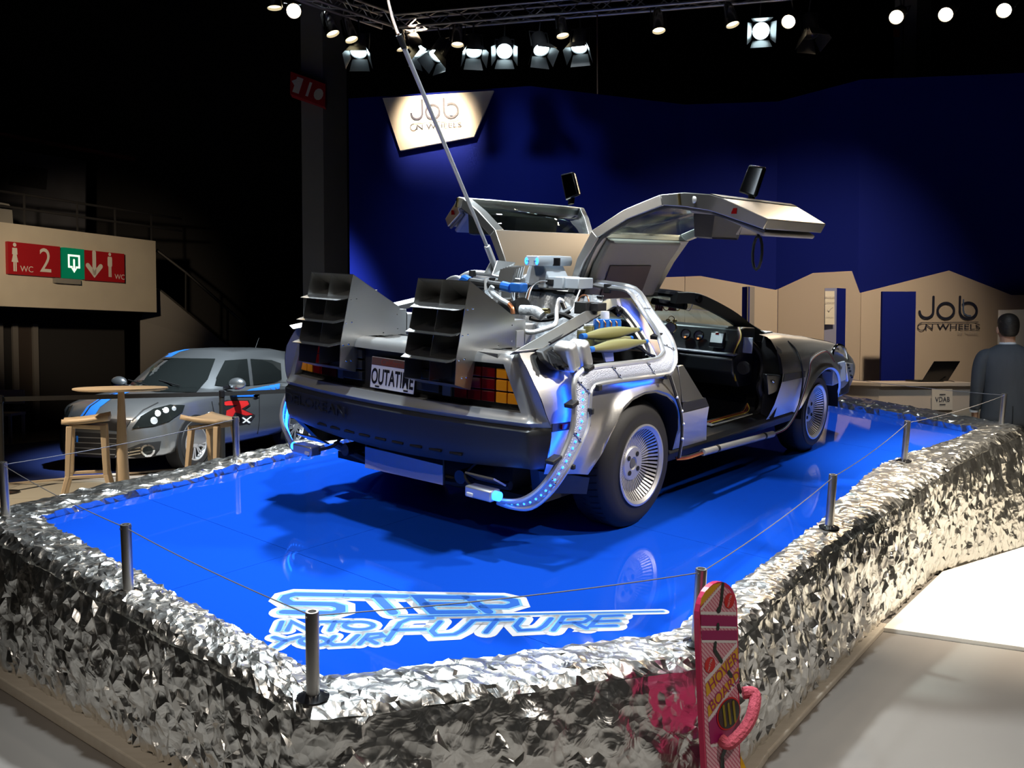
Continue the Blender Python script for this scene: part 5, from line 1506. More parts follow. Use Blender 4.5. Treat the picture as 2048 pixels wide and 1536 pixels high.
# black pipe with blue elbows
ptube('black_pipe', [(940, 563, -.22), (1008, 573, -.22)], .021, 'black')
ptube('blue_elbow', [(925, 566, -.2), (930, 558, -.21), (941, 563, -.22)], .024, 'blueplast')
ptube('blue_elbow', [(1005, 572, -.22), (1022, 576, -.22)], .026, 'blueplast')
obox('blue_joint', 1019, 1042, 566, 585, -.25, .06, 'blueplast', .008)
P_ = CX(1031, 585, -.22)
mb = MB(); mb.cyl(P_, P_ + Vector((0, 0, -.045)), .021, 16); mb.cyl(P_ + Vector((0, 0, -.018)), P_ + Vector((0, 0, -.026)), .024, 16); mb.build('chrome_fitting', MT['chrome'], car)
ptube('pipe_clamp', [(972, 557, -.235), (972, 580, -.235)], .010, 'white', n=8)
# silver pipes on the far side
ptube('silver_pipe', [(912, 563, .0), (935, 548, .02), (960, 546, .05), (1000, 552, .08)], .016, 'bandtube')
ptube('silver_pipe', [(885, 572, -.1), (900, 558, -.1), (918, 556, -.1), (935, 572, -.1)], .012, 'bandtube')
ptube('pipe_band', [(945, 541, .02), (945, 553, .02)], .020, 'black', n=8)
# clear hose, black drum, foil wrapped pipe
ptube('clear_hose', [(985, 573, -.3), (982, 583, -.3), (1000, 598, -.3), (1018, 608, -.3)], .013, 'silverfoil')
ptube('hose_end', [(1016, 606, -.3), (1024, 616, -.3), (1026, 628, -.3)], .012, 'copper')
ptube('black_drum', [(1008, 612, -.16), (1046, 612, -.22)], .044, 'black', n=20)
ptube('foil_pipe', [(1042, 620, -.28), (1070, 622, -.27), (1086, 632, -.27)], .026, 'silverfoil', n=14)
ptube('pipe_cap', [(1084, 622, -.26), (1098, 622, -.26)], .014, 'brass', n=12)
ptube('braided_hose', [(1040, 658, -.47), (1062, 665, -.47), (1098, 655, -.40), (1112, 645, -.36), (1113, 620, -.32), (1118, 600, -.30), (1126, 603, -.28)], .0115, 'alu')
ptube('hose_nut', [(1122, 600, -.28), (1130, 618, -.28)], .012, 'blackgloss')
for k in range(4):
    ptube('bay_wire', [(1050 + 2 * k, 600, -.1), (1058 + 2 * k, 578 - k, -.06), (1076 + k, 566 - k, .02), (1094, 563, .06)], .0035, ('alu', 'black', 'copper', 'alu')[k], n=5)
ptube('bay_wire', [(1160, 580, .06), (1152, 600, .0), (1145, 618, -.05), (1128, 630, -.1)], .004, 'white', n=5)
ptube('bay_wire', [(1155, 606, .0), (1162, 592, .0), (1174, 592, .0), (1178, 605, .0)], .004, 'copper', n=5)
ptube('bay_hose', [(1096, 634, -.2), (1120, 628, -.2), (1150, 640, -.15)], .012, 'black', n=8)
ptube('bay_hose', [(1060, 636, -.25), (1080, 640, -.2), (1110, 636, -.15), (1140, 622, -.1)], .012, 'black', n=8)
obox('relay_box', 1148, 1172, 604, 628, -.12, .08, 'black', .004)
obox('relay_box', 1174, 1196, 606, 622, -.08, .08, 'black', .004)
def can(name, u, v0, v1, x, r, m_, top=None):
    a, b = CX(u, v1, x), CX(u, v0, x)
    mb = MB(); mb.cyl(a, b, r, 18); o = mb.build(name, MT[m_], car)
    mb = MB(); mb.cyl(b, b + Vector((0, 0, .008)), r * .92, 18); mb.build('can_lid', MT[top or 'alu'], o)
    return o
can('olive_can', 1163, 662, 690, -.30, .022, 'olive'); can('olive_can', 1178, 652, 692, -.26, .026, 'olive')
can('white_can', 1210, 626, 650, -.10, .022, 'white', 'white')
for u, x in ((1197, -.22), (1209, -.18), (1221, -.14), (1232, -.10)):
    can('blue_capacitor', u, 642, 668, x, .026, 'blueplast', 'blueplast')
    ptube('copper_lead', [(u - 3, 640, x - .02), (u + 2, 646, x - .03), (u + 1, 656, x - .03)], .0035, 'copper', n=5)
# olive shells with blue caps
for (a, b, y0, y1) in (((1166, 673), (1279, 659), -.82, -.82), ((1181, 699), (1292, 683), -.88, -.88), ((1150, 690), (1262, 676), -.70, -.70)):
    A, B = CY(*a, y0), CY(*b, y1); d = B - A
    fs_ = [(0, .010), (.06, .014), (.30, .029), (.45, .031), (.60, .029), (.92, .012), (1, .009)]
    mb = MB(); mb.tube([A + d * f for f, r in fs_], [r for f, r in fs_], 16); sh = mb.build('olive_shell', MT['olive'], car)
    for f0, f1, r in ((-.03, .035, .0145), (.975, 1.015, .0115)):
        mb = MB(); mb.cyl(A + d * f0, A + d * f1, r, 14); mb.build('shell_cap', MT['blueplast'], sh)
mb = MB(); mb.prism([CY(1205, 700, -.87), CY(1226, 698, -.87), CY(1228, 722, -.87), CY(1212, 724, -.87)], (0, .01, 0)); mb.build('shell_bracket', MT['alu'], car, smooth=0)
for k in range(5):
    mb = MB(); mb.tube(smooth_path([CY(1262 + 4 * k, 690, -.80), CY(1285 + 3 * k, 700 + 2 * k, -.84), CY(1310, 716 - k, -.88)], 4), .006, 6); mb.build('bay_cable', MT['blackgloss'], car)
# slatted cover over the intake
for k in range(5):
    a = CY(1192 + 22 * k, 722 - 3 * k, -.86); mb = MB(); mb.box((a.x, -.70, .815), (.05, .30, .012), Matrix.Rotation(.15, 3, 'Y')); mb.build('cover_slat', MT['blackgloss'], car, smooth=0)
# side intake louvres and pillow boxes
def intake(s):
    P = [CY(u, v, y) for u, v, y in ((1086, 704, -.845), (1104, 693, -.805), (1120, 700, -.82), (1142, 743, -.90), (1116, 741, -.905), (1094, 722, -.88))]
    mb = MB(); mb.prism([S(q + Vector((0, .004, 0)), s) for q in P], S((0, .04, 0), s)); lv = mb.build('side_intake', MT['black'], car, bevel=.006)
    for k in range(4):
        a = P[0].lerp(P[1], .15 + .25 * k); b = P[5].lerp(P[4], .15 + .25 * k) + Vector((.02 * k, 0, -.004))
        m_ = a.lerp(b, .5)
        mb = MB(); mb.prism([S(q + Vector((0, -.010, 0)), s) for q in (a, b, b + Vector((.022, -.018, 0)), m_ + Vector((.024, -.022, 0)), a + Vector((.022, -.018, 0)))], S((.004, -.004, 0), s)); mb.build('louvre', MT['blackgloss'], lv, smooth=0)
    for k, (u, v) in enumerate(((1134, 713), (1159, 709))):
        c = CY(u, v, -.895)
        R_ = Matrix.Rotation(math.radians(-22), 3, 'Y')
        mb = MB(); mb.box((0, 0, 0), (.074, .10, .135), R_); mb.v = [(x + c.x, y * s + c.y * s, z + c.z) for x, y, z in mb.v]
        o = mb.build('intake_box', MT['alu'], car)
        md = o.modifiers.new('bevel', 'BEVEL'); md.width = .024; md.segments = 4
intake(1)

# ---------------------------------------------------------------- pole and cable
pt = CY(805, 88, .14)
mb = MB(); mb.tube([b1 - (b1 - b0) * .2, b1.lerp(pt, .35), b1.lerp(pt, .7), pt], [.0095, .0105, .011, .012], 10); mb.build('antenna_pole', mat('pole_white', (.70, .72, .76), .35, .4), car)
mb = MB(); d = (pt - b1).normalized(); mb.cyl(pt - d * .02, pt + d * .045, .015, 12); mb.build('pole_hook', MT['black'], car)
ptw = PM @ (pt + d * .045)
mb = MB(); mb.tube(smooth_path([ptw, WD(793, 60, ptw.y + .25), WD(782, 25, ptw.y + .7), WD(774, -25, ptw.y + 1.2), WD(770, -170, ptw.y + 1.3)], 5), .008, 6)
tag(mb.build('hanging_cable', mat('brown_cable', (.16, .08, .05), .6)), 'brown cable rising from the tip of the long pole to the truss', 'cable')

# ---------------------------------------------------------------- cabin
mb = MB(); mb.bx(.34, 1.78, -.72, .72, .24, .27); mb.build('cabin_floor', MT['dark'], car, smooth=0)
mb = MB(); mb.bx(.30, .36, -.70, .70, .24, .86); mb.build('rear_bulkhead', MT['dark'], car, smooth=0)
mb = MB(); mb.bx(1.74, 1.80, -.72, .72, .24, .82); mb.build('front_bulkhead', MT['dark'], car, smooth=0)
mb = MB(); mb.bx(.36, 1.70, -.14, .14, .27, .50); mb.build('tunnel', MT['black'], car, bevel=.02)
for s in (1, -1):
    mb = MB(); mb.loft([[Vector((x, -s * y, z)) for y, z in ((.18, .27), (.64, .27), (.64, zz), (.58, zz + .02), (.24, zz + .02), (.18, zz))] for x, zz in ((.50, .36), (.7, .38), (1.05, .42))]); mb.build('seat_cushion', MT['black'], car, bevel=.02)
    mb = MB(); mb.loft([[Vector((x, -s * y, z)) for x, y in ((xx, .20), (xx, .62), (xx - .10, .60), (xx - .10, .22))] for xx, z in ((.60, .36), (.50, .62), (.44, .82))]); mb.build('seat_back', MT['black'], car, bevel=.02)
XD = 1.46
dt = [CX(u, v, XD) for u, v in ((1352, 652), (1466, 657), (1463, 707), (1352, 696))]
zt_, zb_ = (dt[0].z + dt[1].z) / 2, (dt[2].z + dt[3].z) / 2
yl, yr_ = dt[0].y, dt[1].y
MT['dashgrey'] = mat('dash_panel_grey', (.30, .31, .33), .4, .3)
mb = MB(); mb.prism([(XD, yl, zb_), (XD, yr_, zb_), (XD + .06, yr_, zt_), (XD + .06, yl, zt_)], (.02, 0, 0)); dp = mb.build('gauge_panel', MT['dashgrey'], car, bevel=.003)
mb = MB(); mb.loft([[Vector((XD + dx, y, z)) for dx, z in ((.0, zb_), (-.05, zb_ - .03), (-.045, zb_ - .12), (.06, zb_ - .22), (.26, zb_ - .22), (.26, zt_), (.10, zt_ + .012), (.055, zt_))] for y in (-.70, -.2, .2, .70)]); mb.build('dashboard', MT['bumper'], car, bevel=.01)
mb = MB(); mb.bx(XD - .045, XD + .04, -.70, .70, zb_ - .012, zb_ + .004); mb.build('dash_ledge', MT['dashgrey'], car, bevel=.006)
fr_ = lambda u, v: frame(CX(u, v, XD + .022) + Vector((-.012, 0, 0)), (0, -1, 0), (.25, 0, 1))
MT['gaugeface'] = mat('gauge_face', (.30, .31, .33), .4)
MT['gaugelit'] = mat('gauge_glow', (.5, .2, .08), .4, emit=(1.0, .28, .06), estr=2.0)
for u, v, gl_ in ((1374, 668, 0), (1400, 671, 1)):
    f_ = fr_(u, v)
    mb = MB(); mb.lathe([(.036, .0), (.036, .014), (.030, .016), (.028, .008)], 24, f_, cap=False); g_ = mb.build('gauge', MT['blackgloss'], car)
    mb = MB(); mb.lathe([(.03, .006), (0, .0061)], 24, f_, cap=False); mb.build('gauge_face', MT['gaugeface'], g_)
    mb = MB(); mb.box((0, -.010, .008), (.03, .008, .003)); mb.xf(f_).build('gauge_bar', MT['black'], g_)
    mb = MB(); mb.ball((.0, -.021, .008), .0055, 8, 5); mb.xf(f_).build('gauge_lamp', MT['gaugelit'], g_)
f_ = fr_(1438, 680)
mb = MB(); mb.box((0, 0, .012), (.105, .105, .024)); mb.xf(f_); g_ = mb.build('meter', MT['blackgloss'], car, bevel=.008)
mb = MB(); mb.box((0, .010, .025), (.085, .062, .003)); mb.xf(f_).build('meter_face', MT['white'], g_, smooth=0)
mb = MB(); mb.box((0, .036, .027), (.022, .010, .003)); mb.xf(f_).build('meter_mark', MT['redlens'], g_, smooth=0)
# brass twin bell alarm clock on the dash
c0 = CX(1342, 655, 1.34)
ck = frame(c0, (0.3, -1, 0), (0, 0, 1))
mb = MB(); mb.lathe([(0, -.02), (.034, -.02), (.038, -.012), (.038, .012), (.034, .018)], 24, ck); ckb = mb.build('alarm_clock', MT['brass'], car)
mb = MB(); mb.lathe([(.033, .0185), (0, .0186)], 24, ck, cap=False); mb.build('clock_face', MT['gaugeface'], ckb)
for sx in (-1, 1):
    mb = MB(); mb.ball((sx * .022, .045, 0), (.016, .011, .016), 10, 6); mb.xf(ck).build('bell', MT['brass'], ckb)
mb = MB(); mb.tube([(.02 * math.cos(a), .052 + .022 * math.sin(a), 0) for a in [PI * k / 8 for k in range(9)]], .003, 6); mb.xf(ck).build('clock_handle', MT['brass'], ckb)
mb = MB(); mb.tube([CX(1342, 668, 1.34), CX(1345, 690, 1.40)], .02, 8); mb.build('clock_stand', MT['dashgrey'], car)
# red circuit boards and wires under the windscreen header
MT['pcb'] = mat('circuit_board', (.34, .07, .04), .5)
for u in (1318, 1345):
    q = CX(u, 613, 1.36); mb = MB(); mb.box(q, (.01, .052, .055)); pc = mb.build('circuit_board', MT['pcb'], car, smooth=0)
    for k in range(3):
        mb = MB(); mb.box(q + Vector((-.007, -.016 + .016 * k, .006)), (.006, .006, .035)); mb.build('component', MT['copper'], pc, smooth=0)
for k in range(4):
    u = 1300 + 22 * k; mb = MB(); mb.tube(smooth_path([CX(u, 603, 1.36), CX(u + 6, 618, 1.35), CX(u + 14, 620, 1.35), CX(u + 20, 604, 1.36)], 4), .003, 5); mb.build('cabin_wire', MT[('wireyellow', 'wirered', 'wireyellow', 'white')[k]], car)
mb = MB(); mb.tube([CX(1305, 602, 1.30), CX(1372, 613, 1.30)], .022, 8); mb.build('sun_visor', MT['blackgloss'], car)
for k in range(3):
    mb = MB(); mb.tube(smooth_path([Vector((.002 * k, .004 * k, 0)) + q for q in (CX(1478, 655, 1.5), CX(1482, 675, 1.46), CX(1468, 705, 1.44), CX(1466, 735, 1.44), CX(1472, 762, 1.46))], 5), .005, 5); mb.build('hanging_wire', MT[('wireyellow', 'black', 'wirered')[k]], car)
mb = MB(); mb.box(CX(1490, 690, 1.55), (.01, .10, .10)); mb.build('side_vent_panel', MT['palegrey'], car, smooth=0)
mb = MB(); q = CX(1486, 736, 1.44); mb.cyl(q, q + Vector((.02, 0, 0)), .042, 20); mb.build('speaker', MT['dark'], car)
# ================================================================ SILVER HATCHBACK
from mathutils.bvhtree import BVHTree
HA = -1.868
HM = Matrix.Translation((-4.089, 13.998, 0.026)) @ Matrix.Rotation(HA, 4, 'Z')
HMI = HM.inverted()
hb = empty('hatchback'); hb.matrix_world = HM
tag(hb, 'silver small hatchback with blue racing stripe parked behind the platform', 'car')
MT['silverpaint'] = mat('silver_car_paint', (0.36, 0.38, 0.40), 0.28, 0.85, coat=0.6)
MT['stripeblue'] = mat('stripe_blue', (0.02, 0.16, 0.62), 0.35)
MT['darkglass'] = mat('dark_car_glass', (0.010, 0.012, 0.012), 0.04, spec=0.6)
# lower body: stations x, then half section (y,z)
ST = [(-.66, [(.30, .42), (.52, .45), (.56, .60), (.52, .78), (.44, .92), (0, .95)]),
      (-.58, [(.50, .30), (.74, .36), (.78, .58), (.74, .80), (.66, .98), (0, 1.00)]),
      (-.30, [(.60, .24), (.83, .32), (.845, .58), (.835, .82), (.73, .99), (0, 1.02)]),
      (.40, [(.62, .22), (.83, .28), (.847, .56), (.84, .82), (.74, .985), (0, 1.02)]),
      (1.20, [(.62, .20), (.83, .26), (.847, .54), (.84, .80), (.74, .97), (0, 1.02)]),
      (1.85, [(.62, .20), (.84, .26), (.852, .54), (.845, .78), (.735, .955), (0, 1.01)]),
      (2.15, [(.62, .20), (.845, .26), (.855, .56), (.835, .80), (.72, .92), (0, .985)]),
      (2.55, [(.60, .20), (.835, .26), (.85, .54), (.82, .76), (.70, .875), (0, .935)]),
      (2.85, [(.58, .19), (.80, .24), (.82, .48), (.78, .70), (.64, .815), (0, .875)]),
      (3.03, [(.52, .18), (.74, .23), (.75, .44), (.70, .62), (.56, .745), (0, .815)]),
      (3.15, [(.44, .18), (.60, .22), (.62, .42), (.57, .58), (.44, .68), (0, .735)]),
      (3.20, [(.36, .20), (.46, .24), (.46, .42), (.44, .54), (.34, .62), (0, .66)])]
rows = []
for x, sec in ST:
    r = [Vector((x - (.10 * (y / .75) ** 4 if x > 2.9 else 0), y, z)) for y, z in sec]
    rows.append(r + [Vector((v.x, -v.y, v.z)) for v in reversed(r[:-1])])
fine = []
cols = list(zip(*rows))
cols = [smooth_path(c, 4) for c in cols]
fine = list(zip(*cols))
fine = [smooth_path(list(r), 3) for r in fine]
mb = MB(); mb.loft([list(r) for r in fine]); body = mb.build('body', MT['silverpaint'], hb, smooth=50)
bodyV, bodyF = list(mb.v), list(mb.f)
# greenhouse
BL = [(2.02, 0, 1.005), (1.98, .34, 1.0), (1.86, .66, .965), (1.55, .735, .965), (.9, .745, .98), (0, .74, .995), (-.36, .70, 1.0), (-.56, .56, 1.01), (-.60, 0, 1.02)]
RL = [(1.24, 0, 1.475), (1.22, .30, 1.468), (1.12, .535, 1.435), (.95, .575, 1.445), (.6, .585, 1.46), (0, .575, 1.465), (-.30, .55, 1.44), (-.46, .46, 1.42), (-.52, 0, 1.43)]
def loop(L): 
    h = [Vector(p) for p in L]; return h + [Vector((p.x, -p.y, p.z)) for p in reversed(h[1:-1])]
rings = []
for t in (0, .33, .66, 1):
    rr_ = []
    for a, b in zip(loop(BL), loop(RL)):
        p = a.lerp(b, t); bul = .035 * math.sin(PI * t); c = Vector((p.x - .6, p.y, 0)).normalized(); rr_.append(p + c * bul)
    rings.append(rr_)
cap = [Vector((.38 + (p.x - .38) * .80, p.y * .80, p.z + .030)) for p in rings[-1]]
cap2 = [Vector((.38 + (p.x - .38) * .35, p.y * .35, 1.512)) for p in rings[-1]]
rings += [cap, cap2]
mb = MB(); mb.loft(rings); roof = mb.build('cabin_shell', MT['silverpaint'], hb, smooth=60)
n0 = len(bodyV); bodyV += mb.v; bodyF += [tuple(i + n0 for i in f) for f in mb.f]
HBV = BVHTree.FromPolygons([HM @ Vector(v) for v in bodyV], bodyF)
def decal(name, pts, m_, off=.006, parent=None, lvl=2, thick=0, bvh=HBV, inv=HMI):
    # shape drawn in image columns/rows, dropped on the real surface found along the sight line
    tris = [[Vector((pts[i][0], pts[i][1])) for i in t] for t in tessellate_polygon([[Vector((p[0], p[1], 0)) for p in pts]])]
    for _ in range(lvl):
        nt = []
        for a, b, c in tris:
            ab, bc, ca = (a + b) / 2, (b + c) / 2, (c + a) / 2
            nt += [[a, ab, ca], [ab, b, bc], [ca, bc, c], [ab, bc, ca]]
        tris = nt
    cache = {}; vs = []; fs = []
    def vid(p):
        k = (round(p.x, 2), round(p.y, 2))
        if k in cache: return cache[k]
        d = ray(p.x, p.y).normalized(); h = bvh.ray_cast(CAMW, d)
        if h[0] is None: cache[k] = None; return None
        n_ = h[1] if h[1].dot(d) < 0 else -h[1]
        cache[k] = len(vs); vs.append(inv @ (h[0] + n_ * off)); return cache[k]
    for t in tris:
        ids = [vid(p) for p in t]
        if None not in ids and len(set(ids)) == 3: fs.append(tuple(ids))
    if not fs: return None
    mb = MB(); mb.add(vs, fs); return mb.build(name, m_, parent or hb, smooth=60, solid=thick)
def c4(l): return [(x / 3.2, 640 + y / 3.2) for x, y in l]
decal('windscreen', c4([(925, 262), (1100, 246), (1378, 250), (1330, 380), (1255, 466), (1000, 462), (765, 420), (830, 330)]), MT['darkglass'], .008, lvl=3)
decal('side_window', c4([(1440, 262), (1580, 250), (1598, 420), (1500, 432), (1372, 420), (1385, 370)]), MT['darkglass'], .008, lvl=3)
decal('side_window', c4([(1600, 250), (1735, 258), (1795, 278), (1800, 380), (1765, 396), (1620, 416)]), MT['darkglass'], .008, lvl=3)
decal('roof_stripe', c4([(1015, 240), (1095, 238), (1150, 205), (1215, 190), (1150, 190), (1070, 208)]), MT['stripeblue'], .006)
decal('hood_stripe', c4([(510, 624), (600, 626), (640, 560), (720, 500), (830, 464), (760, 460), (650, 495), (560, 555)]), MT['stripeblue'], .006, lvl=3)
decal('stripe_line', c4([(528, 624), (536, 624), (585, 555), (670, 496), (778, 460), (768, 460), (660, 496), (576, 555)]), MT['black'], .009, lvl=3)
decal('bumper_stripe', c4([(490, 870), (552, 872), (545, 905), (490, 900)]), MT['stripeblue'], .012, lvl=1)
decal('upper_grille', c4([(455, 622), (840, 640), (800, 705), (760, 712), (500, 690), (470, 660)]), MT['black'], .010, lvl=3)
decal('lower_grille', c4([(475, 715), (750, 730), (770, 800), (735, 880), (500, 870), (480, 800)]), MT['black'], .010, lvl=3)
for k in range(4):
    decal('grille_bar', c4([(480 + 3 * k, 745 + 34 * k), (755 - 4 * k, 755 + 34 * k), (755 - 4 * k, 762 + 34 * k), (480 + 3 * k, 752 + 34 * k)]), MT['greyvinyl'], .016, lvl=3)
decal('stripe_mark', c4([(495, 740), (507, 741), (507, 782), (495, 780)]), MT['stripeblue'], .018, lvl=1)
hl = decal('headlamp', c4([(845, 695), (900, 620), (985, 570), (1090, 545), (1180, 546), (1165, 590), (1075, 650), (985, 680)]), MT['darkglass'], .010, lvl=3)
for (x, y, r) in ((985, 645, 24), (1010, 600, 20), (1060, 580, 18), (1110, 570, 14)):
    decal('lamp_reflector', c4([(x + r * math.cos(a * PI / 5), y + r * 1.0 * math.sin(a * PI / 5)) for a in range(10)]), MT['alu'], .014, hl, lvl=1)
decal('headlamp', c4([(420, 600), (440, 560), (470, 545), (440, 620), (420, 635)]), MT['darkglass'], .010, lvl=2)
fg = decal('fog_lamp_pod', c4([(800, 830), (900, 790), (1030, 775), (1020, 830), (985, 875), (880, 880), (810, 872)]), MT['black'], .010, lvl=3)
decal('fog_lamp', c4([(945 + 45 * math.cos(a * PI / 8), 833 + 38 * math.sin(a * PI / 8)) for a in range(16)]), MT['chrome'], .016, fg, lvl=2)
decal('fog_glass', c4([(945 + 32 * math.cos(a * PI / 8), 833 + 27 * math.sin(a * PI / 8)) for a in range(16)]), MT['darkglass'], .020, fg, lvl=1)
for k in range(3):
    decal('fog_bar', c4([(808, 828 + 18 * k), (900, 812 + 18 * k), (900, 819 + 18 * k), (808, 835 + 18 * k)]), MT['chrome'], .015, fg, lvl=1)
decal('fog_lamp_pod', c4([(388, 770), (400, 765), (412, 830), (395, 835)]), MT['black'], .010, lvl=2)
decal('side_stripe', c4([(1470, 492), (1600, 445), (1790, 408), (1786, 440), (1660, 470), (1640, 490)]), MT['stripeblue'], .007, lvl=2)
for x in (1640, 1715, 1745):
    decal('stripe_gap', c4([(x, 436 - (x - 1640) * .18), (x + 5, 436 - (x - 1640) * .18), (x + 25, 470 - (x - 1640) * .2), (x + 20, 470 - (x - 1640) * .2)]), MT['silverpaint'], .010, lvl=1)
MT['decalred'] = mat('decal_red', (.55, .02, .02), .4)
decal('emblem_outline', c4([(1395, 530), (1450, 512), (1590, 514), (1600, 545), (1560, 572), (1630, 608), (1608, 640), (1575, 660), (1520, 668), (1500, 640), (1440, 645)]), MT['black'], .008, lvl=2)  # black outline printed round the red emblem
decal('emblem', c4([(1410, 528), (1460, 518), (1580, 518), (1590, 540), (1540, 570), (1615, 604), (1570, 612), (1500, 590), (1480, 628), (1440, 640), (1445, 580), (1520, 545), (1440, 548)]), MT['decalred'], .011, lvl=2)
for q in ([(1540, 625), (1552, 622), (1600, 655), (1588, 660)], [(1600, 615), (1608, 618), (1555, 660), (1545, 657)]):
    decal('emblem_x', c4(q), MT['white'], .013, lvl=1)
for q in ([(1352, 520), (1356, 520), (1372, 600), (1385, 800), (1380, 800), (1367, 600)], [(1655, 480), (1659, 480), (1660, 640), (1645, 760), (1641, 760), (1656, 640)]):
    decal('door_gap', c4(q), MT['black'], .006, lvl=2)
decal('door_handle', c4([(1610, 485), (1640, 470), (1655, 480), (1630, 495)]), MT['chrome'], .02, lvl=1)
decal('side_lamp', c4([(1335 + 11 * math.cos(a * PI / 5), 597 + 9 * math.sin(a * PI / 5)) for a in range(10)]), MT['white'], .012, lvl=0)
decal('hood_gap', c4([(455, 618), (845, 640), (915, 575), (1010, 528), (1015, 532), (920, 580), (850, 646), (455, 624)]), MT['black'], .006, lvl=2)
# wheels, arches, mirror, spoiler, aerial
def hb_wheel(x, s):
    f_ = frame((x, s * .862, .31), (1 if s < 0 else -1, 0, 0), (0, 0, 1))
    mb = MB(); mb.lathe([(.36, -.20), (.36, -.004), (.30, -.002)], 32, f_, cap=False); mb.lathe([(0, -.06), (.36, -.06)], 32, f_, cap=False); mb.build('wheel_arch', MT['dark'], hb)
    mb = MB(); mb.lathe([(.215, .0), (.25, .008), (.285, .004), (.308, -.02), (.308, -.15), (.22, -.15)], 36, f_, cap=False); ty = mb.build('tyre', MT['tyre'], hb)
    mb = MB(); mb.lathe([(.218, .002), (.205, .004), (.20, -.02), (.19, -.05)], 36, f_, cap=False); mb.lathe([(0, -.01), (.055, -.012), (.06, -.03)], 20, f_, cap=False); mb.build('rim', MT['rim'], ty)
    mb = MB()
    for k in range(16):
        a = 2 * PI * (k + (.18 if k % 2 else -.18)) / 16
        ca, sa = math.cos(a), math.sin(a)
        mb.add([f_ @ Vector((r * ca - w * sa, r * sa + w * ca, h)) for r, w, h in ((.05, -.010, -.015), (.05, .010, -.015), (.205, .013, -.006), (.205, -.013, -.006))], [(0, 1, 2, 3)])
    mb.build('spokes', MT['rim'], ty, smooth=0, kind='stuff')
for x in (0, 2.43): hb_wheel(x, 1); hb_wheel(x, -1)
for s in (1, -1):
    mb = MB(); mb.ball((1.66, s * .95, 1.03), (.075, .125, .082), 16, 10); mr = mb.build('mirror', MT['silverpaint'], hb)
    mb = MB(); mb.tube([(1.68, s * .76, .97), (1.67, s * .90, .99)], .03, 8); mb.build('mirror_arm', MT['blackgloss'], mr)
mb = MB(); mb.loft([[Vector((x, y, z)) for x, z in ((-.36, 1.452), (-.62, 1.43), (-.66, 1.405), (-.60, 1.395), (-.40, 1.41))] for y in (-.52, -.3, .3, .52)]); mb.build('spoiler', MT['silverpaint'], hb, bevel=.01)
mb = MB(); mb.tube([(-.25, 0, 1.49), (-.36, 0, 1.66)], .006, 6); mb.build('aerial', MT['black'], hb)
for y in (.35, -.15):
    mb = MB(); mb.tube([(2.06, y, 1.01), (1.93, y - .42, 1.075)], .009, 6); mb.build('wiper', MT['black'], hb)

# ================================================================ BAR TABLE AND STOOLS
MT['cream'] = mat('cream_plastic', (0.60, 0.50, 0.38), 0.45)
tb = WD(242, 775, 9.0)
bt = empty('bar_table', (tb.x, tb.y, .012)); tag(bt, 'round cream bar table in front of the hatchback', 'table')
zt2 = tb.z - .012
mb = MB(); mb.lathe([(0, zt2 - .028), (.40, zt2 - .028), (.438, zt2 - .016), (.438, zt2 - .003), (.43, zt2), (0, zt2)], 48); mb.build('table_top', MT['cream'], bt)
mb = MB(); mb.lathe([(.075, .02), (.060, .3), (.045, .7), (.030, zt2 - .03)], 20); mb.build('column', MT['cream'], bt)
mb = MB(); mb.lathe([(0, 0), (.24, 0), (.24, .012), (.09, .03), (0, .03)], 32); mb.build('base', MT['cream'], bt)
def stool(loc, rz, label):
    r = empty('bar_stool', loc, rz); tag(r, label, 'stool', 'cream bar stools at the table')
    # seat: thin faceted shell, low in the middle with raised rear lip
    rows_ = []
    for i in range(7):
        u = i / 6; x = -.20 + .42 * u; w = interp([(0, .235), (.5, .20), (1, .13)], u)
        rows_.append([Vector((x, -w + 2 * w * k / 8, .775 + .045 * (1 - u) ** 2 + .035 * abs(k / 4 - 1) ** 2 * (1 - u * .6) + .02 * u)) for k in range(9)])
    mb = MB(); mb.grid(rows_); mb.build('seat', MT['cream'], r, solid=.045)
    mb = MB(); mb.loft([[Vector((-.17, -.16, .76)), Vector((-.17, .16, .76)), Vector((-.14, .15, .72)), Vector((-.14, -.15, .72))], [Vector((.16, -.10, .78)), Vector((.16, .10, .78)), Vector((.14, .09, .74)), Vector((.14, -.09, .74))]]); mb.build('seat_keel', MT['cream'], r, bevel=.01)
    def bar(a, b, w0, w1, nm):
        mb = MB(); a, b = Vector(a), Vector(b); t = (b - a).normalized(); sd = t.cross(Vector((0, 1, 0))).normalized(); up = sd.cross(t)
        mb.loft([[p + sd * (-w) + up * (-w), p + sd * w + up * (-w), p + sd * w + up * w, p + sd * (-w) + up * w] for p, w in ((a, w0), (b, w1))]); mb.build(nm, MT['cream'], r, bevel=.006)
    for sx in (-1, 1):
        for sy_ in (-1, 1):
            bar((sx * .15, sy_ * .13, .76), (sx * .17, sy_ * .185, .27), .027, .021, 'leg_upper'); bar((sx * .17, sy_ * .185, .28), (sx * .235, sy_ * .235, .012), .021, .016, 'leg')
        bar((sx * .17, -.185, .27), (sx * .17, .185, .27), .016, .016, 'foot_rail')
    for sy_ in (-1, 1): bar((-.17, sy_ * .185, .27), (.17, sy_ * .185, .27), .016, .016, 'foot_rail')
    return r
p = WZ(178, 1003, 0.013); stool((p.x, p.y, .014), math.radians(200), 'cream moulded bar stool left of the round table')
p = WZ(428, 1003, 0.013); stool((p.x, p.y, .014), math.radians(-20), 'cream moulded bar stool right of the table beside the front wheel')

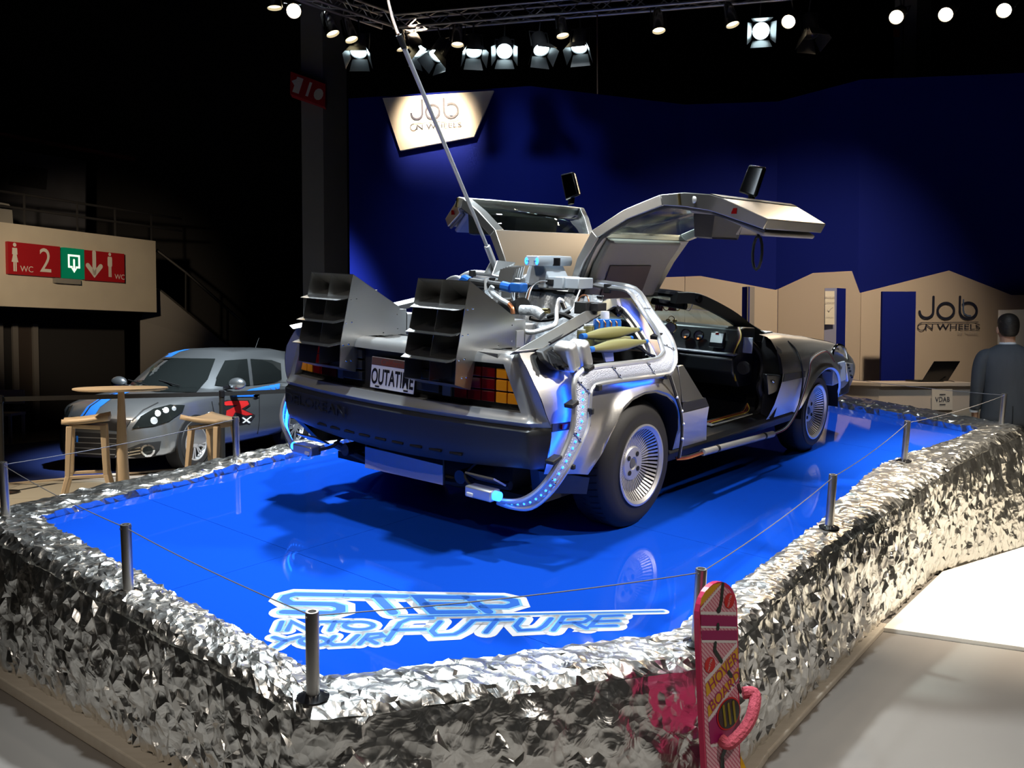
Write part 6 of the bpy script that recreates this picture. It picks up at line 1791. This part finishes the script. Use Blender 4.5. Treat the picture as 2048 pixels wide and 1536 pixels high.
# ================================================================ BELT BARRIER
def stanchion(p, label):
    r = empty('belt_post', p); tag(r, label, 'post', 'black belt barrier posts')
    mb = MB(); mb.lathe([(0, 0), (.17, 0), (.17, .012), (.05, .03), (.032, .035)], 28); mb.build('base', MT['blackgloss'], r)
    mb = MB(); mb.lathe([(.030, .03), (.030, .96)], 18); mb.build('tube', MT['black'], r)
    mb = MB(); mb.lathe([(.034, .95), (.034, 1.02), (.02, 1.03)], 18); mb.build('head', MT['blackgloss'], r)
    return r
p1 = WZ(4, 986, .013); p1.z = .026 if False else .014
p2 = WD(445, 900, 10.6); p2 = Vector((p2.x, p2.y, .014))
p3 = Vector((-2.2, 11.6, .026)); p0 = Vector((-7.6, 9.3, .014))
stanchion(p1, 'black belt barrier post at the left frame edge'); stanchion(p2, 'black belt barrier post in front of the hatchback door')
for a, b, l in ((p1, p2, 'black barrier belt running past the hatchback bonnet'), (p2, p3, 'black barrier belt running past the hatchback doors'), (p0, p1, 'black barrier belt at the far left edge')):
    mb = MB(); d = (b - a).normalized(); n_ = Vector((-d.y, d.x, 0)) * .0015
    A, B = a + d * .035 + Vector((0, 0, .96)), b - d * .035 + Vector((0, 0, .96))
    mb.prism([A, B, B + Vector((0, 0, .05)), A + Vector((0, 0, .05))], n_); tag(mb.build('barrier_belt', MT['black'], smooth=0), l, 'belt')

# dim wooden chair far left
q = WD(10, 862, 14.4)
ch = empty('wooden_chair', (q.x, q.y, .026)); tag(ch, 'dim wooden chair far back on the left', 'chair')
mb = MB(); mb.box((0, 0, .46), (.44, .44, .04)); mb.build('seat', MT['wood'], ch, smooth=0)
mb = MB(); mb.box((0, .20, .72), (.42, .03, .22)); mb.build('backrest', MT['wood'], ch, smooth=0)
for sx in (-1, 1):
    for sy_ in (-1, 1):
        mb = MB(); mb.box((sx * .19, sy_ * .19, .22), (.04, .04, .44)); mb.build('leg', MT['wood'], ch, smooth=0)
# stool seat by the counter
q = WD(1912, 828, 9.6)
s2 = empty('counter_stool', (q.x, q.y, 0)); tag(s2, 'pale stool standing in front of the reception counter', 'stool')
mb = MB(); mb.loft([[Vector((x, y, z)) for x, z in ((-.30, q.z + .02), (-.02, q.z - .02), (.02, q.z - .02), (.26, q.z + .06), (.26, q.z + .075), (.0, q.z), (-.30, q.z + .035))] for y in (-.18, .18)]); mb.build('seat', MT['cream'], s2)
mb = MB(); mb.cyl((0, 0, .02), (0, 0, q.z - .01), .03, 14, .024); mb.build('column', MT['cream'], s2)
mb = MB(); mb.lathe([(0, 0), (.2, 0), (.2, .01), (.04, .03)], 28); mb.build('base', MT['cream'], s2)

# ================================================================ MAN
MD = 8.55
mo = WD(2016, 693, MD)
man = empty('person', (mo.x, mo.y, 0), math.radians(-8)); tag(man, 'man in a dark grey suit seen from behind, walking away past the platform', 'person')
MT['suit'] = mat('suit_grey', (0.060, 0.070, 0.090), 0.75, var=((30, 30, 6), (0.072, 0.084, 0.108), 0.6))
MT['trouser'] = mat('trouser_grey', (0.036, 0.042, 0.052), 0.8)
MT['skin'] = mat('skin', (0.46, 0.27, 0.19), 0.55)
MT['hair'] = mat('dark_hair', (0.012, 0.010, 0.009), 0.55, bump=('noise', (30, 30, 120), .5, .01))
MT['shirt'] = mat('white_shirt', (0.75, 0.78, 0.84), 0.7)
HT = 1.86
# continuous body grown with the skin modifier
V = [(0, 0, .98), (0, 0, 1.20), (0, .0, 1.42), (0, .005, 1.54), (0, .01, 1.62), (0, .015, 1.68), (0, .02, 1.755), (0, .015, 1.81),
     (-.20, 0, 1.48), (-.275, -.02, 1.20), (-.265, .05, .95), (.20, 0, 1.48), (.275, -.02, 1.20), (.26, .06, .95),
     (-.10, 0, .92), (-.11, .01, .50), (-.11, -.03, .08), (-.11, .12, .04), (.10, 0, .92), (.11, .10, .50), (.11, .02, .09), (.11, .17, .04), (0, .115, 1.715),
     (-.255, .075, .88), (.25, .085, .88)]
E_ = [(0, 1), (1, 2), (2, 3), (3, 4), (4, 5), (5, 6), (6, 7), (2, 8), (8, 9), (9, 10), (2, 11), (11, 12), (12, 13), (0, 14), (14, 15), (15, 16), (16, 17), (0, 18), (18, 19), (19, 20), (20, 21), (5, 22), (10, 23), (13, 24)]
RAD = {0: .14, 1: .14, 2: .13, 3: .06, 4: .060, 5: .086, 6: .092, 7: .060, 8: .065, 9: .045, 10: .032, 11: .065, 12: .045, 13: .032, 14: .09, 15: .06, 16: .042, 17: .035, 18: .09, 19: .06, 20: .042, 21: .035, 22: .016, 23: .036, 24: .036}
# fingers
def fingers(wrist_i, sgn):
    base = Vector(V[wrist_i])
    for k, (dx, dy, L) in enumerate(((-.012, .035, .070), (-.004, .015, .082), (.002, -.008, .078), (.006, -.028, .060))):
        i = len(V); V.append(tuple(base + Vector((sgn * dx * .5, dy, -.045)))); V.append(tuple(base + Vector((-sgn * .012, dy, -.045 - L * .6)))); V.append(tuple(base + Vector((-sgn * .03, dy, -.045 - L))))
        E_.extend([(wrist_i, i), (i, i + 1), (i + 1, i + 2)]); RAD[i] = .010; RAD[i + 1] = .009; RAD[i + 2] = .008
    i = len(V); V.append(tuple(base + Vector((-sgn * .01, .045, -.005)))); V.append(tuple(base + Vector((-sgn * .02, .058, -.05)))); E_.extend([(wrist_i, i), (i, i + 1)]); RAD[i] = .012; RAD[i + 1] = .010
fingers(23, -1); fingers(24, 1)
me = bpy.data.meshes.new('body'); me.from_pydata(V, E_, []); bo = bpy.data.objects.new('body', me); COL.objects.link(bo); bo.parent = man
md = bo.modifiers.new('skin', 'SKIN')
for i, sv in enumerate(me.skin_vertices[0].data):
    sv.radius = (RAD[i], RAD[i]); sv.use_root = (i == 0)
md = bo.modifiers.new('sub', 'SUBSURF'); md.levels = 2; md.render_levels = 2
me.materials.append(MT['skin'])
def oval(c, rx, ry, n=20): return [Vector((c[0] + rx * math.cos(2 * PI * k / n), c[1] + ry * math.sin(2 * PI * k / n), c[2])) for k in range(n)]
for sx in (-1, 1):
    mb = MB(); mb.ball((sx * .088, .02, 1.705), (.014, .022, .034), 10, 8); mb.build('ear', MT['skin'], man)
rings = []
HR_ = ((1.640, .050, .050, -.030), (1.665, .074, .074, -.018), (1.70, .088, .094, -.008), (1.74, .095, .104, .0), (1.78, .095, .106, .005), (1.815, .086, .098, .008), (1.842, .066, .078, .01), (1.858, .040, .050, .01), (1.864, .012, .016, .01))
for z, rx, ry, cy in HR_:
    r_ = oval((0, cy, z), rx, ry)
    lim = interp([(1.64, -.03), (1.70, .0), (1.74, .02), (1.79, .08), (1.80, 1)], z)
    for v in r_:
        if v.y > lim: v.y = lim + (v.y - lim) * .1
    rings.append(r_)
mb = MB(); mb.loft(rings); mb.build('hair', MT['hair'], man, subdiv=1)
mb = MB(); mb.loft([oval((0, .008, 1.545), .082, .082), oval((0, .008, 1.575), .074, .074), oval((0, .01, 1.605), .068, .070)]); mb.build('shirt_collar', MT['shirt'], man, subdiv=1)
J = [(.78, .235, .150, .01), (.90, .235, .152, .008), (1.05, .212, .138, .0), (1.18, .212, .134, -.004), (1.32, .232, .140, -.008), (1.42, .240, .136, -.008), (1.475, .232, .122, -.004), (1.515, .200, .104, -.002), (1.545, .140, .090, .0), (1.565, .100, .080, .004), (1.575, .088, .078, .006)]
mb = MB(); mb.loft([oval((0, cy, z), rx, ry, 28) for z, rx, ry, cy in J]); mb.build('jacket', MT['suit'], man, subdiv=1)
for sx in (-1, 1):
    pts = [(sx * .14, 0, 1.475), (sx * .205, -.002, 1.455), (sx * .248, -.01, 1.36), (sx * .268, -.018, 1.20), (sx * .270, .01, 1.08), (sx * .265, .045, .955)]
    mb = MB(); mb.tube(smooth_path(pts, 4), [interp([(0, .055), (.2, .074), (.45, .066), (.7, .058), (1, .050)], i / 20) for i in range(21)], 14); mb.build('sleeve', MT['suit'], man, subdiv=1)
    mb = MB(); mb.cyl((sx * .272, .046, .955), (sx * .270, .050, .935), .042, 14); mb.build('shirt_cuff', MT['shirt'], man)
    f = 0 if sx < 0 else .10
    mb = MB(); mb.tube(smooth_path([(sx * .095, 0, .93), (sx * .105, f * .5, .70), (sx * .11, f, .48), (sx * .11, f * .5 - .01, .06)], 5), [interp([(0, .115), (.35, .10), (.6, .085), (1, .068)], i / 15) for i in range(16)], 16); mb.build('trouser_leg', MT['trouser'], man, subdiv=1)
    mb = MB(); yb = (-.03 if sx < 0 else .03)
    mb.loft([oval((sx * .11, yb + .07, z), rx, ry, 16) for z, rx, ry in ((.0, .048, .145), (.03, .050, .150), (.06, .044, .125), (.09, .036, .07))]); mb.build('shoe', MT['blackgloss'], man)
# vent seam of the jacket
mb = MB(); mb.tube([(0, -.145, 1.0), (.0, -.150, .80)], .004, 5); mb.build('jacket_vent', MT['black'], man)

# ================================================================ HOVERBOARD
HN = Vector((math.sin(math.radians(40)), -math.cos(math.radians(40)), 0))
HW = Vector((math.cos(math.radians(40)), math.sin(math.radians(40)), 0))
HO = Vector((0.690, 2.885, 0.0))
hv = empty('hoverboard'); 
ey = Vector((-HN.x * .05, -HN.y * .05, 1)).normalized()
hv.matrix_world = frame(HO, HW, ey)
tag(hv, 'pink skateboard-like hoverboard leaning on the foil at the near right corner', 'board')
LH = .79
def outline(n=10):
    L_ = []
    hw = .1
    top_ = [(hw * math.cos(a), LH - hw + hw * math.sin(a)) for a in [PI * k / 14 for k in range(15)]]
    left = [(-hw, .60), (-hw * .98, .45), (-hw * .94, .30), (-hw * .90, .20), (-hw * .98, .10), (-hw * .8, .02), (-hw * .5, 0)]
    right = [(-x, y) for x, y in reversed(left)]
    return right[::1] + top_ + left
def kick(y): return (.20 - y) * .55 if y < .20 else 0
OL = outline()
def hz(p, z): return Vector((p[0], p[1], z + kick(p[1])))
def tri_sub(P, lvl):
    tris = [[Vector((P[i][0], P[i][1])) for i in t] for t in tessellate_polygon([[Vector((p[0], p[1], 0)) for p in P]])]
    for _ in range(lvl):
        nt = []
        for a, b, c in tris:
            ab, bc, ca = (a + b) / 2, (b + c) / 2, (c + a) / 2
            nt += [[a, ab, ca], [ab, b, bc], [ca, bc, c], [ab, bc, ca]]
        tris = nt
    return tris
MT['hbpink'] = mat('board_pink', (.55, .03, .10), .35)
def hatch_mat():
    m = mat('board_print_hatch', (.72, .45, .50), .4)
    nt = m.node_tree; b = nt.nodes['Principled BSDF']
    tc = nt.nodes.new('ShaderNodeTexCoord'); w = nt.nodes.new('ShaderNodeTexWave'); w.inputs['Scale'].default_value = 42; w.bands_direction = 'DIAGONAL'
    w2 = nt.nodes.new('ShaderNodeTexWave'); w2.inputs['Scale'].default_value = 60; w2.bands_direction = 'X'
    mu = nt.nodes.new('ShaderNodeMath'); mu.operation = 'MULTIPLY'
    rp = nt.nodes.new('ShaderNodeValToRGB'); rp.color_ramp.elements[0].color = (.50, .12, .18, 1); rp.color_ramp.elements[1].color = (.75, .50, .54, 1); rp.color_ramp.elements[0].position = .1; rp.color_ramp.elements[1].position = .35
    nt.links.new(tc.outputs['Object'], w.inputs[0]); nt.links.new(tc.outputs['Object'], w2.inputs[0]); nt.links.new(w.outputs[1], mu.inputs[0]); nt.links.new(w2.outputs[1], mu.inputs[1]); nt.links.new(mu.outputs[0], rp.inputs[0]); nt.links.new(rp.outputs[0], b.inputs['Base Color'])
    return m
MT['hbhatch'] = hatch_mat()
mb = MB()
n = len(OL)
fr2 = [hz(p, .0) for p in OL]; bk = [hz(p, -.020) for p in OL]
vs = []; fs = []
for t in tri_sub(OL, 2):
    k = len(vs); vs += [hz(p, .0) for p in t]; fs.append((k, k + 1, k + 2)); k = len(vs); vs += [hz(p, -.020) for p in t]; fs.append((k + 2, k + 1, k))
mb.add(vs, fs); mb.add(fr2 + bk, [(i, (i + 1) % n, n + (i + 1) % n, n + i) for i in range(n)])
mb.build('deck', MT['hbpink'], hv, smooth=0)
def inside(p): return abs(p[0]) <= .0925
def pr(name, pts, m_, z, parent=hv, lvl=2, clipx=.0925):
    P = [(max(-clipx, min(clipx, x)), y) for x, y in pts]
    vs = []; fs = []
    for t in tri_sub(P, lvl):
        k = len(vs); vs += [hz((max(-clipx, min(clipx, p[0])), p[1]), z) for p in t]; fs.append((k, k + 1, k + 2))
    mb = MB(); mb.add(vs, fs); return mb.build(name, m_, parent, smooth=0)
def hp(x, y): return (-.1 + (x - 168) / 252 * .2, LH - (y - 165) * .000431)
def HP(l): return [hp(x, y) for x, y in l]
shrink = [(x * .925, .012 + (y - .0) * .968) for x, y in OL]
pr('print_ground', shrink, MT['hbhatch'], .0008, lvl=2)
MT['hbmag'] = mat('board_magenta', (.30, .012, .10), .35); MT['hbyel'] = mat('board_yellow', (.62, .33, .015), .4); MT['hbblk'] = mat('board_black', (.02, .03, .025), .4); MT['hbwht'] = mat('board_white', (.68, .62, .62), .4); MT['hbred'] = mat('board_red', (.55, .02, .02), .4)
pr('yellow_corner', HP([(176, 310), (318, 178), (270, 172), (215, 205), (185, 250)]), MT['hbyel'], .0016)
for l in ([(176, 322), (325, 180), (335, 190), (176, 345)], [(176, 345), (412, 430), (412, 452), (176, 368)], [(178, 452), (418, 542), (418, 555), (178, 466)], [(180, 556), (420, 648), (420, 668), (180, 575)], [(190, 850), (420, 660), (428, 690), (192, 885)], [(205, 1150), (438, 928), (440, 960), (208, 1178)], [(215, 1345), (500, 1420), (500, 1440), (215, 1365)]):
    pr('white_stripe', HP(l), MT['hbwht'], .0016)
for l in ([(174, 370), (415, 462), (418, 540), (176, 450)], [(178, 486), (420, 570), (420, 646), (180, 556)], [(205, 1180), (330, 1080), (440, 1200), (450, 1380), (215, 1340)]):
    pr('magenta_bar', HP(l), MT['hbmag'], .0020)
for l, tx, c in (([(195, 890), (428, 700), (430, 790), (198, 985)], 'HOVER', (312, 845)), ([(203, 1060), (432, 850), (438, 925), (206, 1140)], 'BOARD', (318, 992))):
    yb_ = pr('yellow_bar', HP(l), MT['hbyel'], .0020)
    a, b = hp(200, 945), hp(430, 752); ang_ = math.atan2(b[1] - a[1], b[0] - a[0])
    t = text_mb(tx, .056, .92); R_ = Matrix.Rotation(ang_, 4, 'Z'); cc = hp(*c)
    t.xf(Matrix.Translation((cc[0], cc[1], .0028)) @ R_); t.build('lettering', MT['hbmag'], yb_, smooth=0)
pr('yellow_tail', HP([(470, 1540), (420, 1700), (330, 1780), (420, 1500)]), MT['hbyel'], .0018)
def zig(pts, w=.014):
    mb = MB(); ribbon(mb, [hp(*p) for p in pts], w); mb.v = [tuple(hz((x, y), .0032)) for x, y, z in mb.v]; mb.build('black_line', MT['hbblk'], hv, smooth=0)
zig([(325, 190), (312, 310), (296, 375)]); zig([(284, 482), (284, 508)]); zig([(264, 612), (258, 662), (300, 762)]); zig([(345, 862), (362, 898)]); zig([(408, 990), (420, 1045)]); zig([(320, 1400), (285, 1470), (275, 1560)], .018)
mb = MB(); c = hp(293, 372); mb.poly([hz((c[0] + .011 * math.cos(a * PI / 6), c[1] + .011 * math.sin(a * PI / 6)), .0034) for a in range(12)]); mb.build('black_dot', MT['hbblk'], hv, smooth=0)
for x, y, rot_ in ((365, 328, 62), (225, 757, 62)):
    c = hp(x, y); mb = MB(); mb.poly([hz((c[0] + .027 * math.cos(a * PI / 12), c[1] + .025 * math.sin(a * PI / 12)), .0026) for a in range(24)]); rd = mb.build('red_badge', MT['hbred'], hv, smooth=0)
    t = text_mb('MATTEL', .013, .9); t.xf(Matrix.Translation((c[0], c[1], .0034)) @ Matrix.Rotation(math.radians(rot_), 4, 'Z')); t.build('lettering', MT['hbwht'], rd, smooth=0)
c = hp(335, 1170)
mb = MB(); mb.poly([hz((c[0] + .062 * math.cos(a * PI / 14), c[1] + .052 * math.sin(a * PI / 14)), .004) for a in range(28)]); fp = mb.build('foot_pad', MT['hbred'], hv, smooth=0)
mb = MB(); mb.poly([hz((c[0] + .056 * math.cos(a * PI / 14), c[1] + .047 * math.sin(a * PI / 14)), .0055) for a in range(28)]); mb.build('pad_centre', MT['hbblk'], fp, smooth=0)
for k in range(3):
    mb = MB(); ribbon(mb, [(c[0] - .030 + .026 * k, c[1] + .032), (c[0] - .022 + .026 * k, c[1] - .032)], .011); mb.v = [tuple(hz((x, y), .0068)) for x, y, z in mb.v]; mb.build('pad_stripe', mat('pad_green', (.22, .20, .01), .5), fp, smooth=0)
MT['hbfoam'] = mat('pink_foam', (.62, .10, .14), .85, bump=('noise', (90, 90, 90), .8, .01))
a, b = hp(440, 1065), hp(285, 1345)
pts = [Vector((a[0], a[1], .0)), Vector((a[0] + .025, a[1] - .005, .030)), Vector(((a[0] + b[0]) / 2 + .02, (a[1] + b[1]) / 2 - .01, .052)), Vector((b[0] + .01, b[1] - .005, .030)), Vector((b[0], b[1], .0))]
mb = MB(); mb.tube(smooth_path(pts, 6), .020, 10); mb.build('foot_strap', MT['hbfoam'], hv)
for (x, y) in ((.05, .60), (.05, .16)):
    mb = MB(); mb.lathe([(0, -.085), (.045, -.085), (.05, -.07), (.05, -.04), (.04, -.03)], 24, Matrix.Translation((x, y, kick(y)))); mb.build('hover_pad', MT['hbmag'], hv)

# ================================================================ TRUSS AND LAMPS
MT['trussalu'] = mat('truss_aluminium', (.40, .40, .41), .4, 1.0)
def truss(name, A, B, h, label):
    r = empty(name, A); tag(r, label, 'truss')
    A, B = Vector(A), Vector(B); d = (B - A); L = d.length; d.normalize(); sd = Vector((-d.y, d.x, 0)).normalized(); up = Vector((0, 0, 1))
    offs = [(-h / 2, -h / 2), (h / 2, -h / 2), (h / 2, h / 2), (-h / 2, h / 2)]
    for o in offs:
        mb = MB(); q = sd * o[0] + up * o[1]; mb.cyl(q, q + d * L, .017, 10); mb.build('chord', MT['trussalu'], r)
    n = int(L / (h * 1.25))
    for k in range(n):
        for f in range(4):
            a, b = offs[f], offs[(f + 1) % 4]
            if k % 2: a, b = b, a
            p = sd * a[0] + up * a[1] + d * (L * k / n); q = sd * b[0] + up * b[1] + d * (L * (k + 1) / n)
            mb = MB(); mb.cyl(p, q, .007, 5); mb.build('brace', MT['trussalu'], r)
    return r
TC = WD(790, 47, 10.9)
truss('lighting_truss', TC, WD(2260, -80, 9.2), .15, 'long aluminium lighting truss running to the right above the car')
truss('lighting_truss', WD(480, -62, 8.6), TC + Vector((-.08, -.1, 0)), .15, 'short aluminium lighting truss coming forward at the upper left')
MT['lampblack'] = mat('lamp_housing', (.020, .020, .022), .35)
MT['lampalu'] = mat('lamp_polished', (.30, .29, .28), .25, 1.0)
MT['lenswarm'] = mat('lens_warm', (1, .9, .7), .3, emit=(1.0, .80, .52), estr=14.0)
MT['lenscool'] = mat('lens_cool', (.8, .95, 1), .3, emit=(.70, .93, 1.0), estr=14.0)
MT['lensdim'] = mat('lens_dim', (.8, .8, .6), .3, emit=(1.0, .85, .5), estr=2.5)
ORD = ['first', 'second', 'third', 'fourth', 'fifth', 'sixth', 'seventh', 'eighth', 'ninth', 'tenth', 'eleventh', 'twelfth', 'thirteenth', 'fourteenth', 'fifteenth', 'sixteenth', 'seventeenth', 'eighteenth', 'nineteenth', 'twentieth', 'last but one', 'last']
LAMPW = {'warm': (70, WARM, 45), 'cool': (120, COOL, 60)}
LAMPS = [(548, 4, 'p', 'dim', (0.1, 0, -1)), (587, 20, 'p', 'warm', (.25, -.85, -.5)), (662, 58, 'p', 'dim', (.4, -.1, -1)), (700, 70, 'p', 'dim', (.35, -.15, -1)), (717, 105, 'f', 'cool', (0, -.55, -1)),
         (803, 88, 'p', 'dim', (.3, 0, -1)), (838, 103, 'f', 'cool', (.5, -.4, -1)), (872, 112, 'f', 'cool', (-.5, -.5, -1)), (915, 80, 'p', 'dim', (0, -.15, -1)), (948, 104, 'f', 'cool', (.1, -.6, -1)), (1009, 103, 'f', 'cool', (0, -.9, -.8)), (1083, 100, 'f', 'cool', (.2, -.6, -1)),
         (1124, 62, 'p', 'dim', (.15, -.15, -1)), (1158, 96, 'f', 'cool', (-.15, -.5, -1)), (1317, 52, 'p', 'dim', (.05, -.2, -1)), (1463, 40, 'p', 'dim', (.2, -.2, -1)), (1522, 62, 'f', 'cool', (-.2, -1, -.5)), (1579, 40, 'p', 'warm', (-.45, -.75, -.62)), (1622, 68, 'f', 'off', (.1, -.4, -1)),
         (1795, 31, 'p', 'warm', (-.53, -.70, -.57)), (1894, 26, 'p', 'warm', (-.57, -.66, -.55)), (2011, 18, 'p', 'warm', (-.62, -.62, -.52))]
for i, (u, v, typ, lit, dr) in enumerate(LAMPS):
    dep = interp([(480, 8.6), (790, 10.9), (2260, 9.2)], u)
    P0 = WD(u, v, dep)
    ez = Vector(dr).normalized()
    ex = ez.cross(Vector((0, 0, 1)))
    if ex.length < .05: ex = Vector((1, 0, 0))
    m4 = frame(P0, ex, ez.cross(ex))          # local z = beam
    nm = 'par_lamp' if typ == 'p' else 'barn_door_lamp'
    r = empty(nm); r.matrix_world = m4
    kind = {'p': 'small can spot lamp', 'f': 'black spot lamp with barn doors'}[typ]
    st = {'warm': 'glowing warm', 'cool': 'glowing cool white', 'dim': 'aimed downward', 'off': 'switched off'}[lit]
    if lit in LAMPW:
        l_ = bpy.data.lights.new('lamp_beam', 'SPOT'); l_.energy = LAMPW[lit][0]; l_.color = LAMPW[lit][1]; l_.spot_size = math.radians(LAMPW[lit][2]); l_.spot_blend = .7; l_.shadow_soft_size = .07
        lo_ = bpy.data.objects.new('lamp_beam', l_); COL.objects.link(lo_); lo_.parent = r; lo_.location = (0, 0, .16); lo_.rotation_euler = (PI, 0, 0)
    mb = MB(); hz_ = m4.inverted() @ Vector((P0.x, P0.y, max(P0.z + .05, 1.55 + (693 - interp([(480, -62), (790, 47), (2260, -80)], u)) / 1820 * dep - .08))); mb.cyl(hz_, (0, -.02, -.2), .010, 6); mb.build('hanger', MT['lampblack'], r)
    tag(r, '%s %s, %s overhead lamp from the left' % (kind, st, ORD[i]), 'lamp', 'overhead stage lamps')
    if typ == 'p':
        mb = MB(); mb.lathe([(.03, -.20), (.055, -.18), (.075, -.05), (.078, .06), (.072, .06), (.070, .0)], 20, cap=False); mb.build('can', MT['lampalu'] if lit == 'dim' else MT['lampblack'], r)
        mb = MB(); mb.lathe([(.070, .035), (.045, .045), (0, .048)], 20, cap=False); mb.build('lens', MT[{'warm': 'lenswarm', 'dim': 'lensdim'}[lit]], r)
        mb = MB(); mb.tube([(-.09, 0, 0), (-.09, 0, -.0), (-.09, -.02, -.20), (.09, -.02, -.20), (.09, 0, 0)], .007, 6); mb.build('yoke', MT['lampblack'], r)
    else:
        mb = MB(); mb.lathe([(.05, -.24), (.085, -.22), (.095, -.02), (.100, .0), (.092, .0), (.088, -.02)], 20, cap=False); mb.lathe([(0, -.24), (.05, -.24)], 20, cap=False); mb.build('housing', MT['lampblack'], r)
        mb = MB(); mb.lathe([(.088, -.015), (.05, .0), (0, .004)], 20, cap=False); mb.build('lens', MT['lenscool' if lit == 'cool' else 'lampalu'], r)
        for k in range(4):
            a = k * PI / 2
            R_ = Matrix.Rotation(a, 4, 'Z')
            mb = MB(); mb.prism([R_ @ Vector(q) for q in ((-.085, .095, .0), (.085, .095, .0), (.115, .15, .13), (-.115, .15, .13))], R_ @ Vector((0, .003, 0))); mb.build('barn_door', MT['lampblack'], r, smooth=0)
        mb = MB(); mb.tube([(-.11, 0, -.05), (-.11, -.03, -.26), (.11, -.03, -.26), (.11, 0, -.05)], .008, 6); mb.build('yoke', MT['lampblack'], r)
# thin drop line in front of the blue wall
mb = MB(); mb.tube([WD(1194, 14, 10.42), WD(1195, 188, 10.42)], .008, 5); tag(mb.build('drop_cable', mat('drop_cable_brown', (.10, .06, .04), .7)), 'thin brown cable hanging from the truss in front of the blue wall', 'cable')
